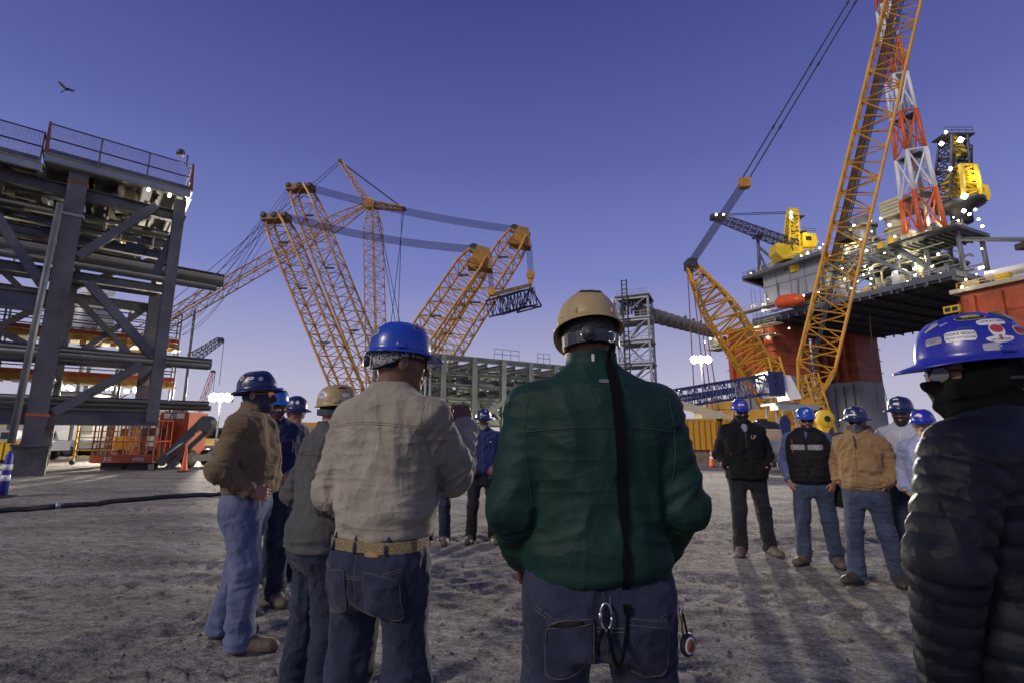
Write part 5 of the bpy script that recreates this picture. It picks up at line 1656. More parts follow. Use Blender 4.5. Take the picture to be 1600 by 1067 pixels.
# ------------------------------------------------------------------ cloth materials
def cloth(name, c, c2=None, rough=.88, weave=900, wstr=.25, fade=None, fscale=5.0, sheen=.12, fold=.5, spec=.2):
    if name in _mats: return _mats[name]
    m = bpy.data.materials.new(name); _mats[name] = m
    m.use_nodes = True
    t = m.node_tree; b = t.nodes['Principled BSDF']
    b.inputs['Roughness'].default_value = rough
    b.inputs['Specular IOR Level'].default_value = spec
    b.inputs['Sheen Weight'].default_value = sheen
    tc = t.nodes.new('ShaderNodeTexCoord')
    n = t.nodes.new('ShaderNodeTexNoise'); n.inputs['Scale'].default_value = fscale; n.inputs['Detail'].default_value = 6; n.inputs['Roughness'].default_value = .6
    t.links.new(tc.outputs['Object'], n.inputs['Vector'])
    r = t.nodes.new('ShaderNodeValToRGB')
    r.color_ramp.elements[0].position, r.color_ramp.elements[1].position = .34, .70
    c2 = c2 or tuple(x * 1.35 for x in c)
    r.color_ramp.elements[0].color = (*c, 1); r.color_ramp.elements[1].color = (*c2, 1)
    t.links.new(n.outputs['Fac'], r.inputs[0])
    mp = t.nodes.new('ShaderNodeMapping'); mp.inputs['Scale'].default_value = (1, 1, .35)
    t.links.new(tc.outputs['Object'], mp.inputs['Vector'])
    g = t.nodes.new('ShaderNodeTexNoise'); g.inputs['Scale'].default_value = 420; g.inputs['Detail'].default_value = 3
    t.links.new(mp.outputs[0], g.inputs['Vector'])
    gr = t.nodes.new('ShaderNodeMapRange'); gr.inputs['From Min'].default_value = .3; gr.inputs['From Max'].default_value = .7
    gr.inputs['To Min'].default_value = .86; gr.inputs['To Max'].default_value = 1.12
    t.links.new(g.outputs['Fac'], gr.inputs['Value'])
    mx = t.nodes.new('ShaderNodeMixRGB'); mx.blend_type = 'MULTIPLY'; mx.inputs[0].default_value = 1
    t.links.new(r.outputs[0], mx.inputs[1]); t.links.new(gr.outputs[0], mx.inputs[2])
    t.links.new(mx.outputs[0], b.inputs['Base Color'])
    # sharp crease relief (long and short folds) + weave
    prev = None
    for sc_, stx, di_, st_ in ((5.0, (1, 1, .40), .024, fold), (8.0, (.5, .5, 1.5), .014, fold * .8), (19.0, (1, 1, .8), .005, fold * .8)):
        mq = t.nodes.new('ShaderNodeMapping'); mq.inputs['Scale'].default_value = stx; mq.inputs['Rotation'].default_value = (.25, .3, .2)
        t.links.new(tc.outputs['Object'], mq.inputs['Vector'])
        cr = t.nodes.new('ShaderNodeTexNoise'); cr.noise_type = 'RIDGED_MULTIFRACTAL'
        cr.inputs['Scale'].default_value = sc_; cr.inputs['Detail'].default_value = 2; cr.inputs['Distortion'].default_value = .6; cr.inputs['Roughness'].default_value = .45
        cr.inputs['Offset'].default_value = 1.0; cr.inputs['Gain'].default_value = 1.0
        t.links.new(mq.outputs[0], cr.inputs['Vector'])
        b1 = t.nodes.new('ShaderNodeBump'); b1.inputs['Strength'].default_value = min(1, st_); b1.inputs['Distance'].default_value = di_
        t.links.new(cr.outputs['Fac'], b1.inputs['Height'])
        if prev: t.links.new(prev.outputs[0], b1.inputs['Normal'])
        prev = b1
    wv = t.nodes.new('ShaderNodeTexNoise'); wv.inputs['Scale'].default_value = weave
    t.links.new(tc.outputs['Object'], wv.inputs['Vector'])
    b2 = t.nodes.new('ShaderNodeBump'); b2.inputs['Strength'].default_value = wstr; b2.inputs['Distance'].default_value = .002
    t.links.new(wv.outputs['Fac'], b2.inputs['Height']); t.links.new(b1.outputs[0], b2.inputs['Normal'])
    t.links.new(b2.outputs[0], b.inputs['Normal'])
    return m
def skin(name, c):
    m = mat(name, c, .55, 0, .18, 30, .15, 220, spec=.35)
    b = m.node_tree.nodes['Principled BSDF']
    b.inputs['Subsurface Weight'].default_value = .08
    b.inputs['Subsurface Radius'].default_value = (.01, .004, .002)
    return m
SK_D, SK_M, SK_L = skin('skin_deep', (.17, .080, .048)), skin('skin_mid', (.34, .175, .11)), skin('skin_light', (.46, .28, .195))
HAIR = mat('black_hair', (.010, .009, .009), .55, 0, .4, 120, .6, 300)
THREAD = mat('jean_thread', (.115, .10, .085), .8)
LEATHER = mat('work_boot_leather', (.105, .080, .058), .7, 0, .35, 22, .3, 60)
LEATHER_D = mat('dark_boot_leather', (.045, .036, .030), .65, 0, .35, 22, .3, 60)
SOLE = mat('boot_sole', (.030, .028, .027), .8)
GLASS_D = mat('dark_lens', (.012, .012, .014), .08, 0, coat=.6)
GLASS_C = mat('clear_lens', (.55, .57, .58), .06, 0, trans=.85, spec=.8)
FRAME = mat('glasses_frame', (.012, .012, .013), .35)
def hardhat_mat(name, c, rough=.30):
    m = mat(name, c, rough, 0, .10, 14, .03, 60, coat=.15)
    return m
HB = hardhat_mat('royal_blue_plastic', (.018, .060, .36)); HB2 = hardhat_mat('deep_blue_plastic', (.020, .026, .30)); HN = hardhat_mat('navy_plastic', (.012, .020, .075))
HT = hardhat_mat('tan_plastic', (.36, .27, .12), .42)
HMID = hardhat_mat('bright_blue_plastic', (.02, .13, .52))
STW = mat('sticker_white', (.66, .66, .64), .4); STK = mat('sticker_black', (.015, .015, .017), .4)
STY = mat('sticker_yellow', (.50, .48, .06), .4); STR = mat('sticker_rust', (.36, .07, .025), .4); STB = mat('sticker_blue', (.10, .12, .45), .4)
STG = mat('sticker_grey', (.30, .30, .33), .35); STRED = mat('sticker_red', (.42, .05, .035), .4); STGR = mat('sticker_green', (.05, .14, .06), .4); STGD = mat('sticker_pale_gold', (.48, .44, .24), .45)

# ------------------------------------------------------------------ decals: patches laid on a surface
class Surf:
    def __init__(self, V, Q):
        self.V = V
        self.bvh = BVHTree.FromPolygons([tuple(p) for p in V], [tuple(q) for q in Q])
    def cast(self, o, d, far=.6):
        h = self.bvh.ray_cast(Vector(o), Vector(d).normalized(), far)
        return h[0], h[1]
def patch(surf, o, d, up, shape, off=.0015, thick=0.0, rings=4, seg=32):
    """star-shaped patch: shape(theta) -> radius vector (u, v); cast from o along d onto surf"""
    d = Vector(d).normalized(); s = d.cross(Vector(up)).normalized(); u = s.cross(d)
    vs, fs = [], []
    def hit(a, b):
        p = Vector(o) + s * a + u * b
        h, n = surf.cast(p, d)
        if h is None: return None
        if n.dot(d) > 0: n = -n
        return h - d * off * .6 + n * off * .4
    c = hit(0, 0)
    if c is None: return None
    vs.append(c); last = c
    for r in range(1, rings + 1):
        for k in range(seg):
            a, b = shape(2 * math.pi * k / seg)
            h = hit(a * r / rings, b * r / rings)
            if h is None: h = last
            last = h
            vs.append(h)
    for k in range(seg):
        fs.append((0, 1 + k, 1 + (k + 1) % seg))
    for r in range(1, rings):
        for k in range(seg):
            a, b = 1 + (r - 1) * seg, 1 + r * seg
            fs.append((a + k, b + k, b + (k + 1) % seg, a + (k + 1) % seg))
    if thick:
        k0 = 1 + (rings - 1) * seg
        n0 = len(vs)
        for k in range(seg): vs.append(vs[k0 + k] + d * (off + thick))
        for k in range(seg): fs.append((k0 + k, n0 + k, n0 + (k + 1) % seg, k0 + (k + 1) % seg))
    return vs, fs
def oval(a, b): return lambda t: (a * math.cos(t), b * math.sin(t))
def rect(a, b, p=6):
    def f(t):
        c, s = math.cos(t), math.sin(t)
        k = (abs(c / a) ** p + abs(s / b) ** p) ** (-1 / p)
        return c * k, s * k
    return f
def mesh_part(name, vs, fs, m, parent, smooth=True):
    me = bpy.data.meshes.new(name)
    me.from_pydata([tuple(v) for v in vs], [], [tuple(int(i) for i in f) for f in fs])
    if smooth: me.shade_smooth()
    return link_mesh(name, me, m, parent)
def put_patch(name, surf, o, d, up, shape, m, parent, off=.0015, thick=0.0, rings=4, seg=32):
    r = patch(surf, o, d, up, shape, off, thick, rings, seg)
    if r is None: return None
    return mesh_part(name, *r, m, parent)
def put_text(surf, txt, size, o, d, up, m, parent, off=.0026, rot=0.0):
    me = text_mesh(txt, size)
    d = Vector(d).normalized(); s = d.cross(Vector(up)).normalized(); u = s.cross(d)
    cr, sr = math.cos(rot), math.sin(rot)
    vs = []
    for v in me.vertices:
        a, b = v.co.x * cr - v.co.y * sr, v.co.x * sr + v.co.y * cr
        p = Vector(o) + s * a + u * b
        h, n = surf.cast(p, d)
        vs.append((h if h is not None else p) - d * off)
    fs = [tuple(p.vertices) for p in me.polygons]
    bpy.data.meshes.remove(me)
    if not fs: return None
    return mesh_part('lettering', vs, fs, m, parent, False)
def strip(surf, pts, d, r, m, parent, name='seam', off=.0, n=5):
    """thin cord following the surface along cast points"""
    out = []
    for p in pts:
        dd = d(p) if callable(d) else d
        h, nn = surf.cast(p, dd)
        if h is not None: out.append(h - Vector(dd).normalized() * off)
    if len(out) < 2: return None
    mb = MB(); mb.pipe(out, r, n)
    return mesh_part(name, mb.v, mb.f, m, parent)
def ribbon(pts, width_dir, w_, m, parent, name, thick=.002):
    vs, fs = [], []
    for i, p in enumerate(pts):
        a = Vector(pts[max(0, i - 1)]); b = Vector(pts[min(len(pts) - 1, i + 1)])
        t = (b - a).normalized()
        s = Vector(width_dir); s = (s - t * s.dot(t)).normalized(); nn = t.cross(s)
        ww = w_[i] if isinstance(w_, (list, tuple)) else w_
        for x, y in ((-1, -1), (1, -1), (1, 1), (-1, 1)):
            vs.append(Vector(p) + s * (x * ww / 2) + nn * (y * thick / 2))
    for i in range(len(pts) - 1):
        for k in range(4):
            fs.append((4 * i + k, 4 * i + (k + 1) % 4, 4 * i + 4 + (k + 1) % 4, 4 * i + 4 + k))
    fs += [(3, 2, 1, 0), tuple(4 * (len(pts) - 1) + k for k in range(4))]
    return mesh_part(name, vs, fs, m, parent, False)

# ------------------------------------------------------------------ hard hat
def hard_hat(parent, kind, m, c, tilt=0.0, yaw=0.0, scale=1.0, side_lug=True):
    """kind 'cap' or 'full'; c = head centre, built facing +y then turned"""
    a, b, hd = .112, .136, .128
    n = 56
    vs, fs = [], []
    def dome(az, el, k=1.0):
        r = math.cos(el) ** .62
        x, y, z = a * r * math.sin(az) * k, b * r * math.cos(az) * k, hd * math.sin(el) ** .95 * k
        if kind == 'cap':
            w_ = max(0, min(1, (el - .45) / .3))
            z += w_ * (.008 * math.exp(-((abs(x) - .034) / .010) ** 2) + .003 * math.exp(-(x / .02) ** 2)) * k
        else:
            w_ = max(0, min(1, (el - .7) / .3))
            z += w_ * .010 * math.exp(-((x) / .022) ** 2) * k
        return x, y, z
    rings = []
    els = [R(e) for e in (90, 80, 70, 60, 50, 40, 30, 21, 13, 6, 0)]
    def ring(f): 
        i0 = len(vs)
        for k in range(n): vs.append(f(2 * math.pi * k / n))
        rings.append(i0)
    for e in els[1:]:
        ring(lambda az, e=e: dome(az, e))
    def bw(az):
        fr = max(0, math.cos(az))
        if kind == 'cap':
            return .013 + .052 * fr ** 3.0
        return .042 + .014 * fr ** 2
    def brim(az, t, dz):
        x, y, z = dome(az, 0)
        w_ = bw(az) * t
        r = math.hypot(x, y)
        fr = max(0, math.cos(az))
        drop = (.32 if kind == 'cap' else .38) * w_ + .004 * t
        if kind == 'cap': drop += .012 * t * abs(math.sin(az)) ** 2 * .0
        return x * (1 + w_ / r), y * (1 + w_ / r), z - drop + dz
    ring(lambda az: brim(az, .5, .001)); ring(lambda az: brim(az, 1, 0)); ring(lambda az: brim(az, 1.0, -.005)); ring(lambda az: brim(az, .3, -.006))
    for e in (0, 13, 30, 50, 70):
        ring(lambda az, e=e: tuple(q * 1 for q in dome(az, R(e), .955)))
    top = len(vs); vs.append(dome(0, R(90)))
    bot = len(vs); vs.append(dome(0, R(90), .95))
    for k in range(n): fs.append((top, rings[0] + k, rings[0] + (k + 1) % n))
    for r0, r1 in zip(rings, rings[1:]):
        for k in range(n): fs.append((r0 + k, r1 + k, r1 + (k + 1) % n, r0 + (k + 1) % n))
    for k in range(n): fs.append((rings[-1] + k, bot, rings[-1] + (k + 1) % n))
    # drip edge tilt: rear lower than the front for the cap
    Rm = Matrix.Rotation(yaw, 3, 'Z') @ Matrix.Rotation(tilt, 3, 'X')
    C = Vector(c) + Rm @ Vector((0, -.008, .030))
    W = [C + Rm @ (Vector(v) * scale) for v in vs]
    o = mesh_part('hard_hat', W, fs, m, parent)
    surf = Surf([tuple(v) for v in W], [tuple(f) for f in fs])
    def frame(az, el):
        """origin outside the shell and inward direction for azimuth (0 front, + to wearer's right) and elevation, degrees"""
        dd = Vector((math.sin(R(az)) * math.cos(R(el)), math.cos(R(az)) * math.cos(R(el)), math.sin(R(el))))
        x, y, z = dome(R(az), R(el))
        nrm = Vector((x / a ** 2, y / b ** 2, max(z, .0) / hd ** 2 + .1)).normalized()
        nrm = (nrm + dd).normalized()
        p = C + Rm @ (Vector((x, y, z)) * scale)
        nw = Rm @ nrm
        return p + nw * .06, -nw
    def sticker(az, el, shape, m_, name='sticker', off=.0015, rot=0):
        p, d = frame(az, el)
        sh = shape
        if rot:
            cr, sr = math.cos(rot), math.sin(rot)
            sh = lambda t: (shape(t)[0] * cr - shape(t)[1] * sr, shape(t)[0] * sr + shape(t)[1] * cr)
        return put_patch(name, surf, p, d, Rm @ Vector((0, 0, 1)), sh, m_, o, off, 0, 3, 28)
    def text(az, el, txt, size, m_, dv=0.0, du=0.0, rot=0.0, off=.0032):
        p, d = frame(az, el)
        up = Rm @ Vector((0, 0, 1)); s = d.cross(up).normalized(); u = s.cross(d)
        return put_text(surf, txt, size, p + u * dv + s * du, d, up, m_, o, off, rot)
    # suspension lugs moulded on the sides
    if side_lug and kind == 'cap':
        for az in (100, -100):
            p, d = frame(az, 7)
            put_patch('side_slot', surf, p, d, Rm @ Vector((0, 0, 1)), rect(.019, .012, 8), m, o, .0035, .0035, 2, 20)
    return o, surf, sticker, text, frame, Rm, C

# ------------------------------------------------------------------ the figure
BASE_T = [(.78, .185, .135, .0), (.95, .19, .138, .0), (1.05, .185, .135, .0), (1.18, .195, .135, .0), (1.30, .212, .137, -.004), (1.39, .216, .130, -.008), (1.445, .196, .112, -.014), (1.488, .142, .092, -.016), (1.518, .094, .079, -.014), (1.535, .076, .072, -.012)]
POSE = {'jp': ((.262, -.085, 1.125), (.205, .085, .985)), 'tp': ((.272, -.10, 1.13), (.222, .045, .92)), 'hg': ((.262, -.04, 1.12), (.255, .05, .86)),
        'fr': ((.275, -.03, 1.125), (.13, .19, 1.02)), 'bt': ((.285, -.05, 1.13), (.165, .16, .99))}
def mirror(p): return (-p[0], p[1], p[2])

def make_hand(W, d, n, side, curl, m_list):
    """hand SDF mesh at wrist W pointing d with back-of-hand normal n"""
    d = V3(*Vector(d).normalized()); n = np.array(Vector(n), f32); n = n - d * (n @ d); n /= np.linalg.norm(n)
    s = np.cross(d, n) * side
    W = np.array(W, f32)
    prims = []
    K = []
    for k, (u, L) in enumerate(((-.030, .066), (-.010, .076), (.010, .072), (.029, .056))):
        b0 = W + d * .092 + s * u
        c1, c2 = curl, curl * 2.0
        d1 = d * math.cos(c1) - n * math.sin(c1); d2 = d * math.cos(c2) - n * math.sin(c2); d3 = d * math.cos(curl * 2.7) - n * math.sin(curl * 2.7)
        p1 = b0 + d1 * L * .45; p2 = p1 + d2 * L * .33; p3 = p2 + d3 * L * .25
        prims += [(b0 - d * .02, b0, .0105, .0105), (b0, p1, .0105, .0095), (p1, p2, .0095, .0088), (p2, p3, .0088, .0075)]
    tb = W + d * .03 - s * .030
    t1 = tb + d * .035 - s * .022 - n * .012; t2 = t1 + d * .030 - s * .004 - n * .012
    prims += [(tb, t1, .015, .0115), (t1, t2, .0115, .009)]
    def f(P):
        dd = None
        for a, b, ra, rb in prims:
            q = rcone(P, a, b, ra, rb)
            dd = q if dd is None else smin(dd, q, .006)
        R3 = np.stack([s, d, n], 1)
        q = ellip((P - (W + d * .055)) @ R3, (0, 0, 0), (.043, .054, .017))
        dd = smin(dd, q, .012)
        return smin(dd, rcone(P, W - d * .06, W + d * .02, .030, .027), .02)
    c = W + d * .05
    return nets(f, c - .15, c + .15, .0042)

def person(label, x, y, rz, H, upper, lower, skin_m, hat, res=.010, wide=1.0, belly=0.0, pose=('jp', 'jp'), feet=None, head_yaw=0.0, head_pitch=0.0, lean=(0, 0),
           hem=.90, collar=True, hood=False, puff=False, fold=1.0, tuck=False, boots=LEATHER, gaiter=None, glasses=None, beard=None, hair=True, sleeve=1.0, leg=1.0,
           vest=None, hands=(None, None), hem_band=0.0, elastic=None, hat_tilt=None, jacket_name='jacket', legs=True, lowfold=1.0, collar_top=1.568, hem_arc=0.0, hat_scale=1.0):
    s = H / 1.75
    gx = float(np.mean([gz(x + dx, y + dy) for dx in (-.25, 0, .25) for dy in (-.25, 0, .25)])) if y > 2.5 else .012
    T = empty('person', (x, y, gx), rz, label, 'person')
    R1 = hat_tilt
    def xf(V):
        V = np.array(V, dtype=float)
        z = np.clip(V[:, 2] - .9, 0, None)
        V = V.copy()
        V[:, 0] += lean[0] * z; V[:, 1] += lean[1] * z
        return V * s
    tab = [list(r) for r in BASE_T]
    for r in tab:
        r[1] *= wide; r[2] *= (wide * .5 + .5)
        if belly and .85 < r[0] < 1.25:
            r[2] += belly * .5; r[3] += belly * .5
    tab[0][0] = min(hem, .90)
    if hem > .80:
        tab = [[hem - .001, *[float(np.interp(hem, [q[0] for q in tab], [q[i] for q in tab])) for i in (1, 2, 3)]]] + [r for r in tab if r[0] > hem + .01]
    if hem < .88:
        for r in tab:
            if r[0] < .96: r[1] *= 1.13; r[2] *= 1.20
    st = smooth_tab(tab, 60)
    if elastic:
        zz = st[:, 0]
        k = np.exp(-((zz - hem) / .05) ** 2)
        st[:, 1] *= 1 - elastic * k; st[:, 2] *= 1 - elastic * k
        k2 = np.exp(-((zz - hem - .10) / .05) ** 2)
        st[:, 1] *= 1 + .05 * k2; st[:, 2] *= 1 + .06 * k2
    arms = []
    for side, pz in ((1, pose[0]), (-1, pose[1])):
        E, W = POSE[pz] if isinstance(pz, str) else pz
        E, W = (np.array((side * q[0], q[1], q[2]), f32) for q in (E, W))
        if isinstance(pz, str):
            E[0] *= (wide * .6 + .4)
        S = V3(side * .176 * (wide * .7 + .3), -.012, 1.398)
        arms.append((S, E, W))
    def arm_d(P, grow=0.0, which=None):
        d = None
        for i, (S, E, W) in enumerate(arms):
            up = rcone(P, S, E, .077 * sleeve + grow, .066 * sleeve + grow)
            lo = rcone(P, E, W, .064 * sleeve + grow, .048 * (.6 + .4 * sleeve) + grow)
            if puff:
                tu, tl = rcone_t(P, S, E), rcone_t(P, E, W)
                Lu, Ll = float(np.linalg.norm(E - S)), float(np.linalg.norm(W - E))
                ph = .25 * perlin(P * 5)
                up = up - .009 * np.abs(np.sin(math.pi * tu * Lu / .052 + ph)) ** .5 + .006 + .003 * perlin(P * 16)
                lo = lo - .009 * np.abs(np.sin(math.pi * (tl * Ll + .03) / .052 + ph)) ** .5 + .006 + .003 * perlin(P * 16)
            wd = W - E; wd = wd / np.linalg.norm(wd)
            lo = np.maximum(lo, (P - W) @ wd - .0)
            q = smin(up, lo, .02)
            d = q if d is None else np.minimum(d, q)
        return d
    def torso_d(P):
        d = loft(P, st, 2.35)
        if puff:
            d = d - .009 * np.abs(np.sin(math.pi * (P[:, 2] + .02) / .066)) ** .42 * np.clip((1.47 - P[:, 2]) / .06, 0, 1) + .004
        return d
    def collar_d(P):
        z = P[:, 2]
        c = (P[:, :2] - np.array((0, -.006 + 0), f32))
        rr = np.hypot(c[:, 0] / .98, c[:, 1] / 1.05)
        k = .070 + .10 * np.clip(1.52 - z, 0, 1) * .5
        top = collar_top - .20 * np.clip(P[:, 1], -.03, .09)
        d = np.abs(rr - k - .004) - .0075
        return np.maximum(np.maximum(d, z - top), 1.45 - z)
    def hood_d(P):
        d = ellip(P, (0, -.085, 1.515), (.125, .085, .075))
        d = np.maximum(d, -ellip(P, (0, -.02, 1.60), (.10, .095, .085)))
        ring_ = np.abs(np.hypot(P[:, 0] / 1.05, (P[:, 1] + .01) / 1.1) - .088) - .024
        ring_ = np.maximum(ring_, np.abs(P[:, 2] - 1.515 + .45 * np.clip(P[:, 1], -.05, .1)) - .035)
        return smin(d, ring_, .03)
    def upper_f(P, with_arms=True):
        d = torso_d(P)
        if with_arms:
            d = smin(d, arm_d(P), .028)
        if hood: d = smin(d, hood_d(P), .025)
        if collar: d = smin(d, collar_d(P), .012)
        if hem_arc: d = smax(d, hem + hem_arc * np.clip(1 - (P[:, 0] / .2) ** 2, 0, 1) * np.clip(-P[:, 1] / .05, 0, 1) - P[:, 2], .02)
        return d
    lo = np.array([min(-.34, *(float(min(a[1][0], a[2][0])) - .14 for a in arms)), min(-.30, *(float(min(a[1][1], a[2][1])) - .13 for a in arms)), min(hem - .03, *(float(a[2][2]) - .1 for a in arms))])
    hi = np.array([max(.34, *(float(max(a[1][0], a[2][0])) + .14 for a in arms)), max(.28, *(float(max(a[1][1], a[2][1])) + .12 for a in arms)), max(1.66, *(float(max(a[1][2], a[2][2])) + .12 for a in arms))])
    V, Q = nets(lambda P: upper_f(P), lo, hi, res)
    V = relax(V, Q, 1)
    def wrinkle(V, Q, tors, amp):
        N = vnormals(V, Q)
        P = V.astype(f32)
        ad = arm_d(P) if True else None
        td = torso_d(P)
        wa = np.clip((td - ad) / .05 + .5, 0, 1)
        seed = (x * 13.7 + y * 7.1)
        # torso: slanting drape folds, flattening to horizontal bunching above the hem
        th = np.clip((P[:, 2] - hem) / .30, 0, 1)
        warp = .05 * np.stack([perlin(P * 5 + seed), perlin(P * 5 + seed + 31), perlin(P * 5 + seed + 57)], 1)
        Pw = P + warp
        f1 = ridged(Pw * np.array([11, 11, 3.0], f32) + seed)
        f2 = ridged(Pw * np.array([3.0, 3.0, 17.0], f32) + seed + 11)
        f3 = ridged(np.stack([(Pw[:, 0] + Pw[:, 2]) * 7, Pw[:, 1] * 5, (Pw[:, 2] - Pw[:, 0]) * 2.4], 1) + seed + 5)
        body = (.0085 * f1 + .0065 * f3) * th + (.0095 * f2 + .003 * f1) * (1 - th) * lowfold
        # sleeves: rings that spiral, strongest at the elbow
        arm = np.zeros(len(P))
        for (S, E, W) in arms:
            tu, tl = rcone_t(P, S, E), rcone_t(P, E, W)
            du, dl = rcone(P, S, E, .08, .066), rcone(P, E, W, .064, .05)
            al = np.where(du < dl, tu * np.linalg.norm(E - S), np.linalg.norm(E - S) + tl * np.linalg.norm(W - E))
            el = np.exp(-((al - np.linalg.norm(E - S)) / .10) ** 2) + .55 * np.exp(-((al - .0) / .10) ** 2) + .6 * np.exp(-((al - np.linalg.norm(E - S) - np.linalg.norm(W - E)) / .08) ** 2)
            g = ridged(np.stack([al * 17 + Pw[:, 0] * 6 + Pw[:, 1] * 4, Pw[:, 0] * 4.5, Pw[:, 2] * 4.5 + Pw[:, 1] * 3], 1) + seed + 3)
            near = np.minimum(du, dl) < .05
            arm = np.where(near, g * (.0045 + .0085 * el) * min(1, 1.5 / max(amp, .01)), arm)
        disp = (body * (1 - wa) + arm * wa) * amp
        top = np.clip((1.50 - P[:, 2]) / .05, 0, 1)
        disp = disp * top
        return V + N * disp[:, None]
    if not puff:
        V = wrinkle(V, Q, True, fold)
    else:
        V = wrinkle(V, Q, True, fold * .35)
    V = xf(V)
    jo = mesh_part(jacket_name, V, Q, upper, T)
    out = {'T': T, 's': s, 'jacket': jo, 'jsurf': Surf(V, Q), 'xf': xf, 'hem': hem}
    if vest:
        sv = st.copy(); sv[:, 1] += .014; sv[:, 2] += .016
        def vest_f(P):
            d = loft(P, sv, 2.4)
            c1 = np.minimum(rcone(P, (.30, 0, 1.30), (.215, -.01, 1.44), .085, .07), rcone(P, (-.30, 0, 1.30), (-.215, -.01, 1.44), .085, .07))
            d = np.maximum(d, -c1)
            d = smin(d, collar_d(P) - .006, .012)
            return np.maximum(d, -(np.maximum(np.abs(P[:, 0]) - .16 * np.clip(P[:, 2] - 1.36, 0, .3), .0 - P[:, 1])))
        Vv, Qv = nets(vest_f, (-.32, -.28, hem - .03), (.32, .30, 1.64), res)
        Vv = wrinkle(relax(Vv, Qv, 1), Qv, True, fold * .8)
        Vv = xf(Vv)
        out['vest'] = mesh_part('vest', Vv, Qv, vest, T)
        out['vsurf'] = Surf(Vv, Qv)
    # trousers
    feet = feet or ((.13, .0, -8), (-.13, .0, 8))
    if legs:
        hips = [V3(.098 * wide, .0, .90), V3(-.098 * wide, .0, .90)]
        L_ = []
        for (fx, fy, fa), hp in zip(feet, hips):
            an = V3(fx, fy - .03, .10)
            kn = .5 * (hp + an); kn[2] = .50; kn[1] += .03
            L_.append((hp, kn, an))
        pel = smooth_tab([(.74, .15 * wide, .10, -.01), (.82, .168 * wide, .125, -.01), (.90, .176 * wide, .130, -.004), (.97, .172 * wide, .122, 0), (1.03, .168 * wide, .118, 0)], 30)
        def low_f(P):
            d = None
            for hp, kn, an in L_:
                q = smin(rcone(P, hp - V3(0, 0, .03), kn, .098 * leg, .074 * leg), rcone(P, kn, an - V3(0, 0, .04), .073 * leg, .071 * leg), .03)
                d = q if d is None else smin(d, q, .018)
            b = loft(P, pel, 2.3)
            for sx in (-1, 1):
                b = smin(b, ellip(P, (sx * .080 * wide, -.042, .865), (.082, .078, .10)), .07)
            d = smin(d, b, .04)
            d = np.maximum(d, P[:, 2] - 1.03)
            return np.maximum(d, .034 - P[:, 2])
        fl = np.array([[f_[0], f_[1]] for f_ in feet])
        lo2 = (min(-.26, fl[:, 0].min() - .14), min(-.26, fl[:, 1].min() - .2), .0)
        hi2 = (max(.26, fl[:, 0].max() + .14), max(.24, fl[:, 1].max() + .16), 1.08)
        Vl, Ql = nets(low_f, lo2, hi2, res)
        Vl = relax(Vl, Ql, 1)
        N = vnormals(Vl, Ql)
        P = Vl.astype(f32)
        z = P[:, 2]
        seed = x * 3.3 + y * 5.1
        Pw = P + .04 * np.stack([perlin(P * 6 + seed), perlin(P * 6 + seed + 3), perlin(P * 6 + seed + 8)], 1)
        g1 = ridged(Pw * np.array([6, 6, 15], f32) + seed)
        g2 = ridged(Pw * np.array([10, 10, 3.0], f32) + seed + 7)
        g3 = ridged(np.stack([Pw[:, 0] * 5, Pw[:, 1] * 5, (Pw[:, 2] + .8 * np.abs(Pw[:, 0])) * 13], 1) + seed + 2)
        an_w = np.exp(-((z - .12) / .10) ** 2); kn_w = np.exp(-((z - .50) / .11) ** 2); cr_w = np.exp(-((z - .80) / .06) ** 2) * (np.abs(P[:, 0]) < .16)
        disp = g1 * (.014 * an_w + .0095 * kn_w) + .0065 * g2 * (1 - an_w) + .009 * g3 * cr_w + .004 * ridged(Pw * 17 + seed)
        Vl = xf(Vl + N * disp[:, None])
        lo_ = mesh_part('trousers', Vl, Ql, lower, T)
        out['trousers'] = lo_; out['tsurf'] = Surf(Vl, Ql); out['feet'] = feet
        # boots
        for fx, fy, fa in feet:
            ca, sa = math.cos(R(fa)), math.sin(R(fa))
            def boot_f(P):
                d = smin(rcone(P, (0, -.05, .050), (0, .05, .058), .044, .046), rcone(P, (0, .05, .052), (0, .165, .042), .045, .040), .04)
                d = smin(d, rcone(P, (0, -.03, .06), (0, -.035, .17), .049, .050), .04)
                d = smin(d, ellip(P, (0, .13, .04), (.050, .085, .042)), .02)
                return np.maximum(d, .022 - P[:, 2])
            Vb, Qb = nets(boot_f, (-.09, -.15, -.0), (.09, .26, .22), max(.007, res * .7))
            Nb = vnormals(Vb, Qb); Vb = Vb + Nb * (.002 * ridged(Vb.astype(f32) * 22))[:, None]
            def tr(Vx):
                Vx = np.array(Vx, float)
                return np.stack([fx + ca * Vx[:, 0] - sa * Vx[:, 1], fy + sa * Vx[:, 0] + ca * Vx[:, 1], Vx[:, 2]], 1) * s
            bo = mesh_part('boot', tr(Vb), Qb, boots, T)
            ol = [(.046 * math.sin(t) * (1.08 if math.cos(t) > 0 else .92), .055 + .150 * math.cos(t)) for t in np.linspace(0, 2 * math.pi, 20, endpoint=False)]
            sv_ = tr([(a, b, 0.0) for a, b in ol] + [(a, b, .026) for a, b in ol])
            mesh_part('sole', sv_, [tuple(range(19, -1, -1)), tuple(range(20, 40))] + [(i, (i + 1) % 20, 20 + (i + 1) % 20, 20 + i) for i in range(20)], SOLE, bo, False)
    # head, neck, hands and an inner core as one skin
    hc = V3(0, .018, 1.618)
    Rh = np.array(Matrix.Rotation(R(head_yaw), 3, 'Z') @ Matrix.Rotation(R(head_pitch), 3, 'X'), dtype=f32)
    piv = V3(0, -.01, 1.53)
    def to_head(P): return (P - piv) @ Rh + piv - hc
    def from_head(p): return Rh @ (np.array(p, f32) + hc - piv) + piv
    hr = .0055 if res < .0085 else .007
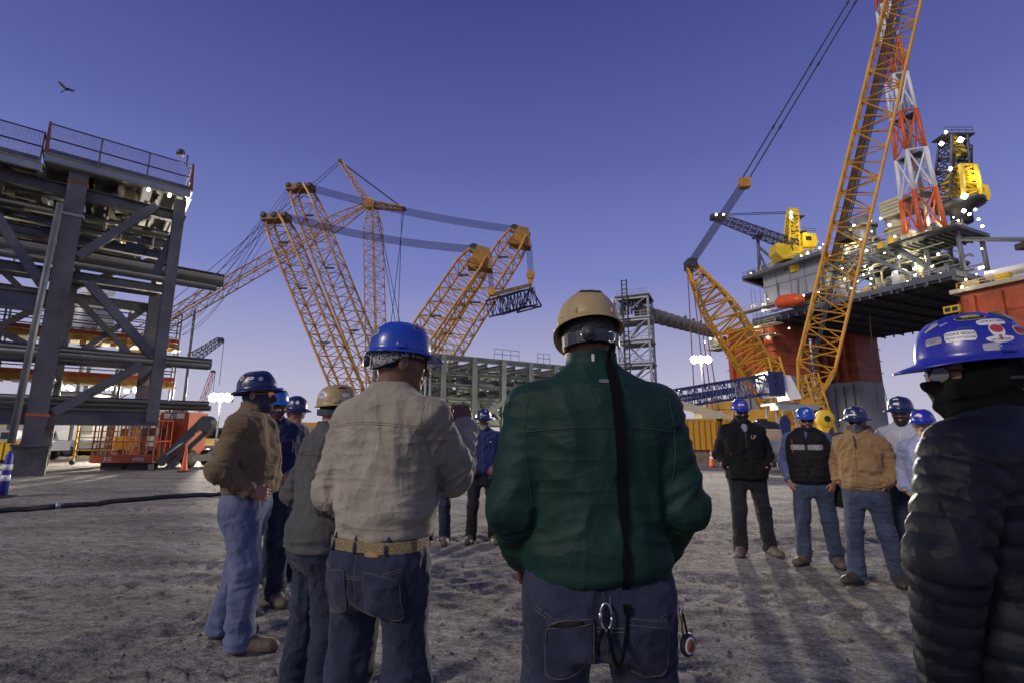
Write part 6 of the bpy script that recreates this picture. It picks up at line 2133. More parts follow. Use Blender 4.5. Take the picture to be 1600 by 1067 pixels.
    def head_core(q, full=True):
        d = ellip(q, (0, -.012, .034), (.076, .096, .088))
        d = smin(d, ellip(q, (0, .028, -.036), (.060, .064, .078)), .04)
        d = smin(d, ellip(q, (0, .060, -.098), (.030, .028, .020)), .03)
        return d
    def head_f(P):
        q = to_head(P)
        d = head_core(q)
        ax = np.abs(q[:, 0]); qa = np.stack([ax, q[:, 1], q[:, 2]], 1)
        d = smax(d, -ellip(qa, (.031, .105, .004), (.018, .016, .012)), .012)
        d = smin(d, ellip(qa, (.031, .084, .004), (.0125, .0125, .0115)), .002)
        d = smin(d, rcone(qa, (.012, .094, .022), (.044, .082, .020), .008, .006), .012)
        d = smin(d, rcone(q, (0, .092, .012), (0, .112, -.030), .008, .0125), .012)
        d = smin(d, ellip(qa, (.012, .102, -.034), (.009, .010, .008)), .006)
        d = smin(d, ellip(qa, (.046, .062, -.026), (.020, .020, .020)), .02)
        d = smin(d, ellip(q, (0, .088, -.062), (.024, .012, .006)), .006)
        d = smin(d, ellip(q, (0, .086, -.074), (.021, .012, .007)), .006)
        ear = ellip(qa, (.078, -.008, -.008), (.009, .021, .033))
        ear = np.maximum(ear, -ellip(qa, (.090, -.002, -.006), (.008, .011, .019)))
        d = smin(d, ear, .008)
        nk = rcone(P, (0, -.022, 1.40), (0, -.008, 1.57), .066, .056)
        return smin(d, nk, .03)
    Vh, Qh = nets(head_f, (-.15, -.16, 1.36), (.15, .19, 1.80), hr)
    parts = [(Vh, Qh)]
    def core_f(P):
        d = loft(P, [(.93, .13 * wide, .085, 0), (1.2, .14 * wide, .09, 0), (1.36, .145 * wide, .085, -.008), (1.46, .06, .055, -.015)], 2.2)
        for (S, E, W) in arms:
            d = smin(d, smin(rcone(P, S * V3(.92, 1, 1), E, .045, .036), rcone(P, E, W, .036, .026), .02), .03)
        return d
    parts.append(nets(core_f, lo + V3(0, 0, .0) if lo[2] < .9 else (lo[0], lo[1], .9), hi, .018))
    for i, (S, E, W) in enumerate(arms):
        hd_ = hands[i]
        if hd_ == 'skip': continue
        d = (W - E); d = d / np.linalg.norm(d)
        side = 1 if i == 0 else -1
        if hd_ is None:
            hdn = V3(-side * .86, .02, -.5) if pose[i] == 'jp' else d
            parts.append(make_hand(W - hdn * .0 - (V3(0, .03, 0) if pose[i] == 'jp' else d * .02), hdn, (side * .3, .9, .3) if pose[i] == 'jp' else (side * .9, .1, .3), side, .45, None))
        else:
            dd, nn, cu = hd_
            parts.append(make_hand(W - V3(*Vector(dd).normalized()) * .01, dd, nn, side, cu, None))
    off = 0; VV, QQ = [], []
    for v_, q_ in parts:
        VV.append(v_); QQ.append(q_ + off); off += len(v_)
    mesh_part('body', xf(np.concatenate(VV)), np.concatenate(QQ), skin_m, T)
    if hair:
        def hair_f(P):
            q = to_head(P)
            d = head_core(q) - .007 - .002 * perlin(q * 90)
            cut = smin(q[:, 1] - .012 + .25 * np.clip(q[:, 2], -.1, .1), np.full(len(q), 1.0, f32), .01)
            d = np.maximum(d, q[:, 1] + .004 - .9 * (q[:, 2] - .01))
            d = np.maximum(d, -.075 - q[:, 2])
            qa = np.stack([np.abs(q[:, 0]), q[:, 1], q[:, 2]], 1)
            return np.maximum(d, -ellip(qa, (.080, -.004, -.010), (.02, .026, .038)))
        Vx, Qx = nets(hair_f, (-.13, -.17, 1.50), (.13, .15, 1.80), hr)
        if len(Vx): mesh_part('hair', xf(Vx), Qx, HAIR, T)
    if gaiter:
        gm, gtop, gnose = gaiter
        def gait_f(P):
            q = to_head(P)
            ax = np.abs(q[:, 0]); qa = np.stack([ax, q[:, 1], q[:, 2]], 1)
            k2 = gnose == 2
            d = smin(smin(head_core(q), ellip(qa, (.046, .062, -.026), (.020, .020, .020)), .02) - (.011 if k2 else .009), rcone(P, (0, -.022, 1.42), (0, -.004, 1.56), .090 if k2 else .074, .074 if k2 else .068), .05 if k2 else .035)
            if k2: d = smin(d, ellip(qa, (.078, -.008, -.008), (.016, .028, .04)), .02)
            if gnose: d = smin(d, rcone(q, (0, .096, -.008), (0, .112, -.030), .014, .019), .03)
            d = d - (.007 if k2 else .004) * ridged(np.stack([P[:, 0] * 7, P[:, 1] * 7, P[:, 2] * 22 + P[:, 0] * 6 + P[:, 1] * 9], 1))
            lim = gtop - .10 * np.clip(.06 - q[:, 1], 0, .2) if not k2 else gtop + .11 * np.clip((.062 - q[:, 1]) / .03, 0, 1)
            return np.maximum(np.maximum(d, q[:, 2] - lim), 1.455 - P[:, 2])
        Vx, Qx = nets(gait_f, (-.15, -.17, 1.42), (.15, .18, 1.80), hr)
        out['gaiter'] = mesh_part('neck_gaiter', xf(Vx), Qx, gm, T)
    if beard:
        bm_, full = beard
        def beard_f(P):
            q = to_head(P)
            d = head_core(q) - .009 - .003 * perlin(q * 70)
            d = smin(d, ellip(q, (0, .078, -.100), (.032, .028, .030)), .02)
            d = np.maximum(d, q[:, 2] + .040 + (0 if full else .012) - .25 * np.clip(.06 - q[:, 1], 0, .1) * (3 if full else -3))
            d = np.maximum(d, (.012 if full else .055) - q[:, 1])
            d = np.maximum(d, -ellip(q, (0, .106, -.068), (.022, .022, .012)))
            return d
        Vx, Qx = nets(beard_f, (-.12, -.1, 1.44), (.12, .19, 1.68), hr * .9)
        if len(Vx): mesh_part('beard', xf(Vx), Qx, bm_, T)
    if glasses:
        gmat = {'dark': GLASS_D, 'clear': GLASS_C}[glasses]
        gl = MB()
        fr = MB()
        for sx in (-1, 1):
            pts = []
            for k in range(16):
                t = 2 * math.pi * k / 16
                u_, v_ = .028 * math.cos(t), .019 * math.sin(t) * (1 if math.sin(t) > 0 else 1.15)
                pts.append((sx * .034 + u_, .108 - .020 * abs(sx * .034 + u_) / .06, .004 + v_))
            W_ = [Vector(from_head(p)) for p in pts]
            cpt = Vector(from_head((sx * .034, .101, .004)))
            dirn = Vector(from_head((sx * .034, .104, .004))) - cpt
            gl.prism(W_, dirn)
            fr.pipe(W_ + [W_[0]], .0022, 5)
            fr.pipe([Vector(from_head(p)) for p in ((sx * .060, .092, .012), (sx * .074, .06, .012), (sx * .081, .0, .008), (sx * .082, -.02, -.004))], .0032, 5)
        fr.pipe([Vector(from_head(p)) for p in ((-.010, .103, .010), (0, .106, .013), (.010, .103, .010))], .003, 5)
        fo = mesh_part('glasses', xf(np.array(fr.v)), fr.f, FRAME, T)
        mesh_part('lens', xf(np.array(gl.v)), gl.f, gmat, fo, False)
    if hat:
        kind, hm = hat
        cH = xf(np.array([from_head((0, 0, .012))]))[0]
        hy = R(head_yaw)
        tl = R(head_pitch) + (hat_tilt or 0)
        o, surf, stk, txt, frame, Rm, C = hard_hat(T, kind, hm, cH, tl, hy, s * hat_scale * (.90 if kind == 'cap' else .97))
        out.update(hat=o, stick=stk, htext=txt, hsurf=surf, hframe=frame, hRm=Rm, hC=C)
    out['from_head'] = lambda p: Vector(xf(np.array([from_head(p)]))[0])
    return out
# ================================================================== the crew
DEN = cloth('indigo_denim', (.010, .014, .031), (.032, .041, .072), .85, 1200, .3, fscale=6, fold=.45)
DEN_D = cloth('dark_denim', (.013, .018, .036), (.032, .040, .068), .85, 1200, .3, fscale=6, fold=.45)
DEN_L = cloth('washed_denim', (.072, .092, .160), (.155, .180, .275), .85, 1200, .3, fscale=5, fold=.35)
DEN_M = cloth('mid_denim', (.024, .035, .066), (.062, .082, .135), .85, 1200, .3, fscale=4, fold=.45)
PANT_K = cloth('charcoal_work_pants', (.010, .010, .012), (.022, .022, .025), .85, fscale=5, fold=.35)

# ---- 1: green jacket, back to the camera
GREEN = cloth('bottle_green_nylon', (.0058, .026, .0195), (.0085, .035, .026), .62, 1400, .15, fscale=3, sheen=.0, fold=.24, spec=.22)
P8 = person('broad man from behind in dark green jacket, tan hard hat and blue jeans', .262, 1.63, R(2), 1.84, GREEN, DEN, SK_D, ('cap', HT), .0068, 1.07, .02,
            (((.250, -.030, 1.12), (.215, .12, .935)), ((.250, -.030, 1.12), (.215, .12, .945))), ((.20, .02, -14), (-.19, .0, 14)), 2, -6, (0, 0), .895, fold=.85, sleeve=1.10, elastic=.03, hem_arc=.03, collar_top=1.568, hat_tilt=R(-7), lowfold=1.7, leg=1.06)
def green_details(p):
    T, s, J, js, ts = p['T'], p['s'], p['jacket'], p['jsurf'], p['tsurf']
    back = Vector((0, 1, 0))
    seam = mat('green_seam', (.005, .030, .021), .7)
    # yoke seam and gathered stitching
    for z, r in ((1.335, .0028), (1.329, .0016)):
        strip(js, [((-.24 + .48 * i / 40) * s, -.5, (z + .010 * math.cos((i - 20) / 20 * 2.2)) * s) for i in range(41)], back, r, seam, J, 'yoke_seam')
    for sx in (-1, 1):
        strip(js, [(sx * (.205 + .012 * math.sin(i / 4)) * s, -.5, (1.43 - .38 * i / 20) * s) for i in range(21)], back, .0022, seam, J, 'armhole_seam')
    # collar hanger loop, tab and label
    put_patch('collar_label', js, (.02 * s, -.5, 1.475 * s), back, (0, 0, 1), rect(.024, .006), mat('label_grey', (.12, .14, .15), .7), J, .003)
    put_patch('collar_tab', js, (-.012 * s, -.5, 1.548 * s), back, (0, 0, 1), rect(.0045, .012), mat('tab_white', (.5, .5, .5), .7), J, .003)
    strip(js, [((-.045 + .12 * i / 12) * s, -.5, (1.464 - .004 * math.sin(i / 12 * 3.1)) * s) for i in range(13)], back, .0035, seam, J, 'hanger_loop')
    # suspension and ratchet of the hard hat
    fh = p['from_head']
    band = MB()
    pts = [fh((.090 * math.sin(R(a)), -.014 + .110 * -math.cos(R(a)), -.012)) for a in range(-80, 81, 10)]
    plastic = mat('black_nylon_band', (.022, .023, .027), .42, coat=.2)
    ribbon(pts, (0, 0, 1), .036 * s, plastic, p['hat'], 'suspension_band', .006)
    c = fh((-.030, -.130, -.010))
    mb = MB(); mb.lathe(c, [(.004, -.004), (.022, -.003), (.0245, .004), (.0245, .016), (.021, .019), (.004, .019)], 28, (0, -1, 0))
    mesh_part('ratchet_knob', mb.v, mb.f, mat('ratchet_dark', (.03, .031, .035), .38), p['hat'])
    mb = MB(); mb.lathe(c + Vector((0, -.0195, 0)), [(.0005, 0), (.0165, 0), (.017, .0012)], 28, (0, -1, 0))
    mesh_part('knob_face', mb.v, mb.f, mat('ratchet_face', (.055, .056, .06), .5), p['hat'])
    # emblem sticker: dark oval with a pale star and ring
    p['stick'](180, 56, oval(.040, .0175), STK, 'emblem')
    p['stick'](180, 56, oval(.0375, .0158), mat('emblem_grey', (.055, .055, .06), .4), 'emblem', .0022)
    p['htext'](180, 56, 'D', .018, STW, .002, -.006)
    p['htext'](180, 56, 'G', .012, STW, .004, .008)
    star = lambda t: tuple((.0085 if round(t / (2 * math.pi) * 10) % 2 == 0 else .0036) * q for q in (math.cos(t - math.pi / 2), math.sin(t - math.pi / 2)))
    o_, d_ = p['hframe'](180, 52)
    put_patch('emblem', p['hsurf'], o_, d_, (0, 0, 1), star, STK, p['hat'], .0034, 0, 1, 10)
    # moulded lugs at the rim
    for az in (147, 214):
        o_, d_ = p['hframe'](az, 9)
        put_patch('rim_lug', p['hsurf'], o_, d_, (0, 0, 1), rect(.0035, .010), HT, p['hat'], .005, .004, 1, 12)
    # lanyard: hook on the suspension, black webbing down the back, loop to the carabiner
    x0 = .036
    ly = []
    hook = fh((.040, -.128, -.020))
    ly.append(hook + Vector((.002, -.012, -.02)))
    for i in range(40):
        z = (1.565 - (1.565 - .865) * i / 39) * s
        xx = (x0 + .012 * math.sin(i / 39 * 2.4)) * s
        h, n = js.cast((xx, -.6, z), back)
        if h is None: h, n = ts.cast((xx, -.6, z), back)
        if h is None: continue
        ly.append(Vector((xx, min(h.y, ly[-1].y + .02) - .006, z)))
    L = empty('helmet_lanyard', T.matrix_basis @ Vector((x0 * s, -.2, .9 * s)), 0, 'black webbing lanyard hanging down the green jacket from hard hat to belt', 'lanyard')
    web = mat('black_webbing', (.004, .004, .0045), .9, 0, .3, 200, spec=.1)
    Mw = T.matrix_basis; Li = L.matrix_basis.inverted()
    W_ = [Li @ (Mw @ q) for q in ly]
    wd = [.010 if i < 3 else (.029 if 3 <= i < 34 else .020) for i in range(len(W_))]
    for i in range(27, 34): wd[i] = .010 + .006 * abs(i - 30)
    ribbon(W_, (1, 0, 0), wd, web, L, 'strap', .0025)
    end = ly[-1]
    cx, cz = -.012 * s, .862 * s
    h, n = ts.cast((cx, -.6, cz), back)
    cb = h + Vector((0, -.014, 0))
    loop = [end]
    for i in range(1, 17):
        t = i / 16
        a = Vector(end).lerp(cb + Vector((.004, -.004, -.028)), t)
        a.z -= .105 * s * math.sin(math.pi * t) ** .8
        hh, nn = ts.cast((a.x, -.6, a.z), back)
        if hh is not None: a.y = min(a.y, hh.y - .007)
        loop.append(a)
    mb = MB(); mb.pipe([Li @ (Mw @ q) for q in loop], .0048, 8)
    mesh_part('cord_loop', mb.v, mb.f, web, L)
    mb = MB(); e_ = [cb + Vector((-.006, -.006, -.03)), cb + Vector((-.018, -.010, -.045)), cb + Vector((-.026, -.010, -.075)), cb + Vector((-.024, -.008, -.092))]
    mb.pipe([Li @ (Mw @ q) for q in e_], .005, 8)
    mesh_part('cord_tail', mb.v, mb.f, web, L)
    hk = MB(); hk.pipe([Li @ (Mw @ (hook + Vector(q))) for q in ((-.012, -.004, .012), (0, -.010, .016), (.010, -.010, .004), (.008, -.012, -.012), (-.002, -.012, -.020), (-.012, -.010, -.012))], .0028, 8)
    mesh_part('hook', hk.v, hk.f, mat('bright_steel', (.55, .55, .56), .28, 1.0), L)
    # carabiner on the belt loop
    Cb = empty('carabiner', Mw @ cb, 0, 'silver carabiner clipped to the belt loop of the jeans', 'carabiner')
    Ci = Cb.matrix_basis.inverted()
    ring = []
    for k in range(25):
        t = 2 * math.pi * k / 24
        ring.append(cb + Vector((.0155 * math.cos(t) * (1 if abs(math.sin(t)) < .95 else 1), -.004, .034 * math.sin(t))))
    mb = MB(); mb.pipe([Ci @ (Mw @ q) for q in ring], .0038, 8)
    mesh_part('ring', mb.v, mb.f, mat('bright_steel', (.55, .55, .56), .28, 1.0), Cb)
    mb = MB(); mb.lathe(Ci @ (Mw @ (cb + Vector((-.0155, -.004, -.012)))), [(.0035, 0), (.006, .002), (.006, .022), (.0035, .024)], 10)
    mesh_part('gate_sleeve', mb.v, mb.f, mat('bright_steel', (.55, .55, .56), .28, 1.0), Cb)
    # jeans: belt loop, yoke, pockets with stitching, seat seam
    TR = p['trousers']
    put_patch('belt_loop', ts, (-.012 * s, -.6, .895 * s), back, (0, 0, 1), rect(.006, .028, 8), DEN_D, TR, .005, .003, 2, 16)
    for dz in (0, -.010):
        strip(ts, [((-.19 + .38 * i / 30) * s, -.6, (.868 + dz - .040 * (1 - ((i - 15) / 15) ** 2)) * s) for i in range(31)], back, .0011, THREAD, TR, 'yoke_stitch', .0005)
    strip(ts, [(.004 * s, -.6, (.905 - .22 * i / 20) * s) for i in range(21)], back, .0014, THREAD, TR, 'seat_stitch', .0005)
    strip(ts, [(-.004 * s, -.6, (.905 - .22 * i / 20) * s) for i in range(21)], back, .0010, THREAD, TR, 'seat_stitch', .0005)
    for sx in (-1, 1):
        def pk(t, sx=sx):
            c_, s_ = math.cos(t), math.sin(t)
            k = (abs(c_ / .066) ** 7 + abs(s_ / .078) ** 7) ** (-1 / 7)
            u_, v_ = c_ * k, s_ * k
            if v_ < 0: v_ *= 1.0 + .16 * (1 - abs(u_) / .066)
            v_ += -sx * u_ * .16
            return u_ * s, v_ * s
        o = put_patch('back_pocket', ts, (sx * .103 * s, -.6, .775 * s), back, (0, 0, 1), pk, DEN, TR, .0035, .004, 6, 44)
        if o:
            for k_, r_ in ((.94, .0011),):
                ptsp = [pk(2 * math.pi * i / 44) for i in range(45)]
                strip(ts, [((sx * .103 * s + a * k_), -.6, .775 * s + b * k_) for a, b in ptsp], back, r_, THREAD, o, 'pocket_stitch', .0042)
            strip(ts, [(sx * .103 * s + (-.058 + .116 * i / 14) * s, -.6, .775 * s + (.058 - sx * (-.058 + .116 * i / 14) * .16) * s) for i in range(15)], back, .0011, THREAD, o, 'pocket_stitch', .0042)
        strip(ts, [(sx * (.168 + .006 * i / 20) * s, -.6, (.86 - .3 * i / 20) * s) for i in range(21)], back, .0013, DEN_D, TR, 'side_seam', 0)
    # black wallet edge poking from the left pocket
    W2 = put_patch('wallet', ts, (-.112 * s, -.6, .842 * s), back, (0, 0, 1), lambda t: (.042 * math.cos(t) * s, (.009 * math.sin(t) + .16 * .042 * math.cos(t)) * s), mat('black_leather', (.008, .008, .009), .5), T, .007, .006, 3, 24)
    # key ring at the right hip
    kp = Vector((.196 * s, -.055, .855 * s))
    h, n = ts.cast((.6, -.055, .82 * s), (-1, 0, 0))
    if h is not None: kp.x = h.x + .012
    K = empty('key_bunch', Mw @ kp, 0, 'bunch of brass keys with a round fob hanging at the right hip', 'keys')
    Ki = K.matrix_basis.inverted()
    def kadd(name, mb, m_): return mesh_part(name, [Ki @ (Mw @ Vector(v)) for v in mb.v], mb.f, m_, K)
    mb = MB(); mb.pipe([kp + Vector((.002 * math.sin(k), .017 * math.cos(2 * math.pi * k / 16), .017 * math.sin(2 * math.pi * k / 16) - .005)) for k in range(17)], .0014, 6)
    kadd('split_ring', mb, mat('bright_steel', (.55, .55, .56), .28, 1.0))
    brass = mat('brass_keys', (.42, .28, .08), .35, .9)
    for k in range(4):
        q = kp + Vector((.004 * k - .004, -.012 + .009 * k, -.022))
        mb = MB(); mb.lathe(q + Vector((0, 0, -.014)), [(.004, -.002), (.011, -.001), (.011, .001), (.004, .002)], 12, (1, .2 * k - .3, 0)); mb.beam(q + Vector((0, 0, -.020)), q + Vector((.001 * k, -.006 + .005 * k, -.060)), .002, .008, (0, 1, 0))
        kadd('key', mb, brass)
    fc = kp + Vector((.012, -.010, -.105))
    fd = (.55, -.83, 0)
    mb = MB(); mb.lathe(fc, [(.003, -.007), (.029, -.006), (.032, 0), (.029, .006), (.003, .007)], 24, fd); kadd('fob', mb, mat('fob_black', (.012, .012, .013), .5))
    mb = MB(); mb.lathe(fc + Vector(fd) * .007, [(.018, 0), (.023, .0005), (.023, .0015), (.018, .002)], 24, fd); kadd('fob_ring', mb, STW)
    mb = MB(); mb.lathe(fc + Vector(fd) * .0095, [(.001, 0), (.0175, 0), (.0175, .001), (.001, .001)], 24, fd); kadd('fob_face', mb, mat('fob_copper', (.26, .085, .04), .5))
    mb = MB(); mb.tube(kp + Vector((.004, -.004, -.022)), fc + Vector((0, 0, .030)), .003, 6); kadd('fob_strap', mb, web)
green_details(P8)

# ---- 2: tan shirt, hand raised
TANS = cloth('khaki_twill', (.255, .225, .165), (.35, .315, .245), .9, 900, .3, fscale=5, fold=.5)
P5 = person('man from behind in tan work shirt and blue hard hat, right fist raised', -.505, 2.04, R(-22), 1.82, TANS, DEN_D, SK_D, ('cap', HB), .0072, .94, .02,
            (((.205, .17, 1.185), (.150, .345, 1.375)), ((.228, -.02, 1.13), (.19, .17, .96))), ((.13, .03, -10), (-.15, -.02, 14)), -42, -2, (.03, .0), .972, fold=1.35, sleeve=1.08, lowfold=1.1, glasses='clear',
            hands=(((-.34, .10, .94), (.75, -.55, .25), .75), None), elastic=.05, collar_top=1.53, jacket_name='work_shirt', leg=.96)
def tan_details(p):
    T, s, J, js, ts = p['T'], p['s'], p['jacket'], p['jsurf'], p['tsurf']
    back = Vector((0, 1, 0))
    st_ = mat('khaki_seam', (.16, .14, .10), .85)
    for dz in (0, -.008):
        strip(js, [((-.225 + .45 * i / 40) * s, -.5, (1.365 + dz + .018 * math.sin(i / 40 * math.pi)) * s) for i in range(41)], back, .0015, st_, J, 'yoke_seam')
    strip(js, [(.215 * s, -.5 + .0, (1.44 - .28 * i / 16) * s) for i in range(17)], back, .0016, st_, J, 'armhole_seam')
    # collar fold
    # patterned skull cap under the hard hat
    fh = p['from_head']
    band = []
    m = bpy.data.materials.new('paisley_bandana'); m.use_nodes = True
    t = m.node_tree; b = t.nodes['Principled BSDF']; b.inputs['Roughness'].default_value = .9
    tc = t.nodes.new('ShaderNodeTexCoord'); v = t.nodes.new('ShaderNodeTexVoronoi'); v.inputs['Scale'].default_value = 55; v.feature = 'DISTANCE_TO_EDGE'
    wv = t.nodes.new('ShaderNodeTexNoise'); wv.inputs['Scale'].default_value = 38; wv.inputs['Distortion'].default_value = 2.5
    t.links.new(tc.outputs['Object'], wv.inputs['Vector'])
    r = t.nodes.new('ShaderNodeValToRGB'); r.color_ramp.elements[0].position = .46; r.color_ramp.elements[1].position = .54
    r.color_ramp.elements[0].color = (.018, .02, .024, 1); r.color_ramp.elements[1].color = (.34, .34, .33, 1)
    t.links.new(wv.outputs['Fac'], r.inputs[0]); t.links.new(r.outputs[0], b.inputs['Base Color'])
    # cloth cap: shell around the back of the head
    vs, fs = [], []
    nseg, nr = 40, 7
    for j in range(nr):
        for i in range(nseg):
            a = 2 * math.pi * i / nseg
            low = -.050 * max(0, -math.cos(a)) ** .7 + .016
            z = .06 + (low - .06) * j / (nr - 1)
            k = 1.0 + .02 * math.sin(a * 9 + j) * .5
            vs.append(fh((.0865 * math.sin(a) * k, -.010 + .106 * math.cos(a) * k, z)))
    for j in range(nr - 1):
        for i in range(nseg):
            fs.append((j * nseg + i, (j + 1) * nseg + i, (j + 1) * nseg + (i + 1) % nseg, j * nseg + (i + 1) % nseg))
    o = mesh_part('skull_cap', vs, fs, m, T)
    md = o.modifiers.new('thick', 'SOLIDIFY'); md.thickness = .002
    c = fh((0, -.128, -.004))
    ax = (Vector(fh((0, -.14, 0))) - Vector(fh((0, -.12, 0)))).normalized()
    mb = MB(); mb.lathe(c, [(.004, -.004), (.021, -.003), (.023, .004), (.023, .016), (.019, .019), (.004, .019)], 24, ax)
    mesh_part('ratchet_knob', mb.v, mb.f, mat('ratchet_dark', (.03, .031, .035), .38), p['hat'])
    p['stick'](165, 32, rect(.022, .013), STG, rot=.25); p['htext'](165, 32, 'OPS', .014, STK, rot=.25)
    p['stick'](62, 52, oval(.019, .012), STG); p['stick'](62, 52, oval(.014, .008), STK, off=.0025)
    # belt of braided beige cord, loops, leather patch
    TR = p['trousers']
    bm_ = mat('braided_belt', (.30, .23, .11), .8, 0, .45, 160, .8, 180)
    belt = []
    for k in range(49):
        a = 2 * math.pi * k / 48
        d = Vector((-math.sin(a), math.cos(a), 0)) * -1
        o0 = Vector((math.sin(a) * .5, -math.cos(a) * .5, .955 * s))
        h, n = ts.cast(o0, -o0 * Vector((1, 1, 0)), .6)
        if h is None: continue
        belt.append(h + Vector((math.sin(a), -math.cos(a), 0)) * .006)
    ribbon([q for q in belt], (0, 0, 1), .038 * s, bm_, T, 'belt', .006)
    for x_ in (-.115, -.01, .11):
        put_patch('belt_loop', ts, (x_ * s, -.6, .962 * s), back, (0, 0, 1), rect(.006, .032, 8), DEN_D, TR, .013, .010, 2, 16)
    put_patch('leather_patch', ts, (.060 * s, -.6, .935 * s), back, (0, 0, 1), rect(.032, .011), mat('tan_leather', (.30, .17, .07), .7), TR, .004, .002, 2, 20)
    for dz in (0, -.009):
        strip(ts, [((-.17 + .34 * i / 30) * s, -.6, (.895 + dz - .035 * (1 - ((i - 15) / 15) ** 2)) * s) for i in range(31)], back, .0011, THREAD, TR, 'yoke_stitch', .0005)
    strip(ts, [(-.002 * s, -.6, (.94 - .24 * i / 20) * s) for i in range(21)], back, .0014, THREAD, TR, 'seat_stitch', .0005)
    for sx in (-1, 1):
        def pk(t):
            c_, s_ = math.cos(t), math.sin(t)
            k = (abs(c_ / .064) ** 7 + abs(s_ / .075) ** 7) ** (-1 / 7)
            u_, v_ = c_ * k, s_ * k
            if v_ < 0: v_ *= 1.0 + .16 * (1 - abs(u_) / .064)
            return u_ * s, (v_ - sx * u_ * .2) * s
        o = put_patch('back_pocket', ts, (sx * .098 * s, -.6, .80 * s), back, (0, 0, 1), pk, DEN_D, TR, .0035, .004, 6, 44)
        if o: strip(ts, [(sx * .098 * s + a * .94, -.6, .80 * s + b * .94) for a, b in [pk(2 * math.pi * i / 44) for i in range(45)]], back, .0012, THREAD, o, 'pocket_stitch', .0042)
tan_details(P5)

# ---- 3: grey jacket
GREYJ = cloth('charcoal_softshell', (.062, .061, .058), (.088, .087, .084), .85, 1000, .2, fscale=3, fold=.5)
P4 = person('man from behind in plain charcoal jacket and stickered tan hard hat', -1.08, 2.93, R(-48), 1.69, GREYJ, DEN_D, SK_M, ('cap', HT), .0085, 1.04, .015,
            ('jp', 'jp'), ((.12, .04, -8), (-.12, -.03, 8)), -14, -4, (0, .06), .845, fold=1.2, hat_tilt=R(8), collar_top=1.55)
def grey_details(p):
    st_ = mat('charcoal_seam', (.03, .03, .03), .85)
    js, s = p['jsurf'], p['s']
    strip(js, [((-.2 + .4 * i / 30) * s, -.5, 1.36 * s) for i in range(31)], (0, 1, 0), .0018, st_, p['jacket'], 'yoke_seam')
    strip(js, [(.205 * s, -.5, (1.42 - .3 * i / 14) * s) for i in range(15)], (0, 1, 0), .0018, st_, p['jacket'], 'armhole_seam')
    p['stick'](150, 30, oval(.021, .021), STW); p['stick'](150, 30, oval(.015, .012), STB, off=.0025)
    p['htext'](150, 30, '@', .020, STW)
    p['stick'](78, 55, oval(.030, .011), STR); p['stick'](78, 55, oval(.024, .007), STK, off=.0025)
    p['htext'](80, 38, 'Crossway', .011, STK)
    p['stick'](72, 24, rect(.020, .011, 4), STW); p['htext'](72, 24, 'OPS', .012, STB)
    p['stick'](200, 14, rect(.010, .010, 3), STB, rot=.6)
    fh = p['from_head']
    pts = [fh((.088 * math.sin(R(a)), -.014 - .108 * math.cos(R(a)), -.016)) for a in range(-95, 96, 12)]
    ribbon(pts, (0, 0, 1), .034, mat('black_nylon_band', (.022, .023, .027), .42, coat=.2), p['hat'], 'suspension_band', .005)
grey_details(P4)

# ---- 4: brown canvas jacket in profile
BROWN = cloth('brown_duck_canvas', (.135, .090, .046), (.19, .135, .076), .92, 700, .35, fscale=5, fold=.55)
PURP = cloth('grey_violet_gaiter', (.035, .032, .055), (.075, .065, .10), .9, fscale=14)
P1 = person('man in profile in brown canvas jacket, light jeans and stickered navy full brim hard hat', -1.90, 3.72, R(-82), 1.85, BROWN, DEN_L, SK_M, ('full', HN), .0090, 1.08, .03,
            ('jp', 'jp'), ((.13, .10, -4), (-.14, -.12, 6)), -2, 2, (0, -.02), .965, fold=1.6, hat_tilt=R(5), sleeve=1.12, gaiter=(PURP, .0, 1), glasses='clear', elastic=.03, hair=True,
            hands=(((-.35, .85, -.25), (.9, .2, .2), .7), None), leg=1.12)
def brown_details(p):
    js, s, J = p['jsurf'], p['s'], p['jacket']
    dk = mat('brown_seam', (.055, .034, .018), .9)
    strip(js, [(.5, (-.15 + .3 * i / 20) * s, .995 * s) for i in range(21)], (-1, 0, 0), .002, dk, J, 'waistband_seam')
    strip(js, [(.5, (.02 - .05 * i / 18) * s, (1.02 + .13 * i / 18) * s) for i in range(19)], (-1, 0, 0), .0018, dk, J, 'side_seam')
    put_patch('snap_tab', js, (.5, -.02 * s, .955 * s), (-1, 0, 0), (0, 0, 1), rect(.014, .022), dk, J, .003)
    ts, TR = p['tsurf'], p['trousers']
    strip(ts, [(.5, (.0 - .02 * i / 30) * s, (.95 - .80 * i / 30) * s) for i in range(31)], (-1, 0, 0), .0015, mat('light_thread', (.25, .27, .33), .8), TR, 'side_seam')
    strip(ts, [(.5, (.03 + .07 * i / 10) * s, (.93 - .10 * (i / 10) ** 2) * s) for i in range(11)], (-1, 0, 0), .0013, mat('light_thread', (.25, .27, .33), .8), TR, 'pocket_stitch')
    p['stick'](128, 40, oval(.019, .024), STGD, rot=.4); p['stick'](128, 40, oval(.009, .012), STGR, off=.0025)
    p['htext'](96, 58, 'oBennett', .012, STG)
    p['stick'](92, 33, rect(.026, .013), STK); p['stick'](92, 33, rect(.024, .011), STW, off=.0022); p['htext'](92, 33, 'OPS', .018, STK, rot=.15, off=.0036)
    p['stick'](60, 28, oval(.019, .019), STB); p['stick'](60, 28, oval(.014, .014), STG, off=.0025)
    p['stick'](112, 16, rect(.011, .016), STG, rot=-.2); p['stick'](112, 14, rect(.008, .008), STK, off=.0025, rot=-.2)
    p['stick'](150, 22, oval(.016, .018), STGR)
brown_details(P1)

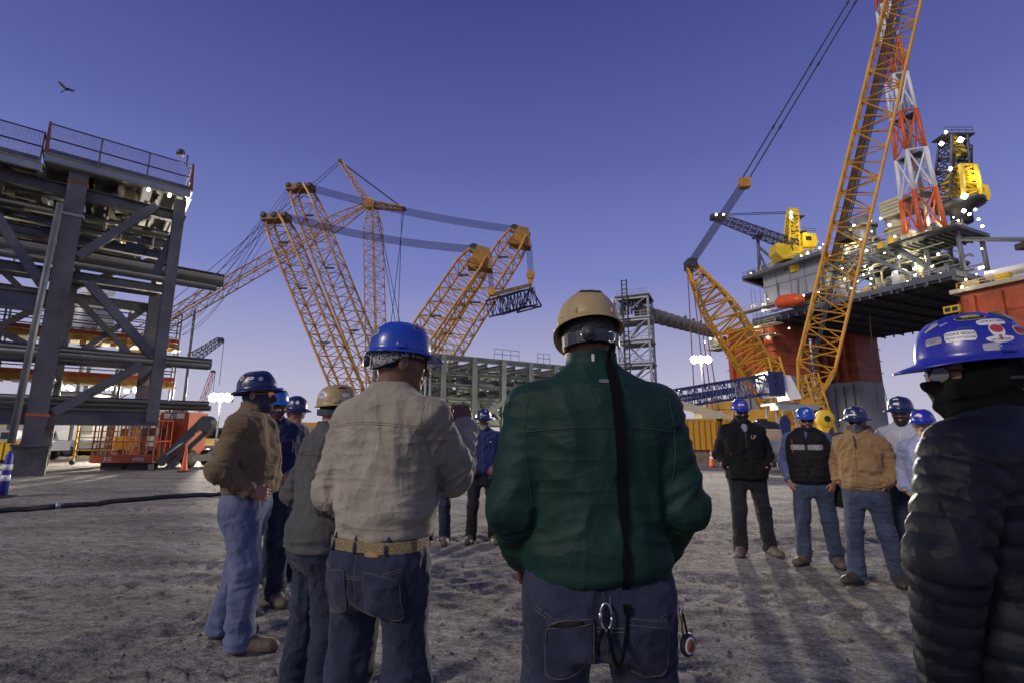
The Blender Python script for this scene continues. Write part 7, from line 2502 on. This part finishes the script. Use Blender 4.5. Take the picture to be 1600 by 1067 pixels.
# ---- 5: navy denim shirt with red gaiter
NAVYS = cloth('navy_denim_shirt', (.012, .017, .055), (.024, .032, .085), .88, 1100, .25, fscale=6, fold=.45)
RED = cloth('red_print_gaiter', (.13, .022, .020), (.055, .05, .10), .9, fscale=34)
P2 = person('man in navy denim shirt with red print neck gaiter and bright blue hard hat', -2.10, 4.42, R(-146), 1.80, NAVYS, DEN_D, SK_M, ('cap', HMID), .0100, 1.04, .02,
            ('fr', 'fr'), ((.14, .05, -10), (-.14, -.06, 10)), 6, -4, (0, 0), .90, fold=1.2, gaiter=(RED, -.035, 0), glasses='dark', jacket_name='shirt', collar_top=1.535)
def navy_details(p):
    js, s, J = p['jsurf'], p['s'], p['jacket']
    bt = mat('pearl_button', (.5, .5, .52), .3)
    for k in range(6):
        put_patch('button', js, (.01 * s, .6, (1.40 - .085 * k) * s), (0, -1, 0), (0, 0, 1), oval(.006, .006), bt, J, .003, .002, 1, 12)
    for sx in (-1, 1):
        put_patch('chest_pocket', js, (sx * .10 * s, .6, 1.28 * s), (0, -1, 0), (0, 0, 1), rect(.055, .06), NAVYS, J, .004, .004, 3, 24)
    strip(js, [(0, .6, (1.44 - .5 * i / 20) * s) for i in range(21)], (0, -1, 0), .002, mat('navy_seam', (.008, .010, .035), .9), J, 'placket_seam')
navy_details(P2)

# ---- 6: beige jacket, dark hat, half hidden
BEIG = cloth('grey_beige_jacket', (.20, .185, .155), (.27, .25, .215), .9, fscale=5)
P3 = person('man with beige jacket and navy hard hat half hidden behind the charcoal jacket', -2.24, 5.15, R(-128), 1.76, BEIG, DEN_D, SK_M, ('full', HN), .0110, 1.0, 0,
            ('jp', 'jp'), None, 2, -4, (0, 0), .90, glasses='clear', gaiter=(cloth('black_gaiter', (.008, .008, .009), (.016, .016, .018), .95), -.11, 0), boots=LEATHER_D, fold=1.2)
P3['stick'](30, 30, oval(.018, .020), STW); P3['stick'](-30, 24, rect(.026, .010), STG); P3['htext'](-30, 24, 'OPS', .012, STK)
P3['stick'](70, 26, oval(.013, .013), STG)

# ---- 7: man hidden behind the raised hand
P6 = person('man in dark navy jacket mostly hidden behind the raised hand, only hat and legs showing', -1.02, 7.0, R(176), 1.79, cloth('slate_jacket', (.10, .11, .15), (.15, .16, .20), .9), DEN, SK_M, ('full', HN), .0125, 1.0, 0,
            ('jp', 'jp'), ((.12, .0, -12), (-.12, .02, 12)), 0, -2, (0, 0), .90, glasses='dark', boots=LEATHER, gaiter=(cloth('slate_gaiter', (.10, .11, .15), (.16, .17, .21), .9), -.02, 1))
P6['stick'](-35, 26, oval(.017, .019), STW); P6['stick'](0, 18, lambda t: (.03 * math.cos(t), .013 * math.sin(t) if math.sin(t) > 0 else .006 * math.sin(t)), STG)

# ---- 8: navy hooded jacket, grey goatee
NAVYJ = cloth('navy_zip_jacket', (.016, .022, .085), (.026, .034, .115), .8, fscale=4, fold=.45)
P7 = person('bearded man facing us in navy zip jacket, dark trousers and navy full brim hard hat', -.40, 7.02, R(-178), 1.74, NAVYJ, PANT_K, SK_D, ('full', HN), .0115, 1.12, .03,
            ('bt', 'bt'), ((.155, .0, -14), (-.155, .02, 14)), 2, -2, (0, 0), .90, collar=True, glasses='clear', beard=(mat('grey_beard', (.24, .23, .22), .9, 0, .3, 90, .5, 200), False), boots=LEATHER, fold=1.2,
            hands=(((-.6, .3, -.7), (.1, .9, .2), .8), ((.6, .3, -.7), (-.1, .9, .2), .8)))
def hood_details(p):
    js, s, J = p['jsurf'], p['s'], p['jacket']
    strip(js, [(0, .6, (1.44 - .52 * i / 20) * s) for i in range(21)], (0, -1, 0), .0035, mat('zip_grey', (.10, .10, .13), .5), J, 'zip')
    put_patch('chest_logo', js, (-.10 * s, .6, 1.33 * s), (0, -1, 0), (0, 0, 1), lambda t: (.022 * math.cos(t), .006 * math.sin(t) + .004 * math.cos(t)), STW, J, .004)
    p['stick'](0, 17, lambda t: (.040 * math.cos(t), .010 * math.sin(t)), STG); p['stick'](-18, 46, oval(.015, .012), STW)
    fh = p['from_head']
    for sx in (-1, 1):
        mb = MB(); mb.pipe([fh((sx * .082, -.03, .0)), fh((sx * .092, -.01, -.05)), fh((sx * .088, .04, -.12)), Vector((sx * .08 * s, .14 * s, 1.38 * s)), Vector((sx * .085 * s, .165 * s, 1.26 * s))], .004, 6)
        mesh_part('chin_cord', mb.v, mb.f, M['black'], p['hat'])
hood_details(P7)
def belt_kit(p):
    ts, s = p['tsurf'], p['s']
    T = p['T']
    for x_, sz in ((-.10, (.05, .04, .09)), (.12, (.035, .03, .06))):
        h, n = ts.cast((x_ * s, .6, .905 * s), (0, -1, 0))
        if h is None: continue
        mb = MB(); mb.box((h.x, h.y + .015, h.z - .02), sz); mesh_part('belt_pouch', mb.v, mb.f, M['black'], T, False)
belt_kit(P7)

# ---- 9: black fleece
BLACKJ = cloth('black_fleece', (.006, .006, .007), (.010, .010, .011), .9, fscale=5, sheen=.03)
BLKG = cloth('black_gaiter', (.008, .008, .009), (.016, .016, .018), .95)
P9 = person('man in black fleece jacket with black face gaiter and deep blue hard hat', 2.87, 6.27, R(166), 1.82, BLACKJ, PANT_K, SK_M, ('cap', HB2), .0105, 1.06, 0,
            ('jp', 'jp'), ((.13, .04, -16), (-.20, -.06, 22)), 4, -4, (.02, 0), .86, glasses='dark', gaiter=(BLKG, -.028, 0), boots=LEATHER, fold=1.3)
def black_details(p):
    js, s, J = p['jsurf'], p['s'], p['jacket']
    gm = mat('logo_gold', (.42, .38, .24), .6)
    put_text(js, 'LP', .062, (-.085 * s, .6, 1.325 * s), (0, -1, 0), (0, 0, 1), gm, J, .004)
    put_patch('shirt_front', js, (.0 * s, .6, 1.435 * s), (0, -1, 0), (0, 0, 1), lambda t: (.038 * math.cos(t) * (1 if math.sin(t) > 0 else .75), .05 * math.sin(t)), cloth('striped_shirt', (.10, .12, .22), (.30, .32, .40), .9, fscale=60), J, .004)
    strip(js, [(0, .6, (1.39 - .2 * i / 10) * s) for i in range(11)], (0, -1, 0), .0025, mat('zip_grey', (.10, .10, .13), .5), J, 'zip')
    p['htext'](0, 46, 'MIDEL', .020, STY)
    p['stick'](0, 24, lambda t: (.026 * math.cos(t), (.016 if math.sin(t) > 0 else .004) * math.sin(t)), STW)
    p['stick'](-60, 50, oval(.009, .009), STW)
black_details(P9)

# ---- 10: black vest with grey chest band
SHIRT = cloth('chambray_shirt', (.060, .085, .185), (.095, .13, .25), .9, fscale=6)
VEST = cloth('black_quilted_vest', (.006, .006, .008), (.011, .011, .013), .75, fscale=4, sheen=.02)
P10 = person('man in black vest with grey chest band over blue shirt, hands in jeans pockets', 3.42, 5.86, R(144), 1.71, SHIRT, DEN_M, SK_M, ('cap', HB), .0100, 1.07, .03,
             ('tp', 'tp'), ((.15, .08, -20), (-.16, -.03, 18)), 14, -4, (0, -.02), .90, vest=VEST, glasses='dark', beard=(HAIR, False), boots=LEATHER, fold=1.2, jacket_name='shirt', collar_top=1.53,
             hands=(((-.25, .25, -.93), (.85, .45, .1), .35), ((.25, .25, -.93), (-.85, .45, .1), .35)))
def vest_details(p):
    vs_, s, T = p['vsurf'], p['s'], p['vest']
    bandm = mat('vest_grey_band', (.22, .22, .215), .7, 0, .15, 30)
    for sx in (-1, 1):
        put_patch('chest_band', vs_, (sx * .088 * s, .6, 1.305 * s), (0, -1, 0), (0, 0, 1), rect(.074, .030, 10), bandm, T, .004, .003, 5, 36)
    strip(vs_, [(.0, .6, (1.42 - .5 * i / 20) * s) for i in range(21)], (0, -1, 0), .004, M['black'], T, 'zip', .002)
    strip(vs_, [(.145 * s, .6, (1.40 - .16 * i / 10) * s) for i in range(11)], (0, -1, 0), .005, mat('red_trim', (.42, .03, .03), .6), T, 'red_trim', .002)
    p['stick'](-4, 40, oval(.017, .014), STW); p['htext'](-38, 44, 'CP', .012, STW); p['htext'](-38, 28, 'OPS', .012, STW)
    # black tool bag strapped on the left hip, behind
    t = p['tsurf']
    mb = MB(); c = Vector((-.235 * s, -.09 * s, .78 * s))
    mb.prism([c + Vector((-.03, -.05, .13)), c + Vector((.05, -.05, .15)), c + Vector((.03, -.05, -.13)), c + Vector((-.07, -.05, -.15))], (0, .10, 0))
    K = empty('hip_bag', p['T'].matrix_basis @ c, 0, 'black cloth pouch hanging at the vest man\'s hip', 'pouch')
    mesh_part('pouch', [K.matrix_basis.inverted() @ (p['T'].matrix_basis @ Vector(v)) for v in mb.v], mb.f, cloth('black_gaiter', (.008, .008, .009), (.016, .016, .018), .95), K, False)
    mb = MB(); mb.tube(c + Vector((.01, 0, .12)), c + Vector((.05, .03, .26)), .006, 6)
    mesh_part('strap', [K.matrix_basis.inverted() @ (p['T'].matrix_basis @ Vector(v)) for v in mb.v], mb.f, M['black'], K)
vest_details(P10)

# ---- 11: tan hooded canvas jacket
DUCK = cloth('tan_duck_canvas', (.225, .135, .058), (.30, .19, .09), .92, 700, .35, fscale=5, fold=.5)
GREYG = cloth('grey_gaiter', (.055, .058, .072), (.10, .105, .125), .9, fscale=12)
P11 = person('man in tan hooded canvas jacket with grey face gaiter and navy full brim hard hat', 3.54, 5.17, R(130), 1.68, DUCK, DEN_M, SK_M, ('full', HN), .0098, 1.0, .02,
             ('jp', 'jp'), ((.14, .11, -18), (-.17, -.10, 24)), 10, -4, (0, -.03), .925, hood=True, collar=False, fold=1.7, sleeve=1.03, elastic=.06, gaiter=(GREYG, -.022, 1), glasses='dark', boots=LEATHER_D)
def duck_details(p):
    js, s, J = p['jsurf'], p['s'], p['jacket']
    dk = mat('tan_seam', (.12, .07, .03), .9)
    strip(js, [(.0, .6, (1.43 - .48 * i / 20) * s) for i in range(21)], (0, -1, 0), .003, dk, J, 'zip')
    strip(js, [((-.15 + .3 * i / 24) * s, .6, .962 * s) for i in range(25)], (0, -1, 0), .002, dk, J, 'waistband_seam')
    for sx in (-1, 1):
        strip(js, [(sx * (.17 - .07 * i / 12) * s, .6, (1.02 + .12 * i / 12) * s) for i in range(13)], (0, -1, 0), .002, dk, J, 'pocket_seam')
    p['stick'](12, 17, lambda t: (.040 * math.cos(t), .007 * math.sin(t)), STW); p['stick'](10, 34, lambda t: (.016 * math.cos(t), (.016 if math.sin(t) > 0 else .006) * math.sin(t)), STG)
    p['stick'](-42, 38, oval(.017, .015), mat('sticker_pink', (.34, .12, .14), .4)); p['stick'](30, 60, rect(.02, .006), STW); p['stick'](-85, 24, rect(.012, .008), STG)
    mb = MB(); mb.pipe([Vector((.01 * s, .11 * s, 1.47 * s)), Vector((-.01 * s, .16 * s, 1.42 * s)), Vector((-.012 * s, .17 * s, 1.36 * s))], .006, 6)
    mesh_part('cord_lock', mb.v, mb.f, M['black'], J)
duck_details(P11)

# ---- 12: white zip jacket, dark beard
WHT = cloth('pale_grey_zip_jacket', (.36, .37, .44), (.46, .47, .53), .7, fscale=4)
P12 = person('bearded man in pale grey striped sleeve jacket and navy hard hat at right', 4.06, 5.22, R(126), 1.77, WHT, DEN_M, SK_M, ('full', HN), .0110, 1.0, 0,
             ('jp', 'jp'), None, 6, -3, (0, 0), .90, glasses='clear', beard=(HAIR, True), fold=1.2)
def white_details(p):
    js, s, J = p['jsurf'], p['s'], p['jacket']
    for dx in (0, .016, .032):
        strip(js, [((.55), (-.035 + dx - .10 * 0 * i) * s, (1.38 - .26 * i / 20) * s) for i in range(21)], (-1, 0, 0), .004, STW, J, 'sleeve_stripe')
    strip(js, [(0, .6, (1.44 - .5 * i / 20) * s) for i in range(21)], (0, -1, 0), .003, STW, J, 'zip')
    p['stick'](8, 22, lambda t: (.024 * math.cos(t), (.018 if math.sin(t) > 0 else .006) * math.sin(t)), STW); p['stick'](8, 50, rect(.026, .006), STW)
white_details(P12)

# ---- 13: light blue shirt
LBL = cloth('pale_blue_shirt', (.26, .30, .45), (.34, .38, .53), .9, fscale=5)
P13 = person('shorter person in pale blue shirt, clear safety glasses and blue hard hat', 3.86, 4.72, R(124), 1.63, LBL, DEN_M, SK_L, ('cap', HB2), .0100, .92, 0,
             ('jp', 'jp'), None, 8, -2, (0, 0), .90, glasses='clear', fold=1.2, jacket_name='shirt', collar_top=1.53)
P13['stick'](6, 26, lambda t: (.028 * math.cos(t), (.026 if math.sin(t) > 0 else .006) * math.sin(t) * (1 - .4 * abs(math.cos(t)))), STW)
P13['stick'](-60, 20, oval(.012, .008), STG)

# ---- 14: black quilted jacket at the right edge
PUFF = cloth('black_quilted_nylon', (.0045, .0055, .0105), (.008, .0095, .017), .55, 1500, .1, fscale=4, sheen=0, fold=.3, spec=.16)
BALA = cloth('black_balaclava', (.004, .004, .004), (.008, .008, .008), .95, fscale=9, sheen=0, spec=.08)
P14 = person('person in black quilted jacket and black balaclava with heavily stickered blue hard hat', 1.33, 1.40, R(24), 1.685, PUFF, DEN_D, SK_M, ('cap', HB2), .0066, 1.08, .02,
             (((.28, -.02, 1.12), (.24, .10, .90)), ((.325, .0, 1.13), (.29, .06, .79))), None, 52, -2, (0, 0), .62, puff=True, fold=1.0, sleeve=1.25, gaiter=(BALA, -.012, 2), glasses='clear', hair=True, collar_top=1.515, hat_scale=1.13)
def puff_details(p):
    s = p['s']
    p['stick'](-74, 62, oval(.034, .015), STGD, 'sticker'); p['stick'](-74, 62, oval(.032, .0135), STK, off=.0022); p['stick'](-74, 65, oval(.022, .006), STY, off=.003); p['htext'](-74, 62, 'WHOLE', .011, STY, -.0062, .0, off=.0038)
    p['stick'](-58, 27, rect(.033, .0150, 8), STW); p['htext'](-58, 27, 'LOOKS GOOD', .0112, STK, .0052); p['htext'](-58, 27, 'FROM MY HOUSE', .0080, STK, -.0062)
    p['stick'](-28, 24, rect(.020, .010, 8), STG, rot=.12); p['htext'](-28, 24, 'ENGLEWOOD', .0055, STK, .003, rot=.12); p['htext'](-28, 24, 'SAFETY', .0055, STK, -.004, rot=.12)
    p['stick'](-96, 46, rect(.034, .0105, 4), STW); p['stick'](-96, 31, oval(.018, .022), STW); p['stick'](-96, 20, lambda t: (.033 * math.cos(t), (.005 if math.sin(t) > 0 else .014) * math.sin(t)), STW)
    p['stick'](-96, 33, oval(.0155, .0120), STRED, off=.0026); p['stick'](-96, 20, rect(.004, .007, 3), mat('sticker_pink', (.34, .12, .14), .4), off=.0026)
    p['htext'](-96, 46, 'COME IN THERE', .0084, STK, .001); p['htext'](-96, 18, 'LET\'S WORK', .0084, STK, -.002)
    p['stick'](-132, 30, rect(.031, .0145, 5), STW); p['stick'](-132, 30, rect(.029, .0125, 5), STR, off=.0024); p['htext'](-132, 30, 'MIDDLY', .015, mat('sticker_dark_red', (.10, .018, .01), .5), off=.0036)
    p['stick'](-140, 62, oval(.020, .028), STGR); p['stick'](-146, 56, oval(.010, .014), STG, off=.0026)
    p['stick'](-150, 10, rect(.012, .014, 5), STGD)
    p['stick'](-20, 44, oval(.020, .008), STG, rot=.7); p['htext'](-38, 50, 'ooo', .012, STW, rot=.6)
    p['htext'](-64, 38, 'Crossway', .008, STGR)
    # shiny reflective patch on the rim band
    p['stick'](-86, 9, rect(.022, .010, 8), mat('reflective_tape', (.36, .36, .38), .35), 'reflective_tape')
    # chin cord and ear knot
    fh = p['from_head']
    mb = MB(); mb.pipe([fh((-.085, .02, .0)), fh((-.094, -.01, -.02)), fh((-.092, -.05, -.02)), fh((-.07, -.10, -.02))], .006, 6)
    mesh_part('suspension_strap', mb.v, mb.f, M['black'], p['hat'])
puff_details(P14)
